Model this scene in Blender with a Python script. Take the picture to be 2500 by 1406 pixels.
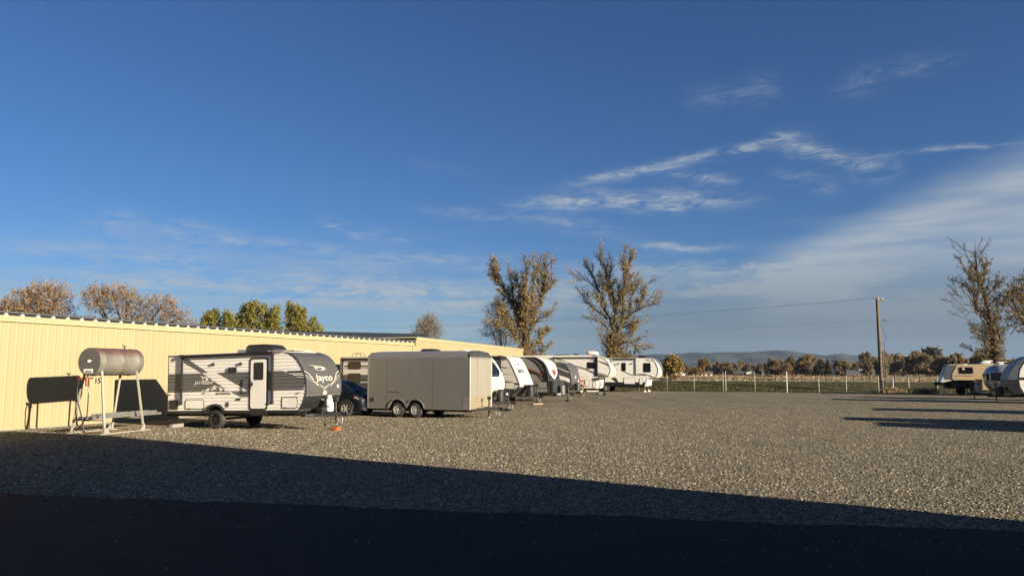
import bpy, bmesh, math, random
from mathutils import Vector, Matrix, Euler
R = math.radians
rnd = random.Random(7)
for _o in list(bpy.data.objects): bpy.data.objects.remove(_o)
SC = bpy.context.scene
COL = SC.collection

# ------------------------------------------------------------------ camera
cam_d = bpy.data.cameras.new('camera'); cam_d.sensor_width = 36.0
cam_d.lens = 36.0 * 1860 / 2500; cam_d.clip_start = 0.1; cam_d.clip_end = 30000
cam = bpy.data.objects.new('camera', cam_d); COL.objects.link(cam)
cam.location = (0, 0, 2.15); cam.rotation_euler = (R(90) + math.atan(202 / 1860), 0, 0)
SC.camera = cam

# ------------------------------------------------------------------ light
SUN_AZ, SUN_EL = R(124.83), R(14.0)          # clockwise from +Y
to_sun = Vector((math.sin(SUN_AZ) * math.cos(SUN_EL), math.cos(SUN_AZ) * math.cos(SUN_EL), math.sin(SUN_EL)))
sun_d = bpy.data.lights.new('sun', 'SUN'); sun_d.energy = 5.0; sun_d.angle = R(0.5); sun_d.color = (1.0, 0.865, 0.655)
sun = bpy.data.objects.new('sun', sun_d); COL.objects.link(sun)
sun.rotation_euler = to_sun.to_track_quat('Z', 'Y').to_euler(); sun.location = (30, -20, 40)
SC.view_settings.view_transform = 'Standard'; SC.view_settings.look = 'None'
SC.view_settings.gamma = 1.0; SC.view_settings.exposure = 1.5; SC.view_settings.use_curve_mapping = False

world = bpy.data.worlds.new('World'); SC.world = world; world.use_nodes = True
wt = world.node_tree; wt.nodes.clear()
def wn(t, **k):
    n = wt.nodes.new(t)
    for a, b in k.items(): setattr(n, a, b)
    return n
def wl(a, b): wt.links.new(a, b)
def M(op, a, b=None, c=None, clamp=False):
    n = wn('ShaderNodeMath', operation=op); n.use_clamp = clamp
    for i, x in enumerate((a, b, c)):
        if x is None: continue
        if isinstance(x, (int, float)): n.inputs[i].default_value = x
        else: wl(x, n.inputs[i])
    return n.outputs[0]
sky = wn('ShaderNodeTexSky', sky_type='NISHITA'); sky.sun_disc = False
sky.sun_elevation = SUN_EL; sky.sun_rotation = SUN_AZ
sky.altitude = 900; sky.air_density = 1.0; sky.dust_density = 0.35; sky.ozone_density = 2.2
tc = wn('ShaderNodeTexCoord'); sep = wn('ShaderNodeSeparateXYZ'); wl(tc.outputs['Generated'], sep.inputs[0])
dx, dy, dz = sep.outputs
AZ = M('MULTIPLY', M('ARCTAN2', dx, dy), 180 / math.pi)
EL = M('MULTIPLY', M('ARCSINE', dz), 180 / math.pi)
def wnoise(sx, sy, scale, detail, rough=0.6, dist=0.0, off=0.0):
    cb = wn('ShaderNodeCombineXYZ'); wl(M('MULTIPLY', AZ, sx), cb.inputs[0]); wl(M('MULTIPLY', EL, sy), cb.inputs[1]); cb.inputs[2].default_value = off
    n = wn('ShaderNodeTexNoise'); n.inputs['Scale'].default_value = scale; n.inputs['Detail'].default_value = detail
    n.inputs['Roughness'].default_value = rough; n.inputs['Distortion'].default_value = dist
    wl(cb.outputs[0], n.inputs['Vector']); return n.outputs[0]
def ramp(x, a, b): 
    n = wn('ShaderNodeMapRange', interpolation_type='SMOOTHSTEP'); wl(x, n.inputs[0])
    n.inputs[1].default_value = a; n.inputs[2].default_value = b; return n.outputs[0]
warp1 = M('SUBTRACT', wnoise(0.10, 0.25, 1.0, 4, off=3.1), 0.5)
warp2 = M('SUBTRACT', wnoise(0.35, 0.6, 1.0, 5, off=8.7), 0.5)
WEL = M('ADD', EL, M('ADD', M('MULTIPLY', warp1, 2.2), M('MULTIPLY', warp2, 1.1)))
WAZ = M('ADD', AZ, M('MULTIPLY', warp2, 3.0))
wisp = ramp(wnoise(0.35, 1.3, 1.0, 8, 0.68, 0.8, 1.3), 0.36, 0.66)
fine = ramp(wnoise(0.9, 3.5, 1.0, 7, 0.7, 0.5, 5.5), 0.3, 0.75)
WISP = M('ADD', M('MULTIPLY', wisp, 0.65), M('MULTIPLY', M('MULTIPLY', wisp, fine), 0.6))
def streak(a0, e0, a1, e1, h, amp, tail=0.25):
    L = math.hypot(a1 - a0, e1 - e0); ux, uy = (a1 - a0) / L, (e1 - e0) / L
    pa = M('SUBTRACT', WAZ, a0); pe = M('SUBTRACT', WEL, e0)
    s = M('DIVIDE', M('ADD', M('MULTIPLY', pa, ux), M('MULTIPLY', pe, uy)), L)
    t = M('DIVIDE', M('SUBTRACT', M('MULTIPLY', pe, ux), M('MULTIPLY', pa, uy)), h)
    g = M('EXPONENT', M('MULTIPLY', M('MULTIPLY', t, t), -1.0))
    e = M('MULTIPLY', ramp(s, -tail, tail), M('SUBTRACT', 1.0, ramp(s, 1 - tail, 1 + tail)))
    return M('MULTIPLY', M('MULTIPLY', g, e), amp)
# cirrus streaks, azimuth / elevation in degrees on the sky
ST = [(5.3, 13.9, 20.0, 16.2, 0.38, 0.85), (20.0, 16.2, 26.5, 13.2, 0.75, 0.75), (1.0, 12.5, 16.0, 12.4, 0.62, 0.9), (12.0, 14.0, 16.5, 13.6, 0.35, 0.7),
      (19.5, 13.6, 23.5, 12.6, 0.4, 0.55), (9.5, 9.4, 15.5, 9.1, 0.33, 0.75), (-6, 12.0, 8, 10.3, 0.5, 0.40), (-14, 10.6, -8, 9.5, 0.5, 0.45), (27, 14.2, 36, 14.1, 0.22, 0.6),
      (-8.5, 15.6, -3.0, 14.8, 0.25, 0.30), (-30, 9.8, -20, 9.2, 0.9, 0.36), (-24, 9.5, -10, 8.2, 0.6, 0.40), (-11, 8.4, 0, 8.0, 0.45, 0.45), (-34, 8.0, -22, 7.5, 0.7, 0.30),
      (-30, 6.4, -8, 5.9, 1.1, 0.75), (-12, 5.7, 8, 5.2, 1.0, 0.8), (6, 7.2, 22, 7.4, 0.55, 0.8), (7, 5.4, 26, 6.0, 0.75, 0.95), (14, 19.5, 20, 20.0, 0.8, 0.22), (24, 19.0, 31, 20.0, 0.7, 0.22)]
acc = None
for st in ST:
    q = streak(*st); acc = q if acc is None else M('ADD', acc, q)
acc = M('MULTIPLY', acc, WISP)
# broad veil of cirrostratus low on the right
bank = M('MULTIPLY', ramp(M('ADD', M('MULTIPLY', M('SUBTRACT', WAZ, 21.5), 0.34), M('SUBTRACT', 10.6, WEL)), 0.2, 3.4), ramp(WAZ, 14.5, 21.5))
bank = M('MULTIPLY', bank, M('SUBTRACT', 1.0, ramp(M('ADD', WEL, M('MULTIPLY', M('SUBTRACT', AZ, 28.0), -0.22)), 13.0, 15.5)))
gap = streak(24, 5.4, 38, 5.9, 1.0, 0.75, 0.3)
bank = M('MULTIPLY', bank, M('ADD', 0.45, M('MULTIPLY', ramp(wnoise(0.08, 0.8, 1.0, 6, 0.6, 0.4, 9.0), 0.3, 0.7), 0.45)))
bank = M('MULTIPLY', bank, M('SUBTRACT', 1.0, M('MINIMUM', gap, 1.0)))
# thin layered veil near the horizon, all the way round
veil = M('MULTIPLY', M('SUBTRACT', 1.0, ramp(EL, 3.0, 11.5)), M('MULTIPLY', ramp(wnoise(0.045, 0.7, 1.0, 7, 0.62, 0.6, 2.0), 0.34, 0.68), M('SUBTRACT', 1.0, M('MULTIPLY', ramp(AZ, 6.0, 20.0), 0.45))))
high = M('MULTIPLY', ramp(wnoise(0.05, 0.22, 1.0, 8, 0.66, 1.0, 6.2), 0.58, 0.8), 0.10)
cloud = M('ADD', M('ADD', M('MULTIPLY', acc, 0.95), M('MULTIPLY', bank, 0.95)), M('ADD', M('MULTIPLY', veil, 0.62), high))
cloud = M('MINIMUM', M('MAXIMUM', cloud, 0.0), 0.85)
tint = wn('ShaderNodeMix', data_type='RGBA', blend_type='MULTIPLY'); tint.inputs[0].default_value = 1.0
wl(sky.outputs[0], tint.inputs[6]); tint.inputs[7].default_value = (0.246, 0.386, 0.588, 1)
mixc = wn('ShaderNodeMix', data_type='RGBA'); wl(cloud, mixc.inputs[0]); wl(tint.outputs[2], mixc.inputs[6])
mixc.inputs[7].default_value = (2.55, 2.86, 3.15, 1)
low = M('MULTIPLY', M('SUBTRACT', 1.0, ramp(M('ADD', EL, M('MULTIPLY', warp1, 2.0)), 2.0, 9.0)), M('ADD', 0.15, M('MULTIPLY', ramp(WAZ, -8.0, 12.0), 0.72)))
mixl = wn('ShaderNodeMix', data_type='RGBA'); wl(low, mixl.inputs[0]); wl(mixc.outputs[2], mixl.inputs[6]); mixl.inputs[7].default_value = (0.92, 1.17, 1.45, 1)   # dull grey air low over the valley
bg = wn('ShaderNodeBackground'); bg.inputs[1].default_value = 0.06; wl(mixl.outputs[2], bg.inputs[0])
wo = wn('ShaderNodeOutputWorld'); wl(bg.outputs[0], wo.inputs[0])
SC.render.engine = 'CYCLES'; world.cycles.sampling_method = 'MANUAL'; world.cycles.sample_map_resolution = 256
SC.cycles.volume_bounces = 0; SC.cycles.max_bounces = 5; SC.cycles.diffuse_bounces = 3; SC.cycles.glossy_bounces = 3; SC.cycles.transmission_bounces = 3; SC.cycles.transparent_max_bounces = 4; SC.cycles.caustics_reflective = False; SC.cycles.caustics_refractive = False

# ------------------------------------------------------------------ helpers
PHI = R(22.4)
UX = Vector((math.cos(PHI), -math.sin(PHI), 0)); VX = Vector((math.sin(PHI), math.cos(PHI), 0))
def UV(u, v, z=0.0): return UX * u + VX * v + Vector((0, 0, z))

def mat(name, col, rough=0.6, metal=0.0, var=0.10, scale=6.0, bump=0.0, bscale=60.0, spec=0.5, coat=0.0, dirt=None, dscale=1.2, damt=0.5, island=0.0, alpha=None, stretch=None, objrand=0.0):
    m = bpy.data.materials.new(name); m.use_nodes = True; nt = m.node_tree; b = nt.nodes['Principled BSDF']
    b.inputs['Roughness'].default_value = rough; b.inputs['Metallic'].default_value = metal
    b.inputs['Specular IOR Level'].default_value = spec; b.inputs['Coat Weight'].default_value = coat
    tcn = nt.nodes.new('ShaderNodeTexCoord'); vec = tcn.outputs['Object']
    if stretch:
        mp = nt.nodes.new('ShaderNodeMapping'); mp.inputs['Scale'].default_value = stretch; nt.links.new(vec, mp.inputs[0]); vec = mp.outputs[0]
    no = nt.nodes.new('ShaderNodeTexNoise'); no.inputs['Scale'].default_value = scale; no.inputs['Detail'].default_value = 6; nt.links.new(vec, no.inputs['Vector'])
    hs = nt.nodes.new('ShaderNodeHueSaturation'); hs.inputs['Color'].default_value = (*col, 1)
    mr = nt.nodes.new('ShaderNodeMapRange'); mr.inputs[1].default_value = 0.25; mr.inputs[2].default_value = 0.75
    mr.inputs[3].default_value = 1 - var; mr.inputs[4].default_value = 1 + var; nt.links.new(no.outputs[0], mr.inputs[0])
    val = mr.outputs[0]
    if island:
        ge = nt.nodes.new('ShaderNodeNewGeometry'); m2 = nt.nodes.new('ShaderNodeMapRange'); m2.inputs[3].default_value = 1 - island; m2.inputs[4].default_value = 1 + island
        nt.links.new(ge.outputs['Random Per Island'], m2.inputs[0])
        mm = nt.nodes.new('ShaderNodeMath'); mm.operation = 'MULTIPLY'; nt.links.new(val, mm.inputs[0]); nt.links.new(m2.outputs[0], mm.inputs[1]); val = mm.outputs[0]
    if objrand:
        oi = nt.nodes.new('ShaderNodeObjectInfo'); m3 = nt.nodes.new('ShaderNodeMapRange'); m3.inputs[3].default_value = 1 - objrand; m3.inputs[4].default_value = 1 + objrand; nt.links.new(oi.outputs['Random'], m3.inputs[0])
        mm = nt.nodes.new('ShaderNodeMath'); mm.operation = 'MULTIPLY'; nt.links.new(val, mm.inputs[0]); nt.links.new(m3.outputs[0], mm.inputs[1]); val = mm.outputs[0]
    nt.links.new(val, hs.inputs['Value']); out = hs.outputs[0]
    if dirt:
        n2 = nt.nodes.new('ShaderNodeTexNoise'); n2.inputs['Scale'].default_value = dscale; n2.inputs['Detail'].default_value = 8; n2.inputs['Roughness'].default_value = 0.7; nt.links.new(vec, n2.inputs['Vector'])
        r2 = nt.nodes.new('ShaderNodeMapRange'); r2.inputs[1].default_value = 0.48; r2.inputs[2].default_value = 0.68; r2.inputs[4].default_value = damt; nt.links.new(n2.outputs[0], r2.inputs[0])
        mx = nt.nodes.new('ShaderNodeMix'); mx.data_type = 'RGBA'; nt.links.new(r2.outputs[0], mx.inputs[0]); nt.links.new(out, mx.inputs[6]); mx.inputs[7].default_value = (*dirt, 1); out = mx.outputs[2]
    nt.links.new(out, b.inputs['Base Color'])
    if bump:
        n3 = nt.nodes.new('ShaderNodeTexNoise'); n3.inputs['Scale'].default_value = bscale; n3.inputs['Detail'].default_value = 5; nt.links.new(vec, n3.inputs['Vector'])
        bp = nt.nodes.new('ShaderNodeBump'); bp.inputs['Strength'].default_value = bump; bp.inputs['Distance'].default_value = 0.02; nt.links.new(n3.outputs[0], bp.inputs['Height']); nt.links.new(bp.outputs[0], b.inputs['Normal'])
    return m

def leafmat(name, cols, trans=0.25):
    m = bpy.data.materials.new(name); m.use_nodes = True; nt = m.node_tree; b = nt.nodes['Principled BSDF']
    b.inputs['Roughness'].default_value = 0.65; b.inputs['Specular IOR Level'].default_value = 0.25
    ge = nt.nodes.new('ShaderNodeNewGeometry'); cr = nt.nodes.new('ShaderNodeValToRGB'); cr.color_ramp.interpolation = 'LINEAR'
    el = cr.color_ramp.elements
    for i, c in enumerate(cols):
        p = i / max(1, len(cols) - 1)
        e = el[i] if i < 2 else el.new(p)
        e.position = p; e.color = (*c, 1)
    nt.links.new(ge.outputs['Random Per Island'], cr.inputs[0]); nt.links.new(cr.outputs[0], b.inputs['Base Color'])
    tr = nt.nodes.new('ShaderNodeBsdfTranslucent'); nt.links.new(cr.outputs[0], tr.inputs[0])
    mx = nt.nodes.new('ShaderNodeMixShader'); mx.inputs[0].default_value = trans
    nt.links.new(b.outputs[0], mx.inputs[1]); nt.links.new(tr.outputs[0], mx.inputs[2]); nt.links.new(mx.outputs[0], nt.nodes['Material Output'].inputs[0])
    return m

def tag(o, label, cat, group=None):
    o['label'] = label; o['category'] = cat
    if group: o['group'] = group
    return o
def empty(name, loc=(0, 0, 0), rz=0.0, label=None, cat=None, group=None, ry=0.0):
    o = bpy.data.objects.new(name, None); o.empty_display_size = 0.3; COL.objects.link(o)
    o.location = loc; o.rotation_euler = (0, ry, rz)
    if label: tag(o, label, cat, group)
    return o
def link(name, me, m, parent=None):
    o = bpy.data.objects.new(name, me); COL.objects.link(o)
    if m: 
        me.materials.clear(); me.materials.append(m)
    if parent: o.parent = parent
    return o
def struct(o): o['kind'] = 'structure'; return o

class MB:
    def __init__(s): s.v = []; s.f = []
    def add(s, vs, fs):
        n = len(s.v); s.v += [tuple(p) for p in vs]; s.f += [[i + n for i in f] for f in fs]; return s
    def box(s, x0, x1, y0, y1, z0, z1):
        vs = [(x, y, z) for z in (z0, z1) for y in (y0, y1) for x in (x0, x1)]
        return s.add(vs, [(0, 2, 3, 1), (4, 5, 7, 6), (0, 1, 5, 4), (2, 6, 7, 3), (0, 4, 6, 2), (1, 3, 7, 5)])
    def cbox(s, c, sx, sy, sz): return s.box(c[0] - sx / 2, c[0] + sx / 2, c[1] - sy / 2, c[1] + sy / 2, c[2] - sz / 2, c[2] + sz / 2)
    def beam(s, p, q, w, h=None, up=(0, 0, 1)):
        p, q = Vector(p), Vector(q); h = h or w; d = (q - p).normalized(); a = d.cross(Vector(up))
        if a.length < 1e-4: a = d.cross(Vector((1, 0, 0)))
        a.normalize(); b = a.cross(d).normalized(); vs = []
        for c in (p, q):
            for i, j in ((-1, -1), (1, -1), (1, 1), (-1, 1)): vs.append(c + a * (i * w / 2) + b * (j * h / 2))
        return s.add(vs, [(0, 1, 2, 3), (7, 6, 5, 4), (0, 4, 5, 1), (1, 5, 6, 2), (2, 6, 7, 3), (3, 7, 4, 0)])
    def tube(s, pts, r, n=6, cap=True):
        pts = [Vector(p) for p in pts]; k = len(pts); rs = r if isinstance(r, (list, tuple)) else [r] * k; n0 = len(s.v); a = None
        for i, p in enumerate(pts):
            d = (pts[min(i + 1, k - 1)] - pts[max(i - 1, 0)]).normalized()
            if a is None:
                a = d.cross(Vector((0, 0, 1)))
                if a.length < 1e-3: a = d.cross(Vector((1, 0, 0)))
            else: a = a - d * a.dot(d)
            a.normalize(); b = d.cross(a)
            for j in range(n):
                t = 2 * math.pi * j / n; s.v.append(tuple(p + (a * math.cos(t) + b * math.sin(t)) * rs[i]))
        for i in range(k - 1):
            for j in range(n):
                A = n0 + i * n + j; B = n0 + i * n + (j + 1) % n; s.f.append([A, B, B + n, A + n])
        if cap and n > 2:
            s.f.append([n0 + j for j in range(n)][::-1]); s.f.append([n0 + (k - 1) * n + j for j in range(n)])
        return s
    def lathe(s, prof, c=(0, 0, 0), axis='y', n=28, close=False):
        n0 = len(s.v); k = len(prof)
        for r, a in prof:
            for j in range(n):
                t = 2 * math.pi * j / n; x, y = r * math.cos(t), r * math.sin(t)
                p = {'y': (x, a, y), 'z': (x, y, a), 'x': (a, x, y)}[axis]
                s.v.append((p[0] + c[0], p[1] + c[1], p[2] + c[2]))
        for i in range(k if close else k - 1):
            for j in range(n):
                A = n0 + (i % k) * n + j; B = n0 + (i % k) * n + (j + 1) % n; i2 = (i + 1) % k
                s.f.append([A, B, n0 + i2 * n + (j + 1) % n, n0 + i2 * n + j])
        return s
    def prism(s, poly, y0, y1):
        n0 = len(s.v); n = len(poly)
        s.v += [(p[0], y0, p[1]) for p in poly] + [(p[0], y1, p[1]) for p in poly]
        s.f.append([n0 + i for i in range(n)]); s.f.append([n0 + n + i for i in range(n)][::-1])
        for i in range(n): s.f.append([n0 + i, n0 + n + i, n0 + n + (i + 1) % n, n0 + (i + 1) % n])
        return s
    def mesh(s, name, smooth=None):
        me = bpy.data.meshes.new(name); me.from_pydata(s.v, [], s.f); me.validate(); me.update()
        if smooth is not None:
            bm = bmesh.new(); bm.from_mesh(me); bmesh.ops.recalc_face_normals(bm, faces=bm.faces); bm.to_mesh(me); bm.free()
            me.polygons.foreach_set('use_smooth', [True] * len(me.polygons)); me.set_sharp_from_angle(angle=R(smooth))
        return me
    def build(s, name, m, parent=None, smooth=None, bevel=0.0):
        me = s.mesh(name, smooth)
        if bevel:
            bm = bmesh.new(); bm.from_mesh(me); bmesh.ops.remove_doubles(bm, verts=bm.verts, dist=1e-5); bmesh.ops.recalc_face_normals(bm, faces=bm.faces)
            ed = [e for e in bm.edges if len(e.link_faces) == 2 and e.calc_face_angle() > 0.5]
            bmesh.ops.bevel(bm, geom=ed, offset=bevel, segments=2, affect='EDGES', profile=0.6); bm.to_mesh(me); bm.free()
            me.polygons.foreach_set('use_smooth', [True] * len(me.polygons)); me.set_sharp_from_angle(angle=R(40))
        return link(name, me, m, parent)

def rr(x0, z0, x1, z1, r, n=4):
    x0, x1 = min(x0, x1), max(x0, x1); z0, z1 = min(z0, z1), max(z0, z1); out = []
    for cx, cz, a0 in ((x1 - r, z0 + r, -90), (x1 - r, z1 - r, 0), (x0 + r, z1 - r, 90), (x0 + r, z0 + r, 180)):
        for i in range(n + 1):
            a = R(a0 + 90 * i / n); out.append((cx + r * math.cos(a), cz + r * math.sin(a)))
    return out
def sheet_mesh(name, polys, levels, fn):
    bm = bmesh.new()
    for poly in polys:
        f = bm.faces.new([bm.verts.new((p[0], 0, p[1])) for p in poly]); bmesh.ops.triangulate(bm, faces=[f])
    for lv in levels:
        bmesh.ops.bisect_plane(bm, geom=bm.verts[:] + bm.edges[:] + bm.faces[:], plane_co=(0, 0, lv), plane_no=(0, 0, 1), dist=1e-5)
    for v in bm.verts: v.co = fn(v.co.x, v.co.z)
    me = bpy.data.meshes.new(name); bm.to_mesh(me); bm.free(); return me
def text2d(s, size=1.0, off=0.0, shear=0.0, font=None):
    cu = bpy.data.curves.new('t', 'FONT'); cu.body = s; cu.size = size; cu.offset = off; cu.shear = shear; cu.align_x = 'CENTER'; cu.align_y = 'CENTER'; cu.resolution_u = 3
    o = bpy.data.objects.new('t', cu); COL.objects.link(o); dg = bpy.context.evaluated_depsgraph_get(); e = o.evaluated_get(dg); me = e.to_mesh()
    vs = [(v.co.x, v.co.y) for v in me.vertices]; fs = [list(p.vertices) for p in me.polygons]; e.to_mesh_clear(); bpy.data.objects.remove(o); bpy.data.curves.remove(cu)
    return vs, fs
def interp(prof, z):
    if z <= prof[0][0]: return prof[0][1]
    for (a, x), (b, y) in zip(prof, prof[1:]):
        if z <= b: return x + (y - x) * (z - a) / (b - a)
    return prof[-1][1]
# ------------------------------------------------------------------ materials
m_gravel = bpy.data.materials.new('gravel')
def make_gravel():
    m = m_gravel; m.use_nodes = True; nt = m.node_tree; b = nt.nodes['Principled BSDF']; N = nt.nodes.new; L = nt.links.new
    tcn = N('ShaderNodeTexCoord'); o = tcn.outputs['Object']
    vo = N('ShaderNodeTexVoronoi'); vo.inputs['Scale'].default_value = 26; L(o, vo.inputs['Vector'])
    cr = N('ShaderNodeValToRGB'); e = cr.color_ramp.elements
    e[0].position = 0; e[0].color = (0.064, 0.053, 0.033, 1); e[1].position = 1; e[1].color = (0.44, 0.395, 0.30, 1)
    for p, c in ((0.3, (0.123, 0.101, 0.066)), (0.62, (0.164, 0.138, 0.092)), (0.86, (0.224, 0.189, 0.128)), (0.95, (0.312, 0.268, 0.184))): q = e.new(p); q.color = (*c, 1)
    sp = N('ShaderNodeSeparateColor'); L(vo.outputs['Color'], sp.inputs[0]); L(sp.outputs[0], cr.inputs[0])
    n1 = N('ShaderNodeTexNoise'); n1.inputs['Scale'].default_value = 0.22; n1.inputs['Detail'].default_value = 6; n1.inputs['Roughness'].default_value = 0.62; L(o, n1.inputs['Vector'])
    r1 = N('ShaderNodeMapRange'); r1.inputs[1].default_value = 0.3; r1.inputs[2].default_value = 0.7; r1.inputs[3].default_value = 0.84; r1.inputs[4].default_value = 1.14; L(n1.outputs[0], r1.inputs[0])
    n5 = N('ShaderNodeTexNoise'); n5.inputs['Scale'].default_value = 4.5; n5.inputs['Detail'].default_value = 9; n5.inputs['Roughness'].default_value = 0.85; L(o, n5.inputs['Vector'])
    r5 = N('ShaderNodeMapRange'); r5.inputs[1].default_value = 0.28; r5.inputs[2].default_value = 0.72; r5.inputs[3].default_value = 0.60; r5.inputs[4].default_value = 1.38; L(n5.outputs[0], r5.inputs[0])
    mpg = N('ShaderNodeMapping'); mpg.inputs['Rotation'].default_value = (0, 0, PHI); mpg.inputs['Scale'].default_value = (0.9, 0.05, 1); L(o, mpg.inputs[0])
    n6 = N('ShaderNodeTexNoise'); n6.inputs['Scale'].default_value = 1.0; n6.inputs['Detail'].default_value = 3; L(mpg.outputs[0], n6.inputs['Vector'])
    r6 = N('ShaderNodeMapRange'); r6.inputs[1].default_value = 0.3; r6.inputs[2].default_value = 0.7; r6.inputs[3].default_value = 0.86; r6.inputs[4].default_value = 1.14; L(n6.outputs[0], r6.inputs[0])
    pl = N('ShaderNodeMath'); pl.operation = 'MULTIPLY'; L(r1.outputs[0], pl.inputs[0]); L(r6.outputs[0], pl.inputs[1])
    pm = N('ShaderNodeMath'); pm.operation = 'MULTIPLY'; L(pl.outputs[0], pm.inputs[0]); L(r5.outputs[0], pm.inputs[1])
    hs = N('ShaderNodeHueSaturation'); L(cr.outputs[0], hs.inputs['Color']); L(pm.outputs[0], hs.inputs['Value'])
    # rusty soil spilled round the fuel tank stand
    ds = N('ShaderNodeVectorMath'); ds.operation = 'DISTANCE'; ds.inputs[1].default_value = (-14.4, 27.2, 0); L(o, ds.inputs[0])
    n2 = N('ShaderNodeTexNoise'); n2.inputs['Scale'].default_value = 2.2; n2.inputs['Detail'].default_value = 6; L(o, n2.inputs['Vector'])
    ad = N('ShaderNodeMath'); ad.operation = 'MULTIPLY_ADD'; ad.inputs[1].default_value = 1.6; L(n2.outputs[0], ad.inputs[0]); L(ds.outputs['Value'], ad.inputs[2])
    rs = N('ShaderNodeMapRange'); rs.inputs[1].default_value = 1.45; rs.inputs[2].default_value = 2.1; rs.inputs[3].default_value = 0.75; rs.inputs[4].default_value = 0; L(ad.outputs[0], rs.inputs[0])
    mx = N('ShaderNodeMix'); mx.data_type = 'RGBA'; L(rs.outputs[0], mx.inputs[0]); L(hs.outputs[0], mx.inputs[6]); mx.inputs[7].default_value = (0.17, 0.095, 0.05, 1)
    L(mx.outputs[2], b.inputs['Base Color']); b.inputs['Roughness'].default_value = 0.85; b.inputs['Specular IOR Level'].default_value = 0.3
    v2 = N('ShaderNodeTexVoronoi'); v2.inputs['Scale'].default_value = 26; v2.feature = 'F1'; L(o, v2.inputs['Vector'])
    iv = N('ShaderNodeMath'); iv.operation = 'SUBTRACT'; iv.inputs[0].default_value = 1; L(v2.outputs['Distance'], iv.inputs[1])
    n4 = N('ShaderNodeTexNoise'); n4.inputs['Scale'].default_value = 7; n4.inputs['Detail'].default_value = 6; L(o, n4.inputs['Vector'])
    sm = N('ShaderNodeMath'); sm.operation = 'ADD'; L(iv.outputs[0], sm.inputs[0]); L(n4.outputs[0], sm.inputs[1])
    bp = N('ShaderNodeBump'); bp.inputs['Strength'].default_value = 0.75; bp.inputs['Distance'].default_value = 0.022; L(sm.outputs[0], bp.inputs['Height']); L(bp.outputs[0], b.inputs['Normal'])
make_gravel()
m_stone = bpy.data.materials.new('loose_stone')
def make_stone():
    m = m_stone; m.use_nodes = True; nt = m.node_tree; b = nt.nodes['Principled BSDF']; N = nt.nodes.new; L = nt.links.new
    oi = N('ShaderNodeObjectInfo'); cr = N('ShaderNodeValToRGB'); e = cr.color_ramp.elements
    e[0].color = (0.052, 0.043, 0.030, 1); e[1].color = (0.42, 0.38, 0.295, 1)
    for p, c in ((0.35, (0.105, 0.088, 0.058)), (0.7, (0.144, 0.124, 0.084)), (0.88, (0.202, 0.174, 0.120)), (0.95, (0.310, 0.272, 0.190))): q = e.new(p); q.color = (*c, 1)
    L(oi.outputs['Random'], cr.inputs[0]); L(cr.outputs[0], b.inputs['Base Color']); b.inputs['Roughness'].default_value = 0.8
make_stone()
m_asphalt = mat('asphalt', (0.024, 0.0245, 0.025), 0.85, var=0.25, scale=3.0, bump=0.5, bscale=120, spec=0.10, dirt=(0.0336, 0.0336, 0.0336), dscale=0.8, damt=0.5)
m_grass = mat('grass', (0.050, 0.050, 0.018), 0.9, var=0.45, scale=0.9, bump=0.8, bscale=2.5, dirt=(0.0952, 0.07, 0.028), dscale=0.35, damt=0.75, spec=0.1)
m_field = mat('dry_field', (0.30, 0.225, 0.125), 0.95, var=0.22, scale=0.05, dirt=(0.1344, 0.112, 0.056), dscale=0.02, damt=0.6, spec=0.1, stretch=(1, 4, 1))
m_road = mat('road', (0.0504, 0.0493, 0.0476), 0.9, var=0.15)
m_wall = mat('cream_steel', (0.266, 0.214, 0.122), 0.55, var=0.035, scale=1.2, spec=0.3, dirt=(0.2464, 0.196, 0.0952), dscale=0.5, damt=0.35, stretch=(1, 1, 0.25), objrand=0.035)
m_trim = mat('cream_trim', (0.3136, 0.2744, 0.1624), 0.5, var=0.03, spec=0.3)
m_roof = mat('grey_roof', (0.112, 0.1148, 0.1176), 0.5, var=0.08, metal=0.2)
m_dark = mat('dark_gap', (0.02, 0.022, 0.026), 0.8)
m_bracket = mat('pale_clip', (0.465, 0.45, 0.39), 0.5)
m_darkroof = mat('charcoal_roof', (0.0252, 0.028, 0.0325), 0.55, var=0.1)
m_conc = mat('concrete', (0.2016, 0.1904, 0.168), 0.9, var=0.2, scale=9, bump=0.3, dirt=(0.1232, 0.112, 0.0952))
m_white = mat('white_gelcoat', (0.84, 0.81, 0.745), 0.36, var=0.03, scale=1.5, dirt=(0.6204, 0.5922, 0.5264), dscale=0.9, damt=0.25)
m_white2 = mat('white_siding', (0.84, 0.805, 0.745), 0.42, var=0.03, scale=1.5, dirt=(0.5828, 0.5452, 0.47), dscale=1.1, damt=0.25)
m_lgrey = mat('light_grey_siding', (0.5828, 0.5499, 0.4888), 0.45, var=0.04)
m_capw = mat('sun_dimmed_white', (0.46, 0.44, 0.385), 0.4, var=0.03, scale=1.5, dirt=(0.40, 0.38, 0.33), dscale=0.9, damt=0.3)  # same white, colour darkened for sun-facing noses so strong sun doesn't clip
m_taupe = mat('taupe_siding', (0.2912, 0.2632, 0.224), 0.45, var=0.04)
m_greige = mat('greige_gelcoat', (0.2352, 0.224, 0.1932), 0.4, var=0.04)
m_grey = mat('grey_graphic', (0.112, 0.1092, 0.1064), 0.4, var=0.05, scale=3)
m_noseg = mat('grey_nose_siding', (0.0644, 0.0633, 0.0627), 0.42, var=0.06, scale=3)
m_midg = mat('mid_grey_graphic', (0.0728, 0.0739, 0.0784), 0.4, var=0.05)
m_dkg = mat('dark_grey_panel', (0.0308, 0.0319, 0.0336), 0.45, var=0.08)
m_black = mat('black_trim', (0.014, 0.014, 0.015), 0.42, var=0.1)
m_blackm = mat('black_steel', (0.018, 0.018, 0.019), 0.6, var=0.2, dirt=(0.07, 0.06, 0.05), dscale=6, damt=0.4)
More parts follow.
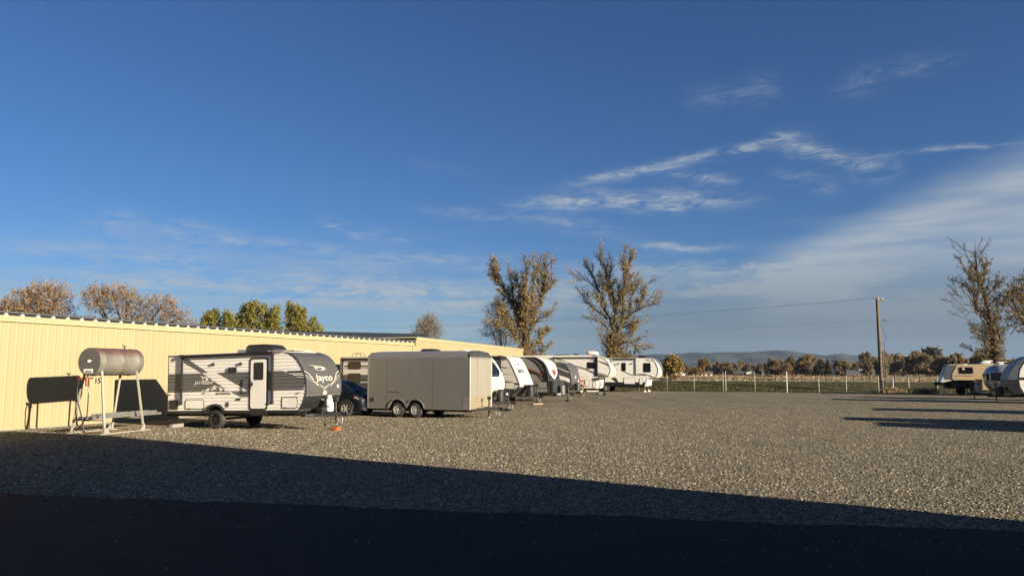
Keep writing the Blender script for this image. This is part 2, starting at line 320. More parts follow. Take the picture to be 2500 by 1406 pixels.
m_shadowcloth = mat('black_cover', (0.016, 0.0165, 0.0165), 0.6, var=0.1)
m_glass = mat('tinted_glass', (0.0094, 0.0103, 0.0113), 0.06, var=0.0, spec=0.35)
m_curtain = mat('tinted_curtain_glass', (0.014, 0.0115, 0.008), 0.12, var=0.5, scale=9, stretch=(1.6, 1, 0.12), spec=0.6)
m_tyre = mat('tyre_rubber', (0.02, 0.02, 0.02), 0.8, var=0.15, bump=0.3, bscale=40, dirt=(0.1, 0.085, 0.06), dscale=5, damt=0.4)
m_rimb = mat('black_rim', (0.02, 0.02, 0.021), 0.35, 0.3)
m_chrome = mat('steel_rim', (0.52, 0.50, 0.47), 0.36, 0.35, dirt=(0.168, 0.1456, 0.112), damt=0.3)
m_alu = mat('bare_aluminium', (0.3136, 0.308, 0.2968), 0.34, 0.7, var=0.08, scale=3, dirt=(0.196, 0.1848, 0.168), dscale=4, damt=0.4)
m_cargo = mat('silver_skin', (0.203, 0.196, 0.183), 0.34, 0.35, var=0.05, scale=0.9, bump=0.10, bscale=0.9, dirt=(0.1736, 0.1624, 0.14), dscale=0.7, damt=0.5, stretch=(1, 1, 0.35))
m_cargof = mat('silver_nose_skin', (0.225, 0.210, 0.172), 0.42, 0.15, var=0.10, scale=1.3, bump=0.12, bscale=1.5, dirt=(0.2352, 0.224, 0.2016), dscale=0.9, damt=0.7, stretch=(1, 1, 0.3))
m_cargot = mat('silver_trim', (0.28, 0.2688, 0.2464), 0.3, 0.5)
m_propane = mat('propane_white', (0.7708, 0.752, 0.6956), 0.4, var=0.05, dirt=(0.564, 0.517, 0.423), dscale=5, damt=0.3)
m_orange = mat('orange_plastic', (0.4032, 0.0952, 0.0168), 0.5, var=0.1)
m_wood = mat('weathered_wood', (0.105, 0.078, 0.05), 0.9, var=0.3, scale=3, stretch=(1, 1, 0.1), bump=0.3, bscale=20)
m_woodl = mat('pale_wood', (0.28, 0.224, 0.1456), 0.85, var=0.2, scale=8)
m_red = mat('red_paint', (0.2352, 0.0252, 0.0168), 0.5, var=0.1)
m_brick = mat('rust_red_graphic', (0.1904, 0.0392, 0.0224), 0.45, var=0.1)
m_ac = mat('ac_white', (0.7332, 0.7144, 0.6674), 0.5, var=0.04)
m_blue = mat('dark_blue_paint', (0.004, 0.006, 0.010), 0.4, 0.0, var=0.05, spec=0.15)
m_carglass = mat('car_glass', (0.006, 0.007, 0.009), 0.25, var=0.0, spec=0.12)
m_lens = mat('headlamp_lens', (0.1568, 0.1624, 0.168), 0.12, 0.2)
m_amber = mat('amber_lens', (0.336, 0.0728, 0.028), 0.2)
m_tan = mat('tan_siding', (0.495, 0.375, 0.2175), 0.5, var=0.05, dirt=(0.39, 0.3, 0.18), dscale=1.4, damt=0.4)
m_slate = mat('slate_cap', (0.084, 0.1008, 0.1232), 0.4, var=0.05)
m_post = mat('galvanised_post', (0.22, 0.21, 0.185), 0.5, 0.4)
m_postw = mat('white_post', (0.36, 0.345, 0.30), 0.6)
m_wire = mat('wire', (0.028, 0.028, 0.0308), 0.6)
m_bark = mat('bark', (0.0644, 0.0493, 0.0336), 0.95, var=0.45, scale=3.0, stretch=(1, 1, 0.25), bump=0.8, bscale=8, spec=0.1)
m_twig = mat('twigs', (0.1316, 0.1092, 0.0812), 0.9, var=0.35, scale=1.5, spec=0.1, island=0.4)
m_twigd = mat('dark_twigs', (0.056, 0.0465, 0.0364), 0.9, var=0.35, scale=1.5, spec=0.1, island=0.4)
lf_gold = leafmat('gold_leaves', [(0.120, 0.086, 0.033), (0.262, 0.176, 0.045), (0.172, 0.134, 0.080), (0.315, 0.208, 0.048), (0.160, 0.125, 0.075)])
lf_brown = leafmat('brown_leaves', [(0.1646, 0.0969, 0.0471), (0.2906, 0.1938, 0.1046), (0.2325, 0.1599, 0.0942), (0.3198, 0.1840, 0.0732)])
lf_green = leafmat('green_gold_leaves', [(0.0898, 0.0988, 0.0199), (0.2096, 0.1905, 0.0374), (0.1348, 0.1411, 0.0300), (0.3594, 0.2679, 0.0561)])
lf_dull = leafmat('dull_brown_leaves', [(0.1232, 0.0901, 0.0502), (0.2156, 0.1590, 0.0838), (0.1643, 0.1324, 0.0781), (0.2670, 0.1856, 0.0838)])
lf_grey = leafmat('grey_brown_leaves', [(0.1451, 0.1116, 0.0726), (0.2344, 0.1897, 0.1284), (0.2009, 0.1618, 0.1004), (0.2790, 0.2120, 0.1228)])
lf_spruce = leafmat('spruce_needles', [(0.0112, 0.0174, 0.0112), (0.0217, 0.0279, 0.0155), (0.0174, 0.0217, 0.0136)], 0.05)

# ------------------------------------------------------------------ ground
def strip(name, prof, m, u0=-4500, u1=4500, nu=1):
    mb = MB(); n = len(prof)
    for i in range(nu + 1):
        uu = u0 + (u1 - u0) * i / nu
        for v, z in prof: mb.v.append(tuple(UV(uu, v, z)))
    for i in range(nu):
        for j in range(n - 1): a = i * n + j; mb.f.append([a, a + 1, a + n + 1, a + n])
    return struct(mb.build(name, m))
strip('terrain', [(-1500, -0.06), (86, -0.06), (99.0, 0.62), (130, 0.70), (300, 0.20), (420, -1.15), (5600, -1.15)], m_field)
def verge():
    mb = MB(); prof = [(80.6, -0.04), (82.4, 0.03), (83.5, 0.14), (84.8, 0.30), (86.2, 0.52), (87.6, 0.76), (88.8, 0.92), (89.4, 0.95), (95.4, 0.95), (96.5, 0.88), (99.8, 0.66)]
    r = random.Random(3); us = [-400 + i * 2.5 for i in range(250)] + [300, 700, 2000]
    for uu in us:
        for k, (v, z) in enumerate(prof): mb.v.append(tuple(UV(uu, v + (r.uniform(-0.5, 0.5) if k < 2 else 0), z + (r.uniform(-0.05, 0.05) if 1 < k < 6 else 0))))
    n = len(prof)
    for i in range(len(us) - 1):
        for j in range(n - 1): a = i * n + j; mb.f.append([a, a + 1, a + n + 1, a + n])
    return struct(mb.build('grass_verge', m_grass, smooth=50))
verge()
strip('road', [(89.6, 0.957), (95.2, 0.957)], m_road, -500, 900)
def hashn(x, y):
    return (math.sin(x * 0.61 + 1.7 * math.sin(y * 0.37)) + math.sin(y * 0.83 + 1.3 * math.sin(x * 0.29 + 2)) + 0.6 * math.sin(x * 1.9 + y * 1.3) + 0.5 * math.sin(y * 2.7 - x * 1.1)) / 3.1
def asph_edge(x):  # y of the asphalt edge
    return 11.9 - 0.203 * x + 0.05 * math.sin(x * 1.3) + 0.035 * math.sin(x * 4.1 + 1) + 0.02 * math.sin(x * 11.3)
def gravel():
    mb = MB(); nx, ny = 150, 170
    for j in range(ny + 1):
        t = j / ny; v = 3 + 78.3 * t ** 1.25
        for i in range(nx + 1):
            uu = -32 + 92 * i / nx; p = UV(uu, v)
            d = p.y - asph_edge(p.x); a = min(1, max(0, (d - 0.4) / 2.5))
            z = hashn(p.x, p.y) * 0.022 * a
            mb.v.append((p.x, p.y, z))
    for j in range(ny):
        for i in range(nx): a = j * (nx + 1) + i; mb.f.append([a, a + 1, a + nx + 2, a + nx + 1])
    return struct(mb.build('gravel_yard', m_gravel, smooth=60))
gravel()
def asphalt():
    mb = MB(); xs = [-60 + 0.12 * i for i in range(1000)]
    for x in xs: mb.v.append((x, asph_edge(x) + rnd.uniform(-0.02, 0.02), 0.006)); mb.v.append((x, asph_edge(x) - 60, 0.006))
    for i in range(len(xs) - 1): mb.f.append([2 * i, 2 * i + 1, 2 * i + 3, 2 * i + 2])
    return struct(mb.build('asphalt_apron', m_asphalt))
asphalt()
strip('yard_ground', [(-140, -0.03), (8, -0.03)], m_field, -150, 150)
# loose stones: geometry nodes scatter of low-poly stones
def stones():
    mb = MB(); xs = [-24 + i * 1.0 for i in range(55)]; n = 44
    for x in xs:
        y0 = asph_edge(x) + 0.02
        for j in range(n + 1): y = y0 + (52 - y0) * (j / n) ** 1.3; mb.v.append((x, y, hashn(x, y) * 0.022 * min(1, max(0, (y - y0 - 0.4) / 2.5)) - 0.004))
    for i in range(len(xs) - 1):
        for j in range(n): a = i * (n + 1) + j; mb.f.append([a, a + n + 1, a + n + 2, a + 1])
    keep = []
    for f in mb.f:
        c = sum((Vector(mb.v[k]) for k in f), Vector()) / 4
        if abs(c.x) < 0.76 * c.y + 1.5 and (c - Vector((-18.39, 27.76, 0))).dot(UX) > 0.3: keep.append(f)
    mb.f = keep
    o = mb.build('loose_gravel', m_stone); o['kind'] = 'stuff'; o['label'] = 'loose grey and tan gravel stones scattered over the yard'
    ng = bpy.data.node_groups.new('scatter', 'GeometryNodeTree'); ng.interface.new_socket('Geometry', in_out='INPUT', socket_type='NodeSocketGeometry'); ng.interface.new_socket('Geometry', in_out='OUTPUT', socket_type='NodeSocketGeometry')
    N = ng.nodes.new; L = ng.links.new
    gi = N('NodeGroupInput'); go = N('NodeGroupOutput'); dp = N('GeometryNodeDistributePointsOnFaces'); L(gi.outputs[0], dp.inputs['Mesh'])
    pos = N('GeometryNodeInputPosition'); ln = N('ShaderNodeVectorMath'); ln.operation = 'LENGTH'; L(pos.outputs[0], ln.inputs[0])
    mr = N('ShaderNodeMapRange'); mr.inputs[1].default_value = 12; mr.inputs[2].default_value = 48; mr.inputs[3].default_value = 330; mr.inputs[4].default_value = 20; L(ln.outputs['Value'], mr.inputs[0])
    L(mr.outputs[0], dp.inputs['Density'])
    ico = N('GeometryNodeMeshIcoSphere'); ico.inputs['Radius'].default_value = 0.018; ico.inputs['Subdivisions'].default_value = 1
    tr = N('GeometryNodeTransform'); tr.inputs['Scale'].default_value = (1.25, 0.85, 0.6); L(ico.outputs[0], tr.inputs[0])
    sm = N('GeometryNodeSetMaterial'); sm.inputs['Material'].default_value = m_stone; L(tr.outputs[0], sm.inputs[0])
    rr_ = N('FunctionNodeRandomValue'); rr_.data_type = 'FLOAT_VECTOR'; rr_.inputs[0].default_value = (-0.6, -0.6, 0); rr_.inputs[1].default_value = (0.6, 0.6, 6.28)
    rs = N('FunctionNodeRandomValue'); rs.data_type = 'FLOAT'; rs.inputs[2].default_value = 0.5; rs.inputs[3].default_value = 1.9
    ip = N('GeometryNodeInstanceOnPoints'); L(dp.outputs['Points'], ip.inputs['Points']); L(sm.outputs[0], ip.inputs['Instance']); L(rr_.outputs[0], ip.inputs['Rotation']); L(rs.outputs[1], ip.inputs['Scale'])
    L(ip.outputs[0], go.inputs[0])
    md = o.modifiers.new('scatter', 'NODES'); md.node_group = ng
stones()
def grass_tufts():
    r = random.Random(5); mb = MB()
    for i in range(16000):
        uu = r.uniform(-34, 66); v = 81.6 + 7.6 * r.random() ** 0.8; z = interp([(80.6, -0.04), (82.4, 0.02), (84.8, 0.28), (88.8, 0.90), (89.4, 0.94)], v)
        p = UV(uu, v, z - 0.05); h = r.uniform(0.03, 0.11); a = r.uniform(0, 6.28); w = r.uniform(0.06, 0.20)
        d = Vector((math.cos(a), math.sin(a), 0)) * w; t = Vector((r.uniform(-.1, .1), r.uniform(-.1, .1), h))
        mb.add([p - d, p + d, p + t + d * 0.3, p + t - d * 0.3], [(0, 1, 2, 3)])
    m = leafmat('grass_blades', [(0.046, 0.050, 0.016), (0.062, 0.060, 0.022), (0.082, 0.066, 0.030), (0.052, 0.055, 0.017)], 0.1)
    o = mb.build('grass', m); o['kind'] = 'stuff'; o['label'] = 'rough green and straw grass on the bank behind the fence'
grass_tufts()
def pebbles():
    r = random.Random(15); mb = MB()
    for i in range(420):
        x = r.uniform(-12, 10); y = asph_edge(x) - abs(r.gauss(0, 1.0)) - 0.02 if i < 330 else r.uniform(6.5, asph_edge(x)); k = r.uniform(0.006, 0.02); a = r.uniform(0, 3)
        c = Vector((x, y, 0.006)); P = [c + Vector((math.cos(a + q * 1.257) * k * r.uniform(0.7, 1.2), math.sin(a + q * 1.257) * k * r.uniform(0.7, 1.2), 0)) for q in range(5)]; top = c + Vector((0, 0, k * 0.9)); mb.add(P + [top], [(q, (q + 1) % 5, 5) for q in range(5)])
    o = mb.build('stray_pebbles', m_conc); o['kind'] = 'stuff'; o['label'] = 'stray pebbles kicked from the gravel onto the asphalt'
pebbles()
def dry_grass():
    r = random.Random(6); mb = MB()
    for i in range(9000):
        v = 99 + 200 * r.random() ** 1.8; uu = r.uniform(-60, 90) * (v / 110); p = UV(uu, v, 0.60 if v < 110 else 0.66); h = r.uniform(0.05, 0.16); a = r.uniform(0, 6.28); w = r.uniform(0.1, 0.4)
        d = Vector((math.cos(a), math.sin(a), 0)) * w; t = Vector((r.uniform(-.1, .1), r.uniform(-.1, .1), h))
        mb.add([p - d, p + d, p + t + d * 0.5, p + t - d * 0.5], [(0, 1, 2, 3)])
    o = mb.build('dry_grass', leafmat('straw', [(0.2418, 0.1773, 0.0887), (0.3385, 0.2579, 0.1370), (0.2902, 0.2176, 0.1209)], 0.15)); o['kind'] = 'stuff'; o['label'] = 'straw coloured dry grass on the far field'
dry_grass()

# ------------------------------------------------------------------ hills
def hills():
    def ridge(name, D, prof, m, a0, a1, seed, n=240):
        r = random.Random(seed); mb = MB(); rows = 14
        for i in range(n + 1):
            az = a0 + (a1 - a0) * i / n; h = interp(prof, az)
            h += D * 0.00022 * (math.sin(az * 3.1 + seed) + 0.6 * math.sin(az * 7.7 + 2 * seed) + 0.3 * math.sin(az * 17.3))
            for j in range(rows + 1):
                t = j / rows; d = D * (0.80 + 0.2 * t) + D * 0.012 * math.sin(az * 2.2 + t * 5 + seed) * (1 if j < rows else 0)
                z = h * (t ** 0.75) * (1 + 0.10 * math.sin(az * 5 + t * 7) * (1 - t)) + r.uniform(-1, 1) * D * 0.0004 * t * (1 if j < rows else 0.3)
                mb.v.append((d * math.sin(R(az)), d * math.cos(R(az)), z - 2 * (1 - t)))
        for i in range(n):
            for j in range(rows): a = i * (rows + 1) + j; mb.f.append([a, a + 1, a + rows + 2, a + rows + 1])
        struct(mb.build(name, m, smooth=70))
    D = 5200.0
    prof = [(-80, 70), (-30, 80)] + [(0.0, 94), (4.6, 99), (7.6, 104), (10.3, 109), (11.0, 114), (11.8, 114), (12.4, 116), (13.5, 126), (14.2, 118), (15.2, 125), (16.4, 122), (17.5, 124), (18.6, 131), (19.6, 136), (20.1, 125), (20.8, 116), (21.6, 108), (22.4, 97), (23.0, 107), (23.4, 112), (23.9, 99), (24.9, 93), (26.9, 79), (31.6, 66)] + [(50, 70), (90, 60)]   # azimuth in degrees, height in metres
    m_h = mat('hill_scrub', (0.042, 0.052, 0.054), 0.95, var=0.25, scale=0.004, dirt=(0.112, 0.0952, 0.0616), dscale=0.0035, damt=0.6, spec=0.05)
    ridge('hills', D, prof, m_h, -60, 62, 1)
    prof2 = [(a, h * (0.50 + 0.08 * math.sin(a * 0.9))) for a, h in prof]
    ridge('foothills', 3900.0, [(a, h * 0.62) for a, h in prof2], m_h, -60, 62, 4)
hills()

# ------------------------------------------------------------------ buildings
def panel_mesh(w, z0, z1, ribs=3, d=0.011):
    xs = []; p = w / ribs
    for i in range(ribs):
        x = i * p; xs += [(x, 0.0), (x + p * 0.40, 0.0), (x + p * 0.45, 0.004), (x + p * 0.50, 0.0), (x + p * 0.76, 0.0), (x + p * 0.84, d), (x + p * 0.92, d)]
    xs.append((w - 0.002, 0.0)); mb = MB()
    for z in (z0, z1):
        for x, y in xs: mb.v.append((x, -y, z))
    n = len(xs)
    for i in range(n - 1): mb.f.append([i, i + 1, n + i + 1, n + i])
    me = mb.mesh('wall_panel'); me.materials.append(m_wall); return me
def storage_building():
    x0, x1, H = -20.0, 29.55, 3.94
    b = empty('storage_building', (-18.39, 27.76, 0), R(90) - PHI, 'long cream ribbed steel storage building with grey roof edge behind the fuel tank', 'building')
    MB().box(x0 + 0.01, x1 - 0.01, 0.004, 11.9, 0, 4.1).build('wall', m_wall, b)
    me = panel_mesh(0.914, 0.04, H); x = x0
    while x < x1 - 0.1:
        o = link('wall_panel', me, None, b); o.location = (x, 0, 0); x += 0.914
    MB().box(x0, x1 + 0.02, -0.045, 0.002, 0, 0.04).build('base_trim', m_conc, b)
    MB().box(x0 - 0.02, x1 + 0.03, -0.10, 0.0, 3.93, 4.05).box(x0 - 0.02, x1 + 0.03, -0.13, -0.002, 4.052, 4.14).build('fascia', m_trim, b, bevel=0.01)
    MB().box(x1 - 0.10, x1 + 0.035, -0.05, 0.10, 0.0, 3.925).build('corner_trim', m_trim, b)
    MB().box(x0, x1, -0.085, 0.0, 4.142, 4.235).build('eave_gap', m_dark, b)
    MB().add([(x0 - 0.1, -0.22, 4.24), (x1 + 0.08, -0.22, 4.24), (x1 + 0.08, 12.0, 4.72), (x0 - 0.1, 12.0, 4.72), (x0 - 0.1, -0.22, 4.275), (x1 + 0.08, -0.22, 4.275), (x1 + 0.08, 12.0, 4.755), (x0 - 0.1, 12.0, 4.755)],
             [(0, 1, 2, 3), (4, 7, 6, 5), (0, 4, 5, 1), (1, 5, 6, 2), (2, 6, 7, 3), (3, 7, 4, 0)]).build('roof', m_roof, b)
    seam = MB().add([(-0.02, -0.20, 4.27), (0.02, -0.20, 4.27), (0.02, 11.9, 4.75), (-0.02, 11.9, 4.75), (-0.02, -0.20, 4.32), (0.02, -0.20, 4.32), (0.02, 11.9, 4.80), (-0.02, 11.9, 4.80)],
                    [(0, 1, 2, 3), (4, 7, 6, 5), (0, 4, 5, 1), (1, 5, 6, 2), (2, 6, 7, 3), (3, 7, 4, 0)]).mesh('roof_seam'); seam.materials.append(m_roof)
    clip = MB().box(-0.07, 0.07, -0.16, -0.08, 4.145, 4.20).box(-0.035, 0.035, -0.16, -0.08, 4.20, 4.238).mesh('roof_clip'); clip.materials.append(m_bracket)
    x = x0 + 0.3
    while x < x1:
        o = link('roof_seam', seam, None, b); o.location.x = x
        o = link('roof_clip', clip, None, b); o.location.x = x; x += 0.61
    vs, fs = text2d('15', 0.30, 0.004)
    MB().add([(3.84 + a, -0.036, 1.74 + c) for a, c in vs], fs).build('unit_number', m_black, b)
storage_building()
def far_wing():
    p, q = Vector((-7.0, 55.75, 0)), Vector((1.19, 85.6, 0)); d = (q - p); Ln = d.length; a = math.atan2(d.y, d.x)
    b = empty('storage_building', p, a, 'taller cream steel building end beyond the grey roofed one, behind the parked trailers', 'building')
    MB().box(0.01, Ln - 0.01, 0.004, 4.9, 0, 4.40).build('wall', m_wall, b)
    me = panel_mesh(0.914, 0.04, 4.40); x = 0.0
    while x < Ln - 0.5: o = link('wall_panel', me, None, b); o.location = (x, 0, 0); x += 0.914
    MB().box(-0.03, Ln + 0.05, -0.06, 0.0, 4.39, 4.52).box(-0.04, Ln + 0.07, -0.10, 4.95, 4.522, 4.60).build('fascia', m_trim, b, bevel=0.01)
    MB().box(-0.10, -0.0, -0.06, 0.05, 0, 4.385).box(Ln, Ln + 0.08, -0.06, 0.05, 0, 4.385).build('corner_trim', m_trim, b)
    MB().box(-0.05, Ln + 0.08, -0.08, 4.95, 4.603, 4.635).build('roof', m_roof, b)
far_wing()
def back_building():
    p, q = Vector((-37.0, 66.06, 0)), Vector((-9.3, 80.05, 0)); d = q - p; Ln = d.length; a = math.atan2(d.y, d.x)
    b = empty('dark_roof_building', p, a, 'building with charcoal metal roof showing above the grey roof edge', 'building')
    MB().box(0.1, Ln - 0.1, -4.6, 8, 0, 4.3).build('wall', m_wall, b)
    MB().add([(0, -5, 4.25), (Ln, -5, 4.25), (Ln, 0, 5.92), (0, 0, 5.92), (0, 8.4, 4.2), (Ln, 8.4, 4.2), (0, -5, 4.33), (Ln, -5, 4.33), (Ln, 0, 6.0), (0, 0, 6.0), (0, 8.4, 4.28), (Ln, 8.4, 4.28)],
             [(0, 1, 2, 3), (3, 2, 5, 4), (6, 9, 8, 7), (9, 10, 11, 8), (0, 6, 7, 1), (4, 5, 11, 10), (0, 3, 9, 6), (3, 4, 10, 9), (1, 7, 8, 2), (2, 8, 11, 5)]).build('roof', m_darkroof, b)
back_building()
def shop_building():
    # the building beside the camera whose shadow lies over the foreground
    b = empty('shop_building', UV(4.15, 11.78), -PHI, 'tall narrow cream steel shop building standing beside the asphalt apron', 'building')
    MB().box(0, 4.9, -34, 0, 0, 7.8).build('wall', m_wall, b)
    MB().box(-0.1, 5.0, -34.1, 0.02, 7.8, 8.0).build('roof', m_roof, b)
    for y in (-9, -17, -25): MB().box(-0.04, -0.002, y, y + 4.2, 0.01, 4.3).build('roller_door', m_white, b)
shop_building()
# ------------------------------------------------------------------ trees
def rvec(r):
    while True:
        p = Vector((r.uniform(-1, 1), r.uniform(-1, 1), r.uniform(-1, 1)))
        if 0.05 < p.length < 1: return p
def leafquad(mb, p, s, r):
    a = rvec(r).normalized(); b = a.cross(rvec(r)).normalized(); a *= s; b *= s * r.uniform(0.5, 0.9)
    mb.add([p - a, p + b, p + a, p - b], [(0, 1, 2, 3)])
class Tree:
    def __init__(s, seed): s.r = random.Random(seed); s.wood = MB(); s.tw = MB(); s.lv = MB(); s.nodes = []
    def limb(s, pts, r0, r1, n=7):
        m = len(pts); s.wood.tube(pts, [r0 + (r1 - r0) * (i / (m - 1)) ** 0.8 for i in range(m)], n)
        for i, p in enumerate(pts): s.nodes.append(Vector(p))
    def twig(s, p, d, L, th=0.02, leaves=4, ls=0.12, spread=0.3):
        r = s.r; d = d.normalized(); m = p + d * L * 0.5 + rvec(r) * L * 0.12; e = p + d * L + rvec(r) * L * 0.2 + Vector((0, 0, L * 0.12))
        s.tw.tube([p, m, e], [th, th * 0.6, th * 0.2], 3, cap=False)
        for _ in range(2):
            t = r.uniform(0.35, 0.95); q = p.lerp(m, t * 2) if t < 0.5 else m.lerp(e, t * 2 - 1)
            q2 = q + (d + rvec(r) * 0.9).normalized() * L * r.uniform(0.25, 0.5); s.tw.tube([q, q2], [th * 0.45, th * 0.15], 3, cap=False)
            for _k in range(int(leaves * 0.5 + r.random())): leafquad(s.lv, q.lerp(q2, r.uniform(0.4, 1.1)) + rvec(r) * spread * 0.5, ls * r.uniform(0.6, 1.3), r)
        for _k in range(int(leaves * 0.6 + r.random())): leafquad(s.lv, m.lerp(e, r.uniform(0, 1.1)) + rvec(r) * spread, ls * r.uniform(0.6, 1.3), r)
    def clump(s, c, rad, n, L=1.2, th=0.02, leaves=4, ls=0.12, spread=0.35, up=0.35):
        c = Vector(c)
        for _ in range(n):
            o = rvec(s.r); p = c + Vector((o.x * rad[0], o.y * rad[1], o.z * rad[2])) * 0.85
            s.twig(p, Vector((o.x, o.y, o.z)) * 0.8 + Vector((0, 0, up)) + rvec(s.r) * 0.5, L * s.r.uniform(0.5, 1.1), th, leaves, ls, spread)
    def done(s, name, label, loc, group=None, bark=None, twig=None, leaf=None, rz=0.0, cat='tree'):
        o = empty(name, loc, rz, label, cat, group)
        tk = s.wood.build('trunk', bark or m_bark, o, smooth=60)
        if s.tw.v: s.tw.build('twigs', twig or m_twig, tk)
        if s.lv.v: s.lv.build('crown', leaf or lf_gold, o)
        return o

def sketch_tree(name, label, loc, k, X0, Z0, trunks, limbs, seed, dens=9.0, L=1.3, leafy=5.0, ls=0.11, bare_top=0.35, leaf=None, twig=None, group=None, dspread=0.30, th=0.022):
    """limbs drawn as front-view sketch lines (units of k metres), each leaning its own way in depth"""
    t = Tree(seed); r = t.r; flat = []; H = max(Z0 - p[1] for l in limbs for p in l[0]) * k
    def conv(l, r0, r1, trunk):
        pts2 = [((x - X0) * k, (Z0 - z) * k) for x, z in l]
        y0 = 0.0
        if flat and not trunk:
            y0 = min(flat, key=lambda q: (q[0] - pts2[0][0]) ** 2 + (q[2] - pts2[0][1]) ** 2)[1]
        ln = sum(math.hypot(b[0] - a[0], b[1] - a[1]) for a, b in zip(pts2, pts2[1:])); ye = 0 if trunk else r.uniform(-1, 1) * dspread * ln
        out = []
        for i, (x, z) in enumerate(pts2):
            f = i / (len(pts2) - 1); out.append(Vector((x, y0 + ye * f, z)))
            if i < len(pts2) - 1:
                x2, z2 = pts2[i + 1]; out.append(Vector(((x + x2) / 2 + r.uniform(-1, 1) * 0.03 * ln * (0 if trunk else 1), y0 + ye * (i + 0.5) / (len(pts2) - 1), (z + z2) / 2)))
        flat.extend([tuple(p) for p in out]); k_ = 0.9 if trunk else 0.62; t.limb(out, r0 * k_, r1 * k_, 9 if trunk else 7); return out
    for l, r0, r1 in trunks: 
        o = conv(l, r0, r1, True)
        for a, b in zip(o, o[1:]):
            for _ in range(int((b - a).length * dens * 3.0)):
                an = r.uniform(0, 6.28); od = Vector((math.cos(an), math.sin(an), 0)); f = r.random(); p = a.lerp(b, f) + od * (r0 * 0.62)
                if p.z > 1.5: t.twig(p, od * 0.7 + rvec(r) * 0.5 + Vector((0, 0, 0.5)), L * r.uniform(0.35, 0.9), th, leafy * 1.0, ls)
    for l, r0, r1, lf in limbs:
        o = conv(l, r0, r1, False); n = len(o); tot = 0
        for i, (a, b) in enumerate(zip(o, o[1:])):
            f = (i + 0.5) / (n - 1); d = (b - a).normalized()
            for _ in range(max(1, int((b - a).length * dens * (1.0 if lf > 0.02 else 0.22)))):
                q = a.lerp(b, r.random()); dv = d * 0.7 + rvec(r) * 0.9 + Vector((0, 0, 0.45))
                ll = L * r.uniform(0.5, 1.25) * (1.0 - 0.25 * f)
                t.twig(q, dv, ll, th, leafy * lf * (1 - bare_top * f), ls)
                if r.random() < 0.45: q2 = q + dv.normalized() * ll * r.uniform(0.5, 0.95); t.twig(q2, dv * 0.5 + rvec(r), ll * 0.7, th * 0.7, leafy * lf * (1 - bare_top * f), ls)
            if f > 0.25 and r.random() < 0.8:
                q = a.lerp(b, r.random()); e = q + (d * 0.6 + rvec(r) * 0.8 + Vector((0, 0, 0.5))).normalized() * L * r.uniform(1.3, 2.2); mpt = q.lerp(e, 0.5) + rvec(r) * 0.2
                t.limb([q, mpt, e], r1 * 0.5 + 0.015, 0.012, 5)
                for _ in range(int(dens * 1.2)): t.twig(q.lerp(e, r.uniform(0.3, 1)), (e - q) * 0.5 + rvec(r), L * r.uniform(0.4, 0.8), th, leafy * lf * (1 - bare_top * f), ls)
    return t.done(name, label, loc, group, leaf=leaf, twig=twig)

KD = 0.0121
sketch_tree('cottonwood_tree', 'tall golden cottonwood with a leafy leader leaning left, above the end of the cream wall', (2.3, 115, 0), KD, 600, 1690,
    [([(600, 1690), (602, 1400), (590, 1180)], 1.0, 0.75)],
    [([(560, 1190), (545, 1000), (520, 850), (480, 740), (430, 650), (380, 570), (300, 470), (235, 400), (185, 310), (160, 215)], 0.55, 0.06, 1.6),
     ([(600, 1190), (595, 900), (585, 700), (560, 520), (585, 360), (580, 240)], 0.42, 0.04, 0.9), ([(620, 1150), (648, 990), (640, 900), (600, 760), (540, 600), (500, 480), (450, 340)], 0.40, 0.03, 0.5),
     ([(640, 1030), (690, 880), (735, 720), (785, 570), (800, 430), (810, 270), (822, 145)], 0.38, 0.04, 1.1), ([(670, 960), (740, 880), (800, 842), (852, 845)], 0.16, 0.02, 0.4),
     ([(545, 1190), (450, 1090), (400, 1000), (330, 900), (275, 850)], 0.30, 0.03, 1.2), ([(640, 900), (660, 660), (680, 500), (705, 350), (730, 230)], 0.22, 0.03, 0.6),
     ([(785, 570), (850, 430), (915, 325)], 0.15, 0.02, 0.4), ([(430, 640), (412, 450), (380, 300)], 0.16, 0.02, 0.4), ([(560, 1100), (500, 900), (470, 780)], 0.2, 0.03, 1.6), ([(790, 560), (850, 520), (880, 480)], 0.14, 0.02, 1.4),
     ([(520, 1150), (420, 1010), (300, 960), (220, 980)], 0.2, 0.02, 0.8), ([(650, 1240), (740, 1180), (770, 1100)], 0.2, 0.02, 1.2), ([(650, 1350), (750, 1330), (800, 1250)], 0.16, 0.02, 0.9), ([(600, 1000), (540, 900), (560, 760)], 0.2, 0.03, 1.8)],
    11, dens=15, L=1.3, leafy=8, ls=0.098, bare_top=0.6, th=0.026, leaf=lf_gold)
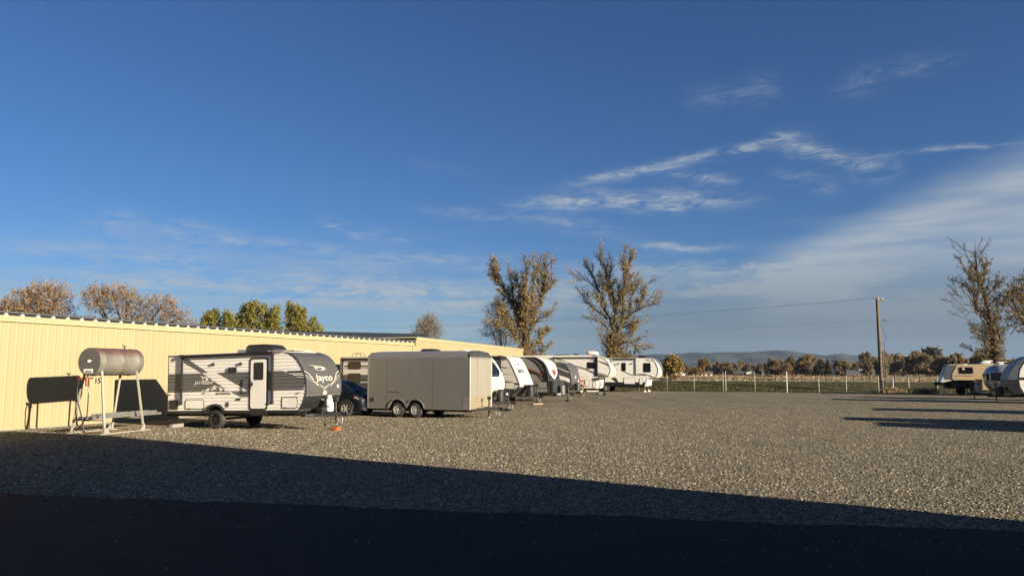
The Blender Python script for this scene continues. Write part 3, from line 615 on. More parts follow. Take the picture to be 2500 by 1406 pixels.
sketch_tree('cottonwood_tree', 'tall cottonwood with bare dark side limbs, behind the two big white fifth wheels', (15.6, 115, 0), KD, 1600, 1690,
    [([(1605, 1690), (1605, 1350), (1600, 1080)], 0.75, 0.5), ([(1545, 1690), (1540, 1330), (1555, 1060)], 0.55, 0.4)],
    [([(1560, 1070), (1555, 950), (1500, 800), (1450, 600), (1400, 500), (1360, 350), (1310, 270), (1245, 200)], 0.42, 0.05, 0.3), ([(1375, 470), (1300, 400), (1230, 375), (1145, 372)], 0.14, 0.02, 0.05),
     ([(1510, 870), (1400, 780), (1300, 690), (1230, 640), (1195, 550)], 0.25, 0.03, 0.3), ([(1600, 1060), (1600, 800), (1580, 600), (1520, 400), (1495, 300), (1440, 180), (1408, 100)], 0.42, 0.04, 0.8),
     ([(1620, 1050), (1690, 850), (1690, 620), (1700, 450), (1720, 300), (1690, 120)], 0.42, 0.04, 1.3), ([(1710, 880), (1800, 800), (1900, 750), (2000, 710), (2065, 690), (2110, 730)], 0.28, 0.02, 0.2),
     ([(1700, 600), (1800, 480), (1880, 440), (1985, 475)], 0.2, 0.02, 0.4), ([(1740, 850), (1790, 680), (1820, 560), (1900, 430)], 0.22, 0.03, 0.5), ([(1710, 330), (1760, 230), (1795, 150)], 0.14, 0.02, 0.8), ([(1520, 400), (1545, 300), (1562, 190)], 0.13, 0.02, 0.2),
     ([(1610, 1230), (1700, 1150), (1800, 1180), (1900, 1300)], 0.2, 0.02, 0.7), ([(1560, 1090), (1500, 980), (1400, 900), (1310, 850)], 0.22, 0.02, 0.3), ([(1640, 1000), (1740, 960), (1830, 940)], 0.2, 0.02, 1.3), ([(1600, 800), (1640, 650), (1660, 480)], 0.2, 0.03, 1.5),
     ([(1640, 1130), (1760, 1060), (1840, 960)], 0.16, 0.02, 1.3), ([(1840, 790), (1900, 690), (1950, 600)], 0.14, 0.02, 1.3), ([(1500, 800), (1450, 700), (1350, 620)], 0.12, 0.02, 1.0), ([(1530, 1250), (1440, 1180), (1400, 1080)], 0.14, 0.02, 0.3), ([(1620, 1350), (1720, 1330), (1800, 1400)], 0.14, 0.02, 1.0), ([(1560, 640), (1510, 520), (1450, 420)], 0.16, 0.02, 1.2)],
    12, dens=14, L=1.25, leafy=7.2, ls=0.094, bare_top=0.6, th=0.026, leaf=lf_gold)
def bushy(name, label, loc, base_r, clumps, seed, leaf, twig=None, L=1.2, leaves=4, ls=0.12, group=None, th=0.02, fork=0.35, up=0.35, dn=1.7):
    t = Tree(seed); H = max(c[0][2] for c in clumps); top = Vector((0, 0, H * fork)); t.limb([(0, 0, 0), (0.05, 0, H * fork * 0.5), top], base_r, base_r * 0.75, 8)
    for c, rad, n in clumps:
        c = Vector(c); st = top + Vector((c.x * 0.08, c.y * 0.08, -0.1 * H * t.r.random())); mid = st.lerp(c, 0.5) + Vector((c.x * 0.05, 0, H * 0.03)) + rvec(t.r) * 0.25
        t.limb([st, mid, c], base_r * 0.45, base_r * 0.12, 6)
        for _ in range(4):
            o = rvec(t.r); e = c + Vector((o.x * rad[0], o.y * rad[1], abs(o.z) * rad[2])) * 0.9; t.limb([mid.lerp(c, t.r.uniform(0.3, 1)), c.lerp(e, 0.5) + rvec(t.r) * 0.2, e], base_r * 0.16, 0.012, 4)
        t.clump(c, rad, int(n * dn), L, th * 1.15, leaves * 1.7, ls * 0.9, up=up)
    return t.done(name, label, loc, group, leaf=leaf, twig=twig)
bushy('bare_tree', 'smaller grey half bare tree standing left of the leaning golden cottonwood', (-1.6, 121, 0), 0.32, [((-0.8, 0, 11.2), (1.5, 1.5, 1.8), 110), ((1.2, 0.4, 9.8), (1.6, 1.5, 2.2), 110), ((-1.4, 0.3, 8.4), (1.5, 1.5, 2.0), 110), ((0.6, -0.5, 6.8), (2.0, 1.8, 2.0), 120), ((-0.2, 0, 12.6), (0.9, 0.9, 1.4), 60)], 21, lf_grey, twig=m_twig, L=1.3, leaves=1.8, ls=0.09)
KF = 0.0212 * 1.45
sketch_tree('dead_top_tree', 'dark leaning tree with a bare dead top above the cream and silver trailers', (74.6, 118, 0), 0.0137, 1500, 1690,
    [([(1530, 1690), (1500, 1200), (1450, 850)], 0.95, 0.55)],
    [([(1450, 850), (1450, 700), (1430, 560), (1420, 420), (1410, 330)], 0.5, 0.16, 0.8), ([(1415, 400), (1410, 250), (1395, 80)], 0.16, 0.03, 0.0), ([(1410, 330), (1360, 230), (1275, 175)], 0.12, 0.02, 0.0), ([(1360, 230), (1320, 120)], 0.08, 0.02, 0.0),
     ([(1420, 380), (1480, 280), (1510, 120)], 0.12, 0.02, 0.0), ([(1410, 240), (1460, 180)], 0.07, 0.02, 0.0), ([(1470, 980), (1380, 900), (1310, 830), (1290, 760), (1315, 735)], 0.42, 0.28, 0.1), ([(1310, 900), (1260, 780), (1200, 710), (1100, 715), (980, 655)], 0.16, 0.02, 0.0),
     ([(1280, 870), (1210, 880), (1130, 960)], 0.12, 0.02, 0.0), ([(1260, 800), (1150, 800), (1035, 790)], 0.1, 0.02, 0.0), ([(1200, 710), (1150, 640)], 0.07, 0.02, 0.0), ([(1430, 520), (1350, 470), (1290, 400)], 0.2, 0.04, 1.6), ([(1430, 600), (1330, 590), (1230, 535)], 0.16, 0.03, 0.6),
     ([(1440, 640), (1350, 640), (1260, 600)], 0.16, 0.03, 1.3), ([(1450, 700), (1530, 620), (1600, 560)], 0.16, 0.03, 0.8), ([(1440, 560), (1500, 430), (1510, 340)], 0.16, 0.03, 1.3), ([(1460, 800), (1560, 720), (1600, 700)], 0.16, 0.03, 0.5), ([(1490, 1150), (1350, 1090), (1240, 1100)], 0.16, 0.03, 0.6),
     ([(1500, 1200), (1400, 1200), (1340, 1150)], 0.16, 0.03, 0.8), ([(1480, 1000), (1560, 940), (1590, 960)], 0.14, 0.03, 0.7), ([(1510, 1300), (1420, 1320), (1370, 1260)], 0.16, 0.03, 1.2), ([(1460, 900), (1340, 850), (1300, 700)], 0.16, 0.03, 0.5), ([(1520, 1400), (1400, 1380), (1320, 1340)], 0.16, 0.03, 1.4), ([(1530, 1300), (1570, 1230), (1580, 1150)], 0.12, 0.03, 0.7)],
    31, dens=10.0, L=1.25, leafy=7.0, ls=0.10, th=0.026, leaf=lf_dull, twig=m_twigd)
bushy('cottonwood_tree', 'broad amber leaved tree cut off by the right edge of the view', (82.2, 118, 0), 0.6, [((-1.5, 0, 14.5), (3.2, 3, 2.2), 150), ((-4.3, 0, 12.5), (2.8, 2.5, 1.6), 110), ((0.5, 0.5, 11.5), (3.4, 3, 2.2), 150), ((-2.8, -0.5, 9.6), (2.6, 2.4, 1.2), 80), ((3, 0, 13.2), (3.2, 3, 2.8), 150), ((2, 0, 16.5), (2.5, 2.5, 2.2), 110), ((-0.5, 0, 8.3), (2.2, 2.2, 1.0), 50)], 32, lf_gold, twig=m_twigd, L=1.3, leaves=4, ls=0.13)
# behind the cream building, left
bushy('cottonwood_tree', 'wide rusty brown tree above the roof at far left', (-61.5, 98, -1.1), 0.5, [((-4.6, 0, 9.4), (2.2, 2.2, 2.0), 110), ((-1.6, 0, 11.4), (2.2, 2.4, 2.0), 150), ((0.4, 0.6, 12.6), (2.0, 2.2, 1.7), 150), ((2.6, 0, 12.2), (1.5, 2.0, 2.0), 120), ((-2.8, -0.5, 9.2), (2.4, 2.2, 2.0), 130), ((1.0, 0.3, 9.6), (2.6, 2.4, 1.8), 140), ((3.4, 0, 9.6), (1.4, 1.8, 2.2), 60)], 41, lf_brown, L=1.2, leaves=3.4, ls=0.10)
bushy('cottonwood_tree', 'spreading tree with pale forked limbs showing, above the roof', (-49.2, 97, -0.7), 0.55, [((-4.0, 0, 11.9), (1.6, 1.8, 1.4), 100), ((-2.0, 0.4, 12.3), (1.8, 1.8, 1.0), 90), ((0.0, -0.3, 11.6), (1.8, 1.8, 1.0), 90), ((4.3, 0, 10.8), (1.7, 1.7, 1.3), 110), ((6.2, 0.3, 9.4), (1.5, 1.6, 0.9), 70), ((1.2, 0.4, 9.9), (1.6, 1.8, 1.3), 80), ((-3.4, 0.2, 10.2), (1.4, 1.6, 1.2), 50), ((3.0, 0, 8.6), (1.8, 1.8, 0.8), 50), ((0.2, 0, 8.5), (2.0, 1.8, 0.8), 50)], 42, lf_brown, L=1.15, leaves=2.8, ls=0.10, fork=0.52)
bushy('cottonwood_tree', 'small rusty tree top at the left edge above the roof', (-67.8, 102, 0), 0.25, [((0, 0, 10.2), (0.9, 0.9, 1.1), 50), ((0.3, 0, 9.0), (1.0, 1.0, 0.9), 40)], 43, lf_brown, ls=0.11, leaves=4, L=0.8)
bushy('cottonwood_tree', 'low rusty tree top between the left edge and the wide brown tree', (-65.0, 101, 0), 0.25, [((0, 0, 9.4), (1.4, 1.2, 1.2), 70)], 44, lf_brown, ls=0.11, leaves=4, L=0.8)
bushy('cottonwood_tree', 'faint low brown tree top right of the spreading tree above the roof', (-46.2, 110, 0), 0.25, [((0.4, 0, 8.2), (1.2, 1.2, 1.1), 60), ((-0.6, 0, 7.4), (1.2, 1.2, 1.0), 40)], 45, lf_grey, ls=0.09, leaves=2, L=0.8)
def poplar(px, label, h, w, tops, seed):
    r = random.Random(seed); cl = []
    for x, zt, wd in tops:
        zt -= 0.75; z = zt - 0.7
        while z > 3.6: 
            f = min(1, (zt - z) / 3.5); cl.append(((x + r.uniform(-0.15, 0.15), r.uniform(-0.5, 0.5), z), (wd * (0.35 + 0.40 * f), wd * (0.35 + 0.40 * f), 0.80), 20)); z -= 1.0
    return bushy('poplar_tree', label, (px, 100, 0), 0.22, cl, seed, lf_green, L=0.6, leaves=6, ls=0.10, group='green poplars behind the roof', fork=0.3, up=0.6, dn=2.2)
poplar(-39.6, 'green poplar, leftmost of the row behind the roof', 10, 1, [(-0.3, 10.4, 0.8), (0.6, 10.7, 0.6), (-0.9, 9.6, 0.6)], 51)
poplar(-37.3, 'short pointed green poplar, second from left in the row behind the roof', 10, 1, [(-0.2, 10.4, 0.8), (0.6, 9.8, 0.8), (1.1, 8.8, 0.6)], 52)
poplar(-34.0, 'widest and tallest green poplar of the row behind the roof', 11, 1, [(-1.5, 10.9, 0.8), (-0.5, 11.6, 0.8), (0.4, 11.8, 0.8), (1.5, 11.2, 0.7), (-2.1, 9.8, 0.5)], 53)
poplar(-31.1, 'narrow green poplar right of the tallest one behind the roof', 11, 1, [(0.0, 11.2, 0.75), (-0.5, 10.2, 0.6)], 54)
poplar(-28.6, 'tall green poplar second from right in the row behind the roof', 11, 1, [(-0.6, 11.5, 0.75), (0.3, 11.3, 0.8), (1.1, 10.9, 0.6)], 55)
poplar(-26.4, 'low rounded green poplar at the right end of the row behind the roof', 9, 1, [(0.0, 9.6, 0.9), (0.9, 8.6, 0.8), (-0.9, 9.2, 0.7)], 56)
bushy('bare_tree', 'lone round reddish bare tree above the join of the two cream buildings', (-11.6, 104, 0), 0.25, [((0.2, 0, 8.4), (1.1, 1.1, 1.3), 130), ((1.1, 0, 7.4), (1.0, 1.0, 1.5), 110), ((-1.2, 0, 6.6), (0.9, 1.0, 1.2), 100), ((0.1, 0, 6.4), (1.5, 1.3, 1.3), 110), ((-0.4, 0, 7.9), (0.9, 1.0, 1.0), 80)], 61, lf_grey, L=0.9, leaves=1.6, ls=0.07, th=0.016)
bushy('golden_bush', 'rounded golden bush tree right of the last white fifth wheel', (27.3, 130, 0.6), 0.16, [((-0.45, 0, 2.6), (0.95, 1.0, 0.9), 90), ((0.45, 0, 2.3), (1.0, 1.0, 1.0), 90), ((0, 0, 3.2), (0.7, 0.8, 0.55), 60), ((0.1, 0, 1.2), (1.3, 1.1, 0.7), 90)], 62, lf_gold, L=0.7, leaves=7, ls=0.13, fork=0.2)
bushy('golden_tree', 'small golden tree on a thin trunk among the distant farm buildings', (101.5, 405, -1.1), 0.25, [((0, 0, 7.4), (2.6, 2.4, 1.5), 90), ((-0.8, 0, 6.0), (1.5, 1.5, 0.9), 50)], 63, lf_gold, L=1.2, leaves=6, ls=0.3, fork=0.6)
bushy('golden_bush', 'small olive gold bush left of the low white farm building', (100.0, 413, -1.1), 0.25, [((0, 0, 2.6), (3.2, 2.6, 1.8), 110)], 64, lf_gold, L=1.2, leaves=6, ls=0.32, fork=0.3)
# distant wood along the river: separate trees sharing a few crowns
FAR = []
for q in range(7):
    t = Tree(100 + q); r = t.r; H = r.uniform(11, 15); t.limb([(0, 0, 0), (0.2, 0, H * 0.4), (0, 0.2, H * 0.85)], 0.4, 0.1, 5)
    for _ in range(13 + q % 3):
        f = r.uniform(0.12, 1); w = H * 0.30 * math.sin(math.pi * min(0.97, f * 0.85 + 0.1)) + 0.6; a = r.uniform(0, 6.28); d = r.uniform(0, w)
        c = Vector((math.cos(a) * d, math.sin(a) * d, H * f * 0.93)); t.limb([(0, 0, c.z * 0.55), c], 0.16, 0.04, 4)
        t.clump(c, (1.9, 1.9, 1.5), 34, 1.5, 0.05, 7.0, 0.42, 0.6)
    o = t.done('river_tree', '', (0, 0, -50), bark=m_bark, twig=m_twigd, leaf=[lf_dull, lf_grey, lf_brown, lf_dull, lf_gold, lf_grey, lf_dull][q]); FAR.append(o)
def copy_tree(o, loc, rz, sc, used=set()):
    def cp(s, par):
        c = s.copy(); COL.objects.link(c); c.parent = par
        for ch in list(s.children):
            cp(ch, c)
        return c
    if o.name in used: c = cp(o, None)
    else: used.add(o.name); c = o
    c.location = loc; c.rotation_euler.z = rz; c.scale = sc; return c
def far_wood():
    r = random.Random(77); prof = [(8, 7.5), (12, 8.0), (13.5, 8.5), (15, 10), (17, 9.5), (18.5, 11), (20, 13), (21.5, 14), (22.5, 11), (24, 12), (25, 14.5), (26, 15), (28, 16), (30, 16.5), (31.5, 14), (34, 12), (37, 15)]
    az = 8.0; i = 0
    while az < 37.5:
        D = r.uniform(440, 560); h = interp(prof, az) * r.uniform(0.60, 0.80) * D / 480
        src = FAR[r.randrange(7)]; s = h / 13.0
        c = copy_tree(src, (D * math.sin(R(az)), D * math.cos(R(az)), -1.2), r.uniform(0, 6.28), (s * r.uniform(0.75, 1.35), s * r.uniform(0.75, 1.35), s * r.uniform(0.85, 1.15)))
        tag(c, 'autumn tree in the distant wood along the skyline', 'tree', 'trees of the distant wood'); az += r.uniform(0.18, 0.48); i += 1
far_wood()
def spruce(loc, H, w, seed, label):
    t = Tree(seed); r = t.r; t.limb([(0, 0, 0), (0, 0, H * 0.5), (0, 0, H)], 0.2, 0.03, 6); z = 0.4
    while z < H - 0.3:
        rad = w * (1 - z / H) ** 0.8
        for k in range(12):
            a = r.uniform(0, 6.28); L = rad * r.uniform(0.7, 1.1); e = Vector((math.cos(a) * L, math.sin(a) * L, z - L * 0.25)); t.tw.tube([(0, 0, z), e], [0.05, 0.02], 3, cap=False)
            for _ in range(12): leafquad(t.lv, Vector((0, 0, z)).lerp(e, r.uniform(0.3, 1.05)) + rvec(r) * 0.35, 0.3 * r.uniform(0.6, 1.2), r)
        z += 0.55
    return t.done('spruce_tree', label, loc, leaf=lf_spruce, twig=m_twigd)
def azloc(az, D, z=-1.1): return (D * math.sin(R(az)), D * math.cos(R(az)), z)
spruce(azloc(21.62, 400), 6.4, 2.7, 71, 'wide dark spruce left of the white two storey farmhouse')
spruce(azloc(22.40, 400), 8.6, 2.6, 72, 'tall dark spruce touching the white two storey farmhouse')
spruce(azloc(15.6, 395), 4.0, 1.6, 73, 'short dark spruce near the long dark farm shed')
# ------------------------------------------------------------------ farm buildings far behind
def gz(D): return interp([(99, 0.62), (130, 0.70), (300, 0.20), (420, -1.15), (9000, -1.15)], D)
m_hwhite = mat('house_white', (0.752, 0.7426, 0.705), 0.7); m_hred = mat('barn_red', (0.1568, 0.0336, 0.0196), 0.8); m_hroof = mat('farm_roof', (0.084, 0.084, 0.0868), 0.7); m_hroofg = mat('barn_roof', (0.112, 0.1176, 0.1204), 0.6); m_hdark = mat('dark_shed', (0.028, 0.0308, 0.0336), 0.7)
def house(name, label, az, D, w, d, eave, ridge, wallm, roofm, rz=0.0, wins=(), over=0.25, wing=None, cat='house', cupola=False):
    b = empty(name, azloc(az, D, gz(D) - 0.05), rz - R(az), label, cat)
    def gab(mb, x0, x1, y0, y1, z0, e, rg, rdir='x'):
        if rdir == 'x':
            ym = (y0 + y1) / 2; return mb.add([(x, y, z) for x in (x0, x1) for y, z in ((y0, z0), (y1, z0), (y1, e), (ym, rg), (y0, e))], [(0, 1, 2, 3, 4), (9, 8, 7, 6, 5), (0, 4, 9, 5), (1, 6, 7, 2), (4, 3, 8, 9), (3, 2, 7, 8)])
    gab(MB(), -w / 2, w / 2, -d / 2, d / 2, 0, eave, ridge - 0.06).build('wall', wallm, b)
    sl = (ridge - eave) / (d / 2); mb = MB()
    for s in (-1, 1):
        y1 = s * (d / 2 + over); z1 = eave - sl * over
        mb.add([(-w / 2 - over, 0, ridge), (w / 2 + over, 0, ridge), (w / 2 + over, y1, z1), (-w / 2 - over, y1, z1), (-w / 2 - over, 0, ridge + 0.15), (w / 2 + over, 0, ridge + 0.15), (w / 2 + over, y1, z1 + 0.15), (-w / 2 - over, y1, z1 + 0.15)],
               [(0, 1, 2, 3), (4, 7, 6, 5), (0, 4, 5, 1), (1, 5, 6, 2), (2, 6, 7, 3), (3, 7, 4, 0)])
    mb.build('roof', roofm, b)
    for i, (face, a, z, ww, hh) in enumerate(wins):
        q = MB().box(a - ww / 2, a + ww / 2, -d / 2 - 0.05, -d / 2 - 0.003, z, z + hh) if face == 'f' else MB().box(w / 2 + 0.003, w / 2 + 0.05, a - ww / 2, a + ww / 2, z, z + hh) if face == 'r' else MB().box(-w / 2 - 0.05, -w / 2 - 0.003, a - ww / 2, a + ww / 2, z, z + hh)
        q.build('window', m_glass, b)
    if cupola: MB().box(-0.6, 1.0, -0.7, 0.7, ridge - 0.1, ridge + 0.75).build('cupola', m_hwhite, b)
    return b
house('farmhouse', 'white two storey farmhouse with two windows in its gable end', 22.95, 470, 8.0, 5.6, 4.5, 6.0, m_hwhite, m_hwhite, R(-90), [('r', -0.1, 3.1, 1.7, 1.1), ('r', -0.1, 0.8, 1.7, 1.1)])
house('farmhouse_wing', 'dark low farmhouse with white porch half hidden by the spruces', 22.05, 474, 7.5, 6, 2.4, 4.6, m_hdark, m_hwhite, R(0), [('f', 2, 0.8, 1.2, 1.0)])
house('barn', 'low barn with broad grey roof and white cupola left of the power pole', 24.45, 455, 13.6, 11, 0.7, 3.6, m_hwhite, m_hroofg, R(0), cupola=True, cat='barn')
house('farm_shed', 'long dark farm shed with a bright white end', 16.75, 450, 9.5, 4.5, 1.9, 2.9, m_hdark, m_hroof, R(0), cat='shed')
house('farm_shed', 'bright white small gabled shed right of the long dark shed', 17.28, 449, 3.4, 4.4, 2.1, 3.1, m_hwhite, m_hwhite, R(90), cat='shed')
house('farm_house', 'low white farm building with brown roof under the golden tree', 14.25, 450, 6.4, 5, 1.7, 2.9, m_hwhite, m_wood, R(0), [('f', 1.0, 0.6, 1.2, 0.8), ('f', -1.5, 0.4, 0.9, 1.2)])
house('farm_house', 'flat white annex left of the low brown roofed farm building', 13.5, 450, 3.6, 4, 1.2, 1.5, m_hwhite, m_hwhite, R(0))
house('red_shed', 'small red shed right of the rounded golden bush', 12.65, 400, 2.9, 3, 1.5, 2.0, m_hred, m_hroof, R(0), cat='shed')
def van(az, D, label):
    b = empty('parked_van', azloc(az, D, gz(D)), R(40) - R(az), label, 'van')
    MB().prism([(-1.9, 0.35), (1.7, 0.35), (2.2, 0.9), (1.4, 1.15), (0.9, 2.0), (-1.9, 2.0)], -0.85, 0.85).build('body', m_hwhite, b)
    MB().prism([(1.36, 1.2), (0.95, 1.9), (0.2, 1.9), (0.2, 1.2)], -0.87, 0.87).build('window', m_glass, b)
    for x in (-1.2, 1.3):
        for y in (-0.8, 0.8): MB().lathe([(0.0, -0.1), (0.32, -0.1), (0.32, 0.1), (0, 0.1)], (x, y, 0.32), 'y', 10).build('wheel', m_tyre, b)
van(12.1, 330, 'tiny white van, left of the two beside the golden bush'); van(12.35, 338, 'tiny white van, right of the two beside the golden bush')

# ------------------------------------------------------------------ fences, pole, wires
def yard_fence():
    f = empty('yard_fence', UV(-2, 81.5), -PHI, 'low galvanised yard fence with slim posts along the far edge of the gravel', 'fence')
    def post(u, h, r, m, v=0.0): MB().lathe([(r, -0.1), (r, h - r * 0.6), (r * 0.6, h), (0.0, h + r * 0.2)], (u + 2, v, 0), 'z', 8).build('post', m, f, smooth=40)
    for u, h in ((-31.2, 1.65), (-28.1, 1.65), (-24.9, 1.65), (-21.78, 1.65), (-18.8, 1.65), (-15.81, 2.0), (-12.99, 1.72)): post(u, h, 0.026, m_post)
    post(-10.04, 2.02, 0.03, m_post); post(-9.84, 2.1, 0.032, m_postw, 0.5); post(-6.93, 2.02, 0.03, m_post, 0.3); post(-3.84, 2.07, 0.06, m_postw, -0.3)
    us = [-0.88, 1.6, 4.44, 7.03, 9.41, 11.74, 14.4, 17.4, 20.4, 23.5, 26.6, 29.7, 32.8, 36]
    for k, u in enumerate(us): post(u, 1.65, 0.028, m_postw if k in (0, 1) else m_post)
    mb = MB().tube([(us[0] + 2, 0, 1.62), (us[-1] + 2, 0, 1.62)], 0.024, 6); mb.build('top_rail', m_post, f)
    for z in (0.25, 0.75, 1.2): MB().tube([(us[0] + 2, 0, z), (us[-1] + 2, 0, z)], 0.005, 4).build('strand', m_post, f)
    for z in (0.3, 0.8, 1.3): MB().tube([(-29.2, 0, z), (-8.04, 0, z)], 0.005, 4).build('strand', m_post, f)
    # chain link fabric, right-hand run
    mb = MB(); x0 = us[0] + 2
    for i in range(0, 900):
        x = x0 + i * 0.05
        if x > us[-1] + 2: break
        for s in (-1, 1):
            a = Vector((x, 0, 0.08 if s > 0 else 1.6)); b = a + Vector((1.52, 0, 1.52 * s)); w = 0.0016
            mb.add([a - Vector((w, 0, 0)), a + Vector((w, 0, 0)), b + Vector((w, 0, 0)), b - Vector((w, 0, 0))], [(0, 1, 2, 3)])
    mb.build('chain_link', m_post, f)
yard_fence()
def field_fence():
    f = empty('field_fence', UV(0, 100.2, 0.6), -PHI, 'brown wooden post and wire fence beyond the road along the dry field', 'fence'); r = random.Random(9); us = []
    u = -40.0
    for u in [-41, -37.5, -33.4, -29.6, -25.5, -21.8, -18.8, -15.4, -11.8, -9.1, -6.4, -6.0, -3.9, -3.0, -0.2, 2.0, 2.8, 4.6, 6.2, 7.2, 8.7, 9.8, 11.6, 14, 16.5, 19, 22, 25, 28, 31, 34, 37, 40, 44]:
        h = r.uniform(1.0, 1.22); us.append(u); MB().tube([(u, 0, -0.1), (u + r.uniform(-0.04, 0.04), 0, h)], [0.085, 0.07], 7).build('post', m_wood, f)
    for z in (0.45, 0.75, 1.0): MB().tube([(us[0], 0, z), (us[-1], 0, z)], 0.012, 4).build('strand', m_wire, f)
    MB().box(-9.0, -6.5, 0.05, 0.12, 0.85, 1.0).box(-9.0, -6.5, 0.05, 0.12, 0.4, 0.52).build('rail', m_wood, f)
yard = field_fence()
def pole(name, loc, h, label, detail=True):
    b = empty(name, loc, 0, label, 'power pole')
    MB().tube([(0, 0, -0.1), (0, 0, h * 0.5), (0, 0, h)], [0.19, 0.16, 0.125], 12).build('shaft', m_wood, b, smooth=50)
    if detail:
        MB().box(-0.1, 0.62, -0.06, 0.06, h - 0.22, h - 0.08).build('bracket', m_wood, b)
        for x in (0.15, 0.55): MB().lathe([(0.03, 0), (0.07, 0.05), (0.05, 0.12), (0.08, 0.17), (0.02, 0.26)], (x, 0, h - 0.08), 'z', 8).build('insulator', m_bracket, b)
        MB().box(-0.22, 0.32, -0.17, -0.12, h - 1.61, h - 1.56).build('crossarm', m_wood, b)
        MB().tube([(0.45, -0.1, h - 2.2), (0.78, -0.1, h - 2.2), (0.78, -0.1, h - 2.6), (0.5, -0.1, h - 2.6)], 0.012, 5).build('jumper', m_wire, b)
        MB().box(0.45, 0.68, -0.16, -0.05, h - 2.26, h - 2.08).build('fuse', m_black, b)
        MB().tube([(0.12, -0.1, h - 2.4), (0.62, -0.12, h - 3.9), (0.45, -0.12, h - 4.3)], 0.02, 5).build('drop_cable', m_wire, b)
        MB().tube([(0.42, -0.15, h - 4.4), (0.42, -0.15, h * 0.35), (0.42, -0.15, 0.0)], 0.03, 8).build('riser', m_dkg, b, smooth=50)
        for z in (h - 4.4, h - 7.2): MB().box(0.0, 0.44, -0.2, -0.12, z - 0.02, z + 0.03).build('standoff', m_dkg, b)
        MB().box(0.22, 0.42, -0.12, 0.1, 1.6, 2.9).build('meter_box', m_dkg, b)
    return b
PP = Vector((36.3, 75.45, 0.0))
pole('power_pole', (PP.x, PP.y, 0.1), 9.15, 'weathered wooden power pole with riser conduit behind the yard fence')
pole('power_pole', (-42.6, 132, 0), 9.9, 'wooden power pole behind the green poplars', False)
def wire(p, q, sag, r, label):
    pts = [Vector(p).lerp(Vector(q), i / 40) - Vector((0, 0, sag * 4 * (i / 40) * (1 - i / 40))) for i in range(41)]
    tag(MB().tube(pts, r, 4, cap=False).build('power_line', m_wire), label, 'power line', 'overhead power lines')
hp = 9.35
wire((PP.x - 0.2, PP.y - 0.2, hp), (-42.6, 132, 9.85), 1.1, 0.007, 'upper overhead wire running left from the power pole'); wire((PP.x + 0.2, PP.y - 0.2, hp - 0.03), (-42.6, 132.4, 9.6), 1.1, 0.007, 'second overhead wire just under the upper one left of the power pole')
wire((PP.x, PP.y - 0.2, 7.1), (-42.6, 132, 7.4), 0.9, 0.005, 'faint lower overhead wire left of the power pole'); wire((PP.x - 0.2, PP.y - 0.2, hp), (112, 112, 11.8), 0.9, 0.007, 'upper overhead wire running right from the power pole'); wire((PP.x, PP.y - 0.2, 7.1), (112, 112, 9.0), 0.9, 0.005, 'faint lower overhead wire right of the power pole')
w_ = MB().lathe([(0.06, -0.05), (0.06, 1.35), (0.03, 1.4)], (0, 0, 0), 'z', 8).build('marker_post', m_postw, smooth=40); w_.location = UV(5.8, 83.2, 0.08); tag(w_, 'white marker post standing right of the power pole base', 'post')
def weeds(loc, n, w, seed, label, m, h=0.5):
    r = random.Random(seed); mb = MB()
    for i in range(n):
        p = Vector((r.gauss(0, w), r.gauss(0, w * 0.6), 0)); t = Vector((r.uniform(-.15, .15), r.uniform(-.15, .15), h * r.uniform(0.5, 1.1))); d = Vector((0.03, 0.01, 0)); mb.add([p - d, p + d, p + t], [(0, 1, 2)])
        for _ in range(2): leafquad(mb, p + t * r.uniform(0.5, 1), 0.07, r)
    o = mb.build('weed_clump', m); o.location = loc; tag(o, label, 'plant')
weeds(UV(5.95, 83.0, 0.06), 110, 0.45, 1, 'clump of dry pale weeds at the foot of the white marker post', lf_brown); weeds(UV(5.2, 82.8, 0.04), 70, 0.3, 2, 'smaller clump of dry weeds beside the power pole riser', lf_brown); weeds(UV(8.3, 80.9, 0.0), 160, 0.5, 3, 'dark tumbleweed heap against the fence left of the cream trailer', lf_dull, 0.6)
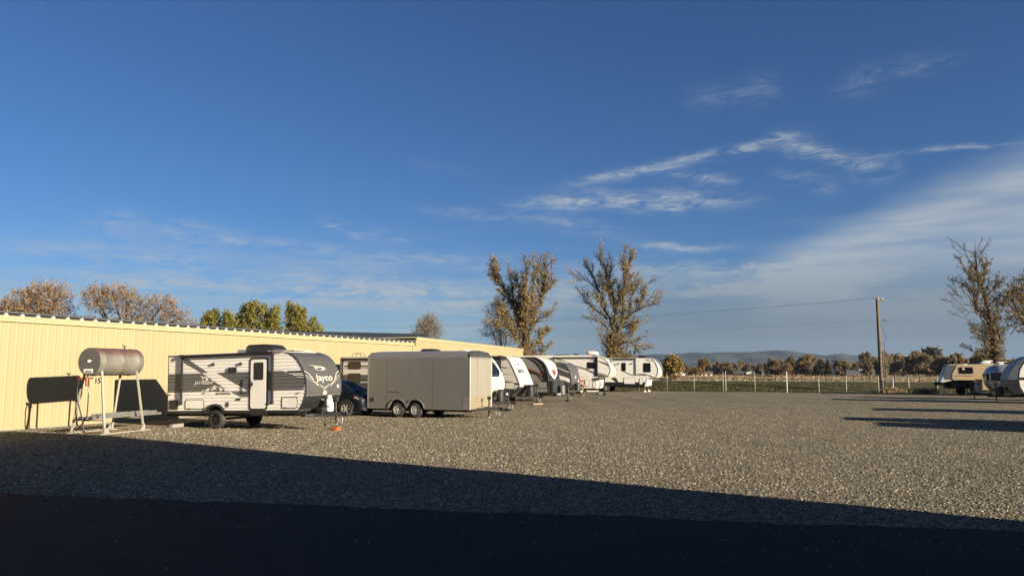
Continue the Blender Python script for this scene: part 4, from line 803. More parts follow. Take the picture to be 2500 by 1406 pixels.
# ------------------------------------------------------------------ trailers
PITCH = 0.125
def corr(z, p=PITCH, a=0.014):
    t = (z / p) % 1.0; return a * t / 0.14 if t < 0.14 else a * (1 - (t - 0.14) / 0.86)
def clevels(z0, z1, p=PITCH):
    out = []; k = math.floor(z0 / p)
    while k * p < z1: out += [k * p + 1e-4, k * p + 0.14 * p]; k += 1
    return [z for z in out if z0 < z < z1]
WHEELS = {}
class Tr:
    def __init__(s, name, label, u, v, w, facing=1, group='travel trailers parked in rows', pitch=0.0, cat='trailer', yaw=0.0):
        """facing 1: nose towards +u (left row), -1: nose towards -u (right row); v is the near side"""
        s.w = w; s.s = -1 if facing > 0 else 1; c = UV(u, v + w / 2)
        s.o = empty(name, c, -PHI + (0 if facing > 0 else math.pi) + yaw, label, cat, group, ry=-pitch)
    def Y(s, d=0.0): return s.s * (s.w / 2 + d)
    def body(s, poly, m, name='body', smooth=25, inset=0.0):
        return MB().prism(poly, -s.w / 2 + inset, s.w / 2 - inset).build(name, m, s.o, smooth=smooth)
    def side(s, name, poly, m, d0=-0.003, d1=0.004, par=None, bevel=0.0):
        return MB().prism(poly, s.Y(d0), s.Y(d1)).build(name, m, par or s.o, bevel=bevel)
    def sheet(s, name, polys, m, off=0.0, p=PITCH, a=0.014, par=None):
        if not isinstance(polys[0][0], (tuple, list)): polys = [polys]
        zs = [q[1] for pl in polys for q in pl]
        me = sheet_mesh(name, polys, clevels(min(zs), max(zs), p) if p else [], lambda x, z: (x, s.Y((corr(z, p, a) if p else 0) + off), z)); return link(name, me, m, par or s.o)
    def text(s, name, txt, x, z, size, m, off=0.006, shear=0.0, bold=0.0, sx=1.0, par=None):
        vs, fs = text2d(txt, size, bold, shear); q = -s.s
        return MB().add([(x + a * q * sx, s.Y(off), z + c) for a, c in vs], fs).build(name, m, par or s.o)
    def nose(s, name, polys, m, prof, off=0.004, p=0, a=0.012, par=None, nseg=18):
        """polys in (across, z): across runs 0..1 from the near edge to the far edge, wrapped over the nose curve"""
        if not isinstance(polys[0][0], (tuple, list)): polys = [polys]
        zs = [q[1] for pl in polys for q in pl]; z0, z1 = min(zs), max(zs)
        lv = [z for z, x in prof if z0 < z < z1] + [z0 + (z1 - z0) * i / nseg for i in range(1, nseg)] + (clevels(z0, z1, p) if p else [])
        me = sheet_mesh(name, polys, sorted(lv), lambda t, z: (interp(prof, z) + off + (corr(z, p, a) if p else 0), s.s * s.w * (0.5 - t), z)); return link(name, me, m, par or s.o)
    def nosetext(s, name, txt, t, z, size, m, prof, off=0.012, bold=0.0, sx=1.0):
        vs, fs = text2d(txt, size, bold)
        return MB().add([(interp(prof, z + c) + off, s.s * s.w * (0.5 - t) + a * sx * (-s.s if s.s > 0 else 1) * (1 if s.s < 0 else 1), z + c) for a, c in vs], fs).build(name, m, s.o)
    def edge(s, pts, m, r=0.018, name='edge_trim', far=True):
        mb = MB().tube([(x, s.Y(0.004), z) for x, z in pts], r, 6)
        if far: mb.tube([(x, -s.Y(0.004), z) for x, z in pts], r, 6)
        return mb.build(name, m, s.o, smooth=50)
    def window(s, x0, z0, x1, z1, r=0.07, glass=None, fr=0.035, d=0.016):
        f = s.side('window', rr(x0, z0, x1, z1, r), m_black, -0.003, d); s.side('pane', rr(x0 + fr, z0 + fr, x1 - fr, z1 - fr, max(0.02, r - fr * 0.6)), glass or m_glass, d - 0.002, d + 0.003, f); return f
    def bag(s, x0, z0, x1, z1, m, r=0.08, fr=0.03, fm=None):
        f = s.side('baggage_door', rr(x0, z0, x1, z1, r), fm or m_black, -0.003, 0.020); s.side('door_panel', rr(x0 + fr, z0 + fr, x1 - fr, z1 - fr, max(0.02, r - fr * 0.5)), m, 0.017, 0.026, f)
        s.side('latch', rr((x0 * 3 + x1) / 4 - 0.03, z0 + fr * 0.6, (x0 * 3 + x1) / 4 + 0.03, z0 + fr * 0.6 + 0.035, 0.01), m_black, 0.024, 0.034, f); return f
    def wheel(s, x, r=0.345, w=0.22, rim=None, inset=0.10, spokes=8, sides=(1, -1), hub=None):
        for sd in sides:
            yc = s.s * sd * (s.w / 2 - inset); out = s.s * sd; key = (r, w, out, (rim or m_rimb).name)
            if key not in WHEELS:
                tm = MB().lathe([(r * 0.60, -w / 2), (r * 0.66, -w / 2 - 0.008), (r * 0.90, -w / 2), (r * 0.985, -w * 0.40), (r, -w * 0.3), (r, w * 0.3), (r * 0.985, w * 0.40), (r * 0.90, w / 2), (r * 0.66, w / 2 + 0.008), (r * 0.60, w / 2)], (0, 0, 0), 'y', 32, close=True).mesh('wheel', 35); tm.materials.append(m_tyre)
                q = w * 0.5 * out; rm = MB().lathe([(r * 0.615, q), (r * 0.55, q * 1.02), (r * 0.53, q * 0.55)], (0, 0, 0), 'y', 28)
                rm.lathe([(0.001, q * 0.9), (r * 0.13, q * 0.88), (r * 0.17, q * 0.72), (r * 0.24, q * 0.66)], (0, 0, 0), 'y', 16)
                for k in range(spokes):
                    a = 2 * math.pi * k / spokes; rm.beam((math.cos(a) * r * 0.15, q * 0.66, math.sin(a) * r * 0.15), (math.cos(a) * r * 0.56, q * 0.78, math.sin(a) * r * 0.56), r * 0.15, 0.03, up=(0, 1, 0))
                rm2 = rm.mesh('rim', 40); rm2.materials.append(rim or m_rimb)
                bk = MB().lathe([(0.001, q * 0.35), (r * 0.58, q * 0.40)], (0, 0, 0), 'y', 20).mesh('rim_back'); bk.materials.append(m_dark); WHEELS[key] = (tm, rm2, bk)
            tm, rm2, bk = WHEELS[key]; o = link('wheel', tm, None, s.o); o.location = (x, yc, r); link('rim', rm2, None, o); link('rim_back', bk, None, o)
    def axle(s, x, r): MB().tube([(x, -s.w / 2 + 0.2, r), (x, s.w / 2 - 0.2, r)], 0.045, 8).build('axle', m_blackm, s.o)
    def chassis(s, x0, x1, z=0.5, h=0.14):
        mb = MB()
        for y in (-s.w * 0.32, s.w * 0.32): mb.box(x0, x1, y - 0.03, y + 0.03, z, z + h)
        x = x0 + 0.3
        while x < x1: mb.box(x, x + 0.05, -s.w * 0.32 + 0.03, s.w * 0.32 - 0.03, z + 0.02, z + h - 0.02); x += 1.2
        mb.build('chassis', m_blackm, s.o)
    def skirt(s, x0, x1, z0, z1, m=None, proud=0.012): MB().box(x0, x1, s.Y(proud - 0.05), s.Y(proud), z0, z1).box(x0, x1, -s.Y(proud), -s.Y(proud - 0.05), z0, z1).build('skirt', m or m_black, s.o)
    def floor(s, x0, x1, z): MB().box(x0, x1, -s.w / 2 + 0.05, s.w / 2 - 0.05, z - 0.03, z).build('floor', m_black, s.o)
    def tongue(s, x0, x1, z=0.5, spread=0.75, jx=None, jm=None, block=None, jack_r=0.03, jt=1.15, chain=True):
        jx = jx if jx is not None else x1 - 0.3
        mb = MB(); 
        for y in (-1, 1): mb.beam((x0, y * spread, z), (x1 - 0.12, y * 0.06, z), 0.075, 0.12)
        mb.box(jx - 0.12, jx + 0.12, -0.11, 0.11, z - 0.07, z + 0.062); mb.build('tongue', m_blackm, s.o)
        MB().prism([(x1 - 0.15, z - 0.05), (x1 + 0.1, z - 0.07), (x1 + 0.14, z), (x1 + 0.1, z + 0.08), (x1 - 0.15, z + 0.09)], -0.055, 0.055).build('coupler', m_blackm, s.o)
        j = MB().tube([(jx, 0, z - 0.35), (jx, 0, jt)], jack_r + 0.008, 10).box(jx - 0.07, jx + 0.07, -0.06, 0.06, jt - 0.02, jt + 0.12).build('jack', m_blackm, s.o, smooth=40)
        zb = (block[1] if block else 0.0)
        MB().tube([(jx, 0, zb + 0.02), (jx, 0, z - 0.3)], jack_r * 0.72, 8).lathe([(0.085, zb + 0.002), (0.085, zb + 0.02), (0.02, zb + 0.03)], (jx, 0, 0), 'z', 12).build('jack_leg', jm or m_chrome, j)
        if chain:
            MB().tube([(x1 - 0.25, -0.1, z - 0.05), (x1 - 0.15, -0.14, z - 0.22), (x1 - 0.02, -0.12, z - 0.3), (x1 - 0.05, -0.05, z - 0.12)], 0.012, 5).build('safety_chain', m_chrome, s.o)
    def cover(s, x, z0, z1, m=None, w=0.62, d=0.36):
        me = MB(); n0 = 0
        for k, (sc, z) in enumerate(((1.0, z0), (1.02, z0 + (z1 - z0) * 0.4), (0.96, z0 + (z1 - z0) * 0.85), (0.82, z1 - 0.03), (0.6, z1))):
            for j in range(20):
                a = 2 * math.pi * j / 20; ca, sa = math.cos(a), math.sin(a); e = 0.55
                me.v.append((x + d / 2 * sc * math.copysign(abs(ca) ** e, ca), w / 2 * sc * math.copysign(abs(sa) ** e, sa), z))
        for k in range(4):
            for j in range(20): a = k * 20 + j; b = k * 20 + (j + 1) % 20; me.f.append([a, b, b + 20, a + 20])
        me.f.append([80 + j for j in range(20)]); return me.build('propane_cover', m or m_shadowcloth, s.o, smooth=40)
    def ac(s, x, z, m, L=0.95, w=0.7, h=0.32, up=1):
        pr = [(-L / 2, 0.05), (-L / 2 + 0.03, h * 0.85), (-L / 2 + 0.12, h), (L * 0.15, h), (L * 0.36, h * 0.86), (L / 2, h * 0.45), (L / 2, 0.05)]
        o = MB().prism([(x + a * up, z + b) for a, b in pr], -w / 2, w / 2).build('air_conditioner', m, s.o, bevel=0.03)
        MB().box(x - L * 0.4, x + L * 0.4, -w * 0.42, w * 0.42, z - 0.02, z + 0.06).build('ac_base', m_black, o)
        MB().box(x - up * L * 0.42 - 0.1, x - up * L * 0.42 + 0.1, s.s * (w / 2 - 0.01), s.s * (w / 2 + 0.006), z + 0.1, z + h * 0.75).build('ac_grille', m_dkg, o); return o
    def vent(s, x, z, m, L=0.5, h=0.16): 
        return MB().prism([(x - L / 2, z), (x - L * 0.42, z + h), (x + L * 0.36, z + h * 0.92), (x + L / 2, z)], -L / 2, L / 2).build('roof_vent', m, s.o, bevel=0.015)
    def awning(s, x0, x1, z, arms=True, ab=0.95, r=0.055, m=None):
        o = MB().tube([(x0, s.Y(0.075), z), (x1, s.Y(0.075), z)], r, 10).box(x0, x1, s.Y(0.0), s.Y(0.03), z - 0.02, z + 0.05).build('awning', m or m_black, s.o, smooth=40)
        for x in ((x0 + 0.03, x1 - 0.03) if arms else ()):
            mb = MB().box(x - 0.035, x + 0.035, s.Y(0.012), s.Y(0.05), ab, z).box(x - 0.02, x + 0.02, s.Y(0.05), s.Y(0.085), ab + 0.06, z - 0.05).box(x - 0.05, x + 0.05, s.Y(0.0), s.Y(0.09), ab - 0.03, ab + 0.05).box(x - 0.05, x + 0.05, s.Y(0.0), s.Y(0.13), z - 0.07, z + 0.07)
            mb.build('awning_arm', m_black, s.o)
        return o
    def lamp(s, x, z, m=None, r=0.06): return MB().lathe([(0.001, s.s * 0.06), (r * 0.8, s.s * 0.055), (r, s.s * 0.02), (r * 1.15, 0)], (x, s.Y(0.006), z), 'y', 12).build('exterior_light', m or m_black, s.o, smooth=40)
    def marker(s, x, z, m=None, a=0.045, b=0.02): return s.side('marker_light', rr(x - a, z - b, x + a, z + b, b * 0.6), m or m_amber, 0.0, 0.03)
    def arch(s, x, z, r0, r1, m=None, d=0.06, a0=0, a1=180, name='fender'):
        for sd in (1, -1):
            n = 18; po = [(x + r1 * math.cos(R(a0 + (a1 - a0) * i / n)), z + r1 * math.sin(R(a0 + (a1 - a0) * i / n))) for i in range(n + 1)]; pi_ = [(x + r0 * math.cos(R(a0 + (a1 - a0) * i / n)), z + r0 * math.sin(R(a0 + (a1 - a0) * i / n))) for i in range(n + 1)]
            mb = MB(); y0, y1 = sd * s.Y(-0.02), sd * s.Y(d)
            for i in range(n): mb.prism([po[i], po[i + 1], pi_[i + 1], pi_[i]], y0, y1)
            mb.build(name, m or m_black, s.o)
def archpts(x, z, r, zb, n=12):
    """points of a wheel arch notch, from right to left, cutting the bottom edge zb"""
    a = math.asin(max(-1, min(1, (zb - z) / r))); return [(x + r * math.cos(a + (math.pi - 2 * a) * i / n), z + r * math.sin(a + (math.pi - 2 * a) * i / n)) for i in range(n + 1)]
def bird(fn, cx, cz, k):
    """winged bird emblem as flat polygons: fn maps (dx, dz) to a polygon point"""
    P = [[(-1.55, 0.95), (-0.9, 0.62), (-0.35, 0.50), (0.0, 0.28), (-0.25, 0.18), (-0.75, 0.40), (-1.1, 0.62)], [(-0.80, 0.36), (-0.30, 0.16), (0.10, 0.10), (-0.05, -0.04), (-0.5, 0.04)],
         [(0.05, 0.26), (0.42, 0.34), (0.80, 0.18), (0.98, -0.08), (1.35, -0.20), (0.98, -0.22), (0.55, -0.42), (0.30, -0.18), (0.62, -0.04), (0.40, 0.12), (0.12, 0.08)]]
    ring = []; n = 16
    for i in range(n):
        a0, a1 = 2 * math.pi * i / n, 2 * math.pi * (i + 1) / n
        ring.append([(0.12 + 0.95 * math.cos(a0), -0.05 + 0.52 * math.sin(a0)), (0.12 + 0.95 * math.cos(a1), -0.05 + 0.52 * math.sin(a1)), (0.12 + 0.82 * math.cos(a1), -0.05 + 0.42 * math.sin(a1)), (0.12 + 0.82 * math.cos(a0), -0.05 + 0.42 * math.sin(a0))])
    return [[fn(cx + x * k, cz + z * k) for x, z in p] for p in P + ring]

# ---- nearest trailer: white and grey corrugated, big front lettering
def trailer_near():
    t = Tr('travel_trailer', 'nearest travel trailer, white and grey corrugated with white Jayco lettering on its grey nose', -21.28, 22.52, 2.12, pitch=R(1.4))
    NP = [(0.66, 3.80), (0.92, 3.97), (1.18, 4.07), (1.35, 4.10), (1.55, 4.10), (1.78, 4.07), (2.0, 4.0), (2.15, 3.92), (2.3, 3.82), (2.45, 3.70), (2.59, 3.54), (2.68, 3.36), (2.74, 3.15), (2.775, 2.95)]
    outline = [(-2.42, 0.66)] + archpts(-0.03, 0.36, 0.50, 0.66)[::-1] + [(x, z) for z, x in NP] + [(-2.42, 2.775)]
    t.body([(x - 0.0, z) for x, z in outline], m_white2, inset=0.012)
    t.sheet('siding', outline, m_white2)
    MB().prism([(-2.45, 2.70), (2.95, 2.76), (2.95, 2.785), (-2.45, 2.81)], -1.05, 1.05).build('roof', m_ac, t.o)
    MB().box(-2.44, -2.41, -1.065, 1.065, 0.6, 2.80).build('rear_wall', m_black, t.o)
    g = lambda p, o=0.003, m=m_grey, n='stripe': t.sheet(n, p, m, o)
    zb0, zb1 = 1.37, 2.08
    g([[(-2.41, zb0), (0.64, zb0), (-0.48, zb1 + 0.01), (-2.41, zb1 + 0.01)][0:1] + [(0.62, zb0), (-0.73, zb1), (-2.41, zb1)]])
    g([[(-0.02, zb1), (1.50, zb0), (3.985, zb0), (4.06, 1.60), (4.03, 1.86), (3.955, zb1)]])
    g([[(-1.64, 2.62), (-1.42, 2.62), (-0.42, zb1 + 0.002), (-0.75, zb1 + 0.002), (-1.66, 2.50)]]); g([[(0.66, zb0 - 0.002), (1.15, 1.16), (1.55, 1.16), (1.55, zb0 - 0.002)]])
    # front chevrons on the side
    t.sheet('chevron', [[(3.05, 2.085), (3.96, 2.085), (4.035, 1.83), (3.75, 1.83)]], m_white, 0.006)
    t.sheet('chevron_fill', [[(3.22, 2.065), (3.945, 2.065), (3.975, 1.985), (3.35, 1.985)], [(3.42, 1.955), (3.985, 1.955), (3.995, 1.925), (3.47, 1.925)], [(3.56, 1.895), (4.005, 1.895), (4.015, 1.85), (3.75, 1.85)]], m_black, 0.009)
    # side lettering and emblem
    t.text('lettering', 'JAY FLIGHT', -0.62, 1.705, 0.155, m_white, 0.020, 0.35, 0.004, 1.15); t.text('lettering', 'BAJA EDITION', 0.32, 1.30, 0.098, m_black, 0.020, 0.3, 0.003, 1.12)
    t.sheet('emblem', bird(lambda x, z: (x, z), -0.60, 1.86, 0.17), m_white, 0.006)
    mt = []
    for a, b, c in (((-0.77, 1.37), (-0.09, 1.61), 0.0), ((-0.09, 1.61), (0.60, 1.375), 0.0)): pass
    ridge = [(-0.77, 1.37), (-0.62, 1.44), (-0.55, 1.43), (-0.40, 1.52), (-0.30, 1.49), (-0.09, 1.61), (0.10, 1.53), (0.20, 1.54), (0.33, 1.47), (0.42, 1.475), (0.62, 1.375)]
    mt = [[p, q, (q[0], q[1] - 0.022), (p[0], p[1] - 0.022)] for p, q in zip(ridge, ridge[1:])]
    mt += [[(-0.09, 1.59), (0.00, 1.49), (-0.05, 1.45), (-0.13, 1.47), (-0.20, 1.40), (-0.25, 1.42), (-0.17, 1.52)], [(-0.40, 1.50), (-0.34, 1.42), (-0.44, 1.385), (-0.52, 1.40)], [(0.20, 1.52), (0.30, 1.42), (0.20, 1.40), (0.12, 1.47)], [(0.42, 1.46), (0.52, 1.40), (0.38, 1.39)]]
    t.sheet('mountain_emblem', mt, m_white, 0.006)
    # nose skin with horizontal siding, lettering, emblem, chevrons
    NS = [(z, x) for z, x in NP]
    t.nose('nose_siding', [(0, 1.16), (1, 1.16), (1, 2.772), (0, 2.772)], m_noseg, NS, 0.004, p=PITCH)
    t.nose('front_guard', [(0, 0.665), (1, 0.665), (1, 1.155), (0, 1.155)], m_black, NS, 0.006)
    W = lambda polys, m, off, n='nose_graphic': t.nose(n, polys, m, NS, off, nseg=8)
    t.nosetext('lettering', 'Jayco', 0.515, 1.80, 0.34, m_black, NS, 0.020, 0.026, 1.36); t.nosetext('lettering', 'Jayco', 0.515, 1.80, 0.34, m_capw, NS, 0.024, 0.007, 1.36)
    t.nose('emblem', bird(lambda x, z: (x, z), 0.455, 2.155, 0.155), m_capw, NS, 0.020, nseg=6)
    t.nose('emblem_wing', [[(0.38, 2.12), (0.47, 2.16), (0.52, 2.12), (0.45, 2.07)], [(0.53, 2.15), (0.60, 2.13), (0.57, 2.09), (0.51, 2.10)]], m_black, NS, 0.018, nseg=4)
    wh, bk = [], []
    def arm(pts, wd):
        for p, q in zip(pts, pts[1:]): wh.append([(p[0], p[1] + wd), (q[0], q[1] + wd), (q[0], q[1] - wd), (p[0], p[1] - wd)])
    for sg in (0, 1):
        f = (lambda x: x) if sg == 0 else (lambda x: 1 - x)
        wh += [[(f(0.0), 2.06), (f(0.10), 1.98), (f(0.20), 1.75), (f(0.185), 1.745), (f(0.085), 1.965), (f(0.0), 2.03)], [(f(0.0), 1.86), (f(0.33), 1.50), (f(0.335), 1.53), (f(0.0), 1.99)][:4]]
        bk += [[(f(0.0), 2.02), (f(0.08), 1.955), (f(0.15), 1.81), (f(0.0), 1.955)], [(f(0.0), 1.93), (f(0.14), 1.78), (f(0.30), 1.55), (f(0.0), 1.875)]]
        wh += [[(f(0.0), 1.955), (f(0.15), 1.80), (f(0.14), 1.785), (f(0.0), 1.935)], [(f(0.34), 1.575), (f(0.50), 1.33), (f(0.50), 1.44)], ]
        bk += [[(f(0.37), 1.53), (f(0.50), 1.355), (f(0.50), 1.415)]]
    W(wh, m_capw, 0.018, 'nose_chevron'); W(bk, m_black, 0.021, 'nose_chevron_fill')
    W([[(0.47, 1.19), (0.57, 1.19), (0.57, 1.31), (0.47, 1.31)]], m_capw, 0.020, 'sticker'); W([[(0.86, 1.42), (0.92, 1.42), (0.92, 1.53), (0.86, 1.53)]], m_capw, 0.020, 'sticker')
    t.edge([(x, z) for z, x in NP], m_black, 0.020); t.edge([(-2.42, 0.66), (-2.42, 2.78)], m_black, 0.02, 'corner_trim')
    t.skirt(-2.50, 3.80, 0.555, 0.672); t.floor(-2.4, 3.8, 0.62); t.chassis(-2.45, 3.8, 0.44)
    MB().box(-2.62, -2.50, -1.0, 1.0, 0.48, 0.60).build('bumper', m_blackm, t.o)
    t.arch(-0.03, 0.36, 0.48, 0.56, m_black, 0.07, 32, 148); MB().prism([(-0.55, 0.6), (0.5, 0.6), (0.45, 0.95), (-0.5, 0.95)], -0.80, 0.80).build('wheel_well', m_dark, t.o)
    t.wheel(0.0, 0.345, 0.23, m_rimb, 0.06, 6); t.axle(0, 0.345)
    # entry door
    d = t.side('door', rr(1.56, 0.68, 2.40, 2.585, 0.10), m_black, 0.0, 0.022); t.side('door_panel', rr(1.625, 0.735, 2.335, 2.52, 0.09), m_white, 0.016, 0.030, d); w = t.side('window', rr(1.77, 1.77, 2.21, 2.41, 0.05), m_black, 0.026, 0.036, d)
    t.side('latch', rr(1.66, 1.55, 1.73, 1.70, 0.02), m_black, 0.026, 0.05, d); MB().tube([(1.60, t.Y(0.02), 1.90), (1.60, t.Y(0.10), 1.88), (1.72, t.Y(0.13), 1.80), (1.72, t.Y(0.13), 1.45), (1.62, t.Y(0.10), 1.38), (1.60, t.Y(0.02), 1.36)], 0.016, 8).build('grab_handle', m_black, d, smooth=50)
    t.side('step', [(1.6, 0.50), (2.35, 0.50), (2.35, 0.56), (1.6, 0.56)], m_blackm, -0.35, 0.02)
    t.lamp(-0.17, 2.40); t.lamp(1.14, 2.38); v = t.side('range_vent', rr(0.57, 2.08, 0.95, 2.25, 0.02), m_black, 0.0, 0.05)
    t.bag(-1.52, 0.72, -0.60, 1.10, m_white2); t.bag(3.04, 0.72, 3.73, 1.14, m_white2); f = t.side('furnace_vent', rr(-2.31, 0.72, -1.88, 1.08, 0.03), m_black, 0.0, 0.03)
    for k in range(4): t.side('louvre', [(-2.27, 0.76 + k * 0.05), (-1.92, 0.76 + k * 0.05), (-1.92, 0.785 + k * 0.05), (-2.27, 0.785 + k * 0.05)], m_dkg, 0.028, 0.04, f)
    t.side('outlet', rr(0.96, 1.04, 1.16, 1.11, 0.015), m_black, 0.008, 0.03); t.side('outlet', rr(0.51, 0.80, 0.60, 0.98, 0.015), m_dkg, 0.008, 0.03); t.marker(-2.30, 1.29); t.marker(-0.60, 1.32, m_dkg); t.marker(3.78, 1.27, m_amber)
    t.awning(-1.74, 2.66, 2.735, True, 0.93); MB().tube([(-2.45, t.Y(0.01), 2.765), (3.0, t.Y(0.01), 2.77)], 0.022, 6).build('roof_trim', m_black, t.o)
    t.side('bracket', [(2.66, 2.72), (3.05, 2.735), (3.05, 2.755), (2.66, 2.76)], m_chrome, 0.02, 0.05)
    t.ac(1.42, 2.79, m_black, 1.30, 0.78, 0.33); t.vent(0.43, 2.79, m_ac, 0.48, 0.17); t.vent(-0.35, 2.79, m_ac, 0.7, 0.06)
    MB().box(1.9, 4.0 - 0.9, -0.5, 0.5, 2.83, 2.85).build('roof_panel', m_lgrey, t.o)
    # tongue, gas bottle, jack
    t.tongue(3.55, 5.0, 0.46, 0.62, 4.62, m_chrome, (0, 0.115), 0.026, 0.95)
    t.text('frame_plate', '8024 LC 8024', 3.9, 0.46, 0.075, m_lgrey, -0.42, 0, 0, 1.0)
    P = MB().lathe([(0.001, 0.56), (0.13, 0.57), (0.155, 0.62), (0.155, 0.92), (0.14, 1.0), (0.09, 1.05), (0.05, 1.06)], (4.36, -0.02, 0), 'z', 20).build('propane_bottle', m_propane, t.o, smooth=40)
    mb = MB()
    for a0 in (20, 200):
        for i in range(5): a, b = R(a0 + 28 * i), R(a0 + 28 * (i + 1)); mb.add([(4.36 + 0.10 * math.cos(a), -0.02 + 0.10 * math.sin(a), z) for z in (1.03, 1.15)] + [(4.36 + 0.10 * math.cos(b), -0.02 + 0.10 * math.sin(b), z) for z in (1.03, 1.15)], [(0, 2, 3, 1)])
    mb.build('collar', m_propane, P); MB().box(4.20, 4.52, -0.185, -0.17, 0.74, 0.77).box(4.19, 4.53, -0.19, 0.15, 0.545, 0.562).build('bottle_strap', m_black, P)
    MB().box(4.05, 4.35, -0.45, -0.15, 0.53, 0.74).build('battery_box', m_black, t.o, bevel=0.02); MB().lathe([(0.001, 0), (0.04, 0.0), (0.04, 0.1)], (4.08, -0.12, 1.0), 'x', 10).build('regulator', m_chrome, t.o)
    MB().tube([(4.9, -0.1, 0.42), (4.75, -0.2, 0.30), (4.5, -0.22, 0.33), (4.3, -0.25, 0.42)], 0.012, 5).build('cable', m_black, t.o); MB().tube([(4.3, -0.25, 0.42), (4.32, -0.3, 0.25), (4.36, -0.3, 0.13)], 0.012, 5).box(4.34, 4.40, -0.33, -0.27, 0.06, 0.14).build('plug', m_black, t.o)
    b = MB().box(-0.15, 0.15, -0.15, 0.15, 0.0, 0.06).box(-0.12, 0.12, -0.12, 0.12, 0.06, 0.11).build('levelling_block', m_orange, bevel=0.012); b.location = t.o.location + UV(4.62 + 0.0, 0); b.location.z = 0.0; b.rotation_euler.z = -PHI
    tag(b, 'orange plastic block under the jack of the nearest trailer', 'block')
    return t
trailer_near()

# ---- silver enclosed cargo trailer
def cargo():
    t = Tr('cargo_trailer', 'silver enclosed cargo trailer with twin chrome wheels between two travel trailers', -18.69, 31.28, 2.45, group=None)
    H = 2.76; zb = 0.42; side = [(-1.62, zb), (-0.50, zb)] + archpts(0.0, 0.36, 0.50, zb)[::-1][0:1]
    L = archpts(0.0, 0.345, 0.47, zb + 0.002)[::-1]; Rr = archpts(0.94, 0.345, 0.47, zb + 0.002)[::-1]
    mid = [(p[0], p[1]) for p in L if p[0] < 0.47] + [(0.47, 0.47)] + [(p[0], p[1]) for p in Rr if p[0] > 0.47]
    out = [(-1.62, zb)] + mid + [(3.72, zb + 0.02), (3.72, H), (-1.62, H)]
    t.body(out, m_cargo, inset=0.01)
    # side skin panels, one sheet each, slightly uneven seams
    xs = [-1.62, -0.60, 0.62, 1.86, 3.06, 3.72]
    for i, (a, b) in enumerate(zip(xs, xs[1:])):
        pts = [(a + 0.004, zb)] + [p for p in mid if a + 0.01 < p[0] < b - 0.01] + [(b - 0.004, zb), (b - 0.004, H), (a + 0.004, H)]
        if i == 1: pts = [(a + 0.004, zb)] + [p for p in mid if p[0] < b - 0.01] + [(b - 0.004, 0.62), (b - 0.004, H), (a + 0.004, H)]
        if i == 2: pts = [(a + 0.004, 0.62)] + [p for p in mid if a + 0.01 < p[0]] + [(b - 0.004, zb), (b - 0.004, H), (a + 0.004, H)]
        t.side('side_panel', pts, m_cargo, -0.008, 0.004 + 0.003 * (i % 2))
    n = 12; rp = []                                             # rounded roof corners along the length
    for sd in (1, -1):
        mb = MB(); c = []
        for i in range(7): a = R(90 * i / 6); c.append((sd * (t.w / 2 - 0.22 + 0.225 * math.cos(a)), H - 0.002 + 0.26 * math.sin(a)))
        c.append((0.0, H + 0.33))
        for x in (-1.60, 3.62):
            for y, z in c: mb.v.append((x, y, z))
        k = len(c)
        for i in range(k - 1): mb.f.append([i, i + 1, k + i + 1, k + i])
        mb.build('roof', m_cargot, t.o, smooth=50)
    mb = MB()
    for x in (-1.595, 3.615):
        mb.add([(x, -t.w / 2 + 0.02, H - 0.01), (x, t.w / 2 - 0.02, H - 0.01), (x, t.w / 2 - 0.22, H + 0.25), (x, 0, H + 0.325), (x, -t.w / 2 + 0.22, H + 0.25)], [(0, 1, 2, 3, 4)])
    mb.build('roof_end', m_dkg, t.o)
    # black domed front cap over the nose
    mb = MB(); rows = []
    for i in range(9):
        a = R(90 * i / 8); rows.append([(3.60 + 0.16 * math.sin(a) * (1 - 0.0), y * 1.21, H + 0.02 + 0.30 * math.cos(a) * math.sqrt(max(0, 1 - (y * 0.985) ** 2)) ** 0.8) for y in [-1 + 2 * j / 16 for j in range(17)]])
    for r_ in rows: mb.v += r_
    for i in range(8):
        for j in range(16): q = i * 17 + j; mb.f.append([q, q + 1, q + 18, q + 17])
    mb.build('front_cap', m_dkg, t.o, smooth=60)
    MB().prism([(-1.62, H - 0.035), (3.74, H - 0.035), (3.74, H + 0.01), (-1.62, H + 0.01)], t.Y(0.002), t.Y(0.016)).build('top_rail', m_cargot, t.o)
    MB().prism([(-1.64, zb - 0.03), (-0.5, zb - 0.03), (-0.5, zb + 0.02), (-1.64, zb + 0.02)], t.Y(0.004), t.Y(0.016)).prism([(1.44, zb - 0.03), (3.74, zb - 0.03), (3.74, zb + 0.02), (1.44, zb + 0.02)], t.Y(0.004), t.Y(0.016)).build('bottom_rail', m_cargot, t.o)
    MB().prism([(-1.66, zb - 0.03), (-1.60, zb - 0.03), (-1.60, H + 0.02), (-1.66, H + 0.02)], t.Y(-0.02), t.Y(0.018)).build('rear_post', m_cargot, t.o)
    # nose: flat skin with bright corner posts and stone guard
    MB().box(3.72, 3.735, -1.20, 1.20, zb, H).build('nose_skin', m_cargof, t.o)
    MB().tube([(3.715, t.Y(-0.045), zb - 0.02), (3.715, t.Y(-0.045), H)], 0.058, 12).tube([(3.715, -t.Y(-0.045), zb - 0.02), (3.715, -t.Y(-0.045), H)], 0.058, 12).box(3.70, 3.75, -1.17, 1.17, H - 0.05, H + 0.02).build('corner_post', m_cargot, t.o, smooth=40)
    MB().box(3.735, 3.742, -1.14, 1.14, zb, 1.00).build('stone_guard', mat('stained_guard', (0.2352, 0.2016, 0.1344), 0.5, 0.2, var=0.15, scale=2, dirt=(0.308, 0.2912, 0.2576), dscale=1.5, damt=0.8), t.o); t.side('stone_guard', [(3.40, zb), (3.70, zb), (3.70, 0.98), (3.40, 0.98)], m_cargot, 0.004, 0.009)
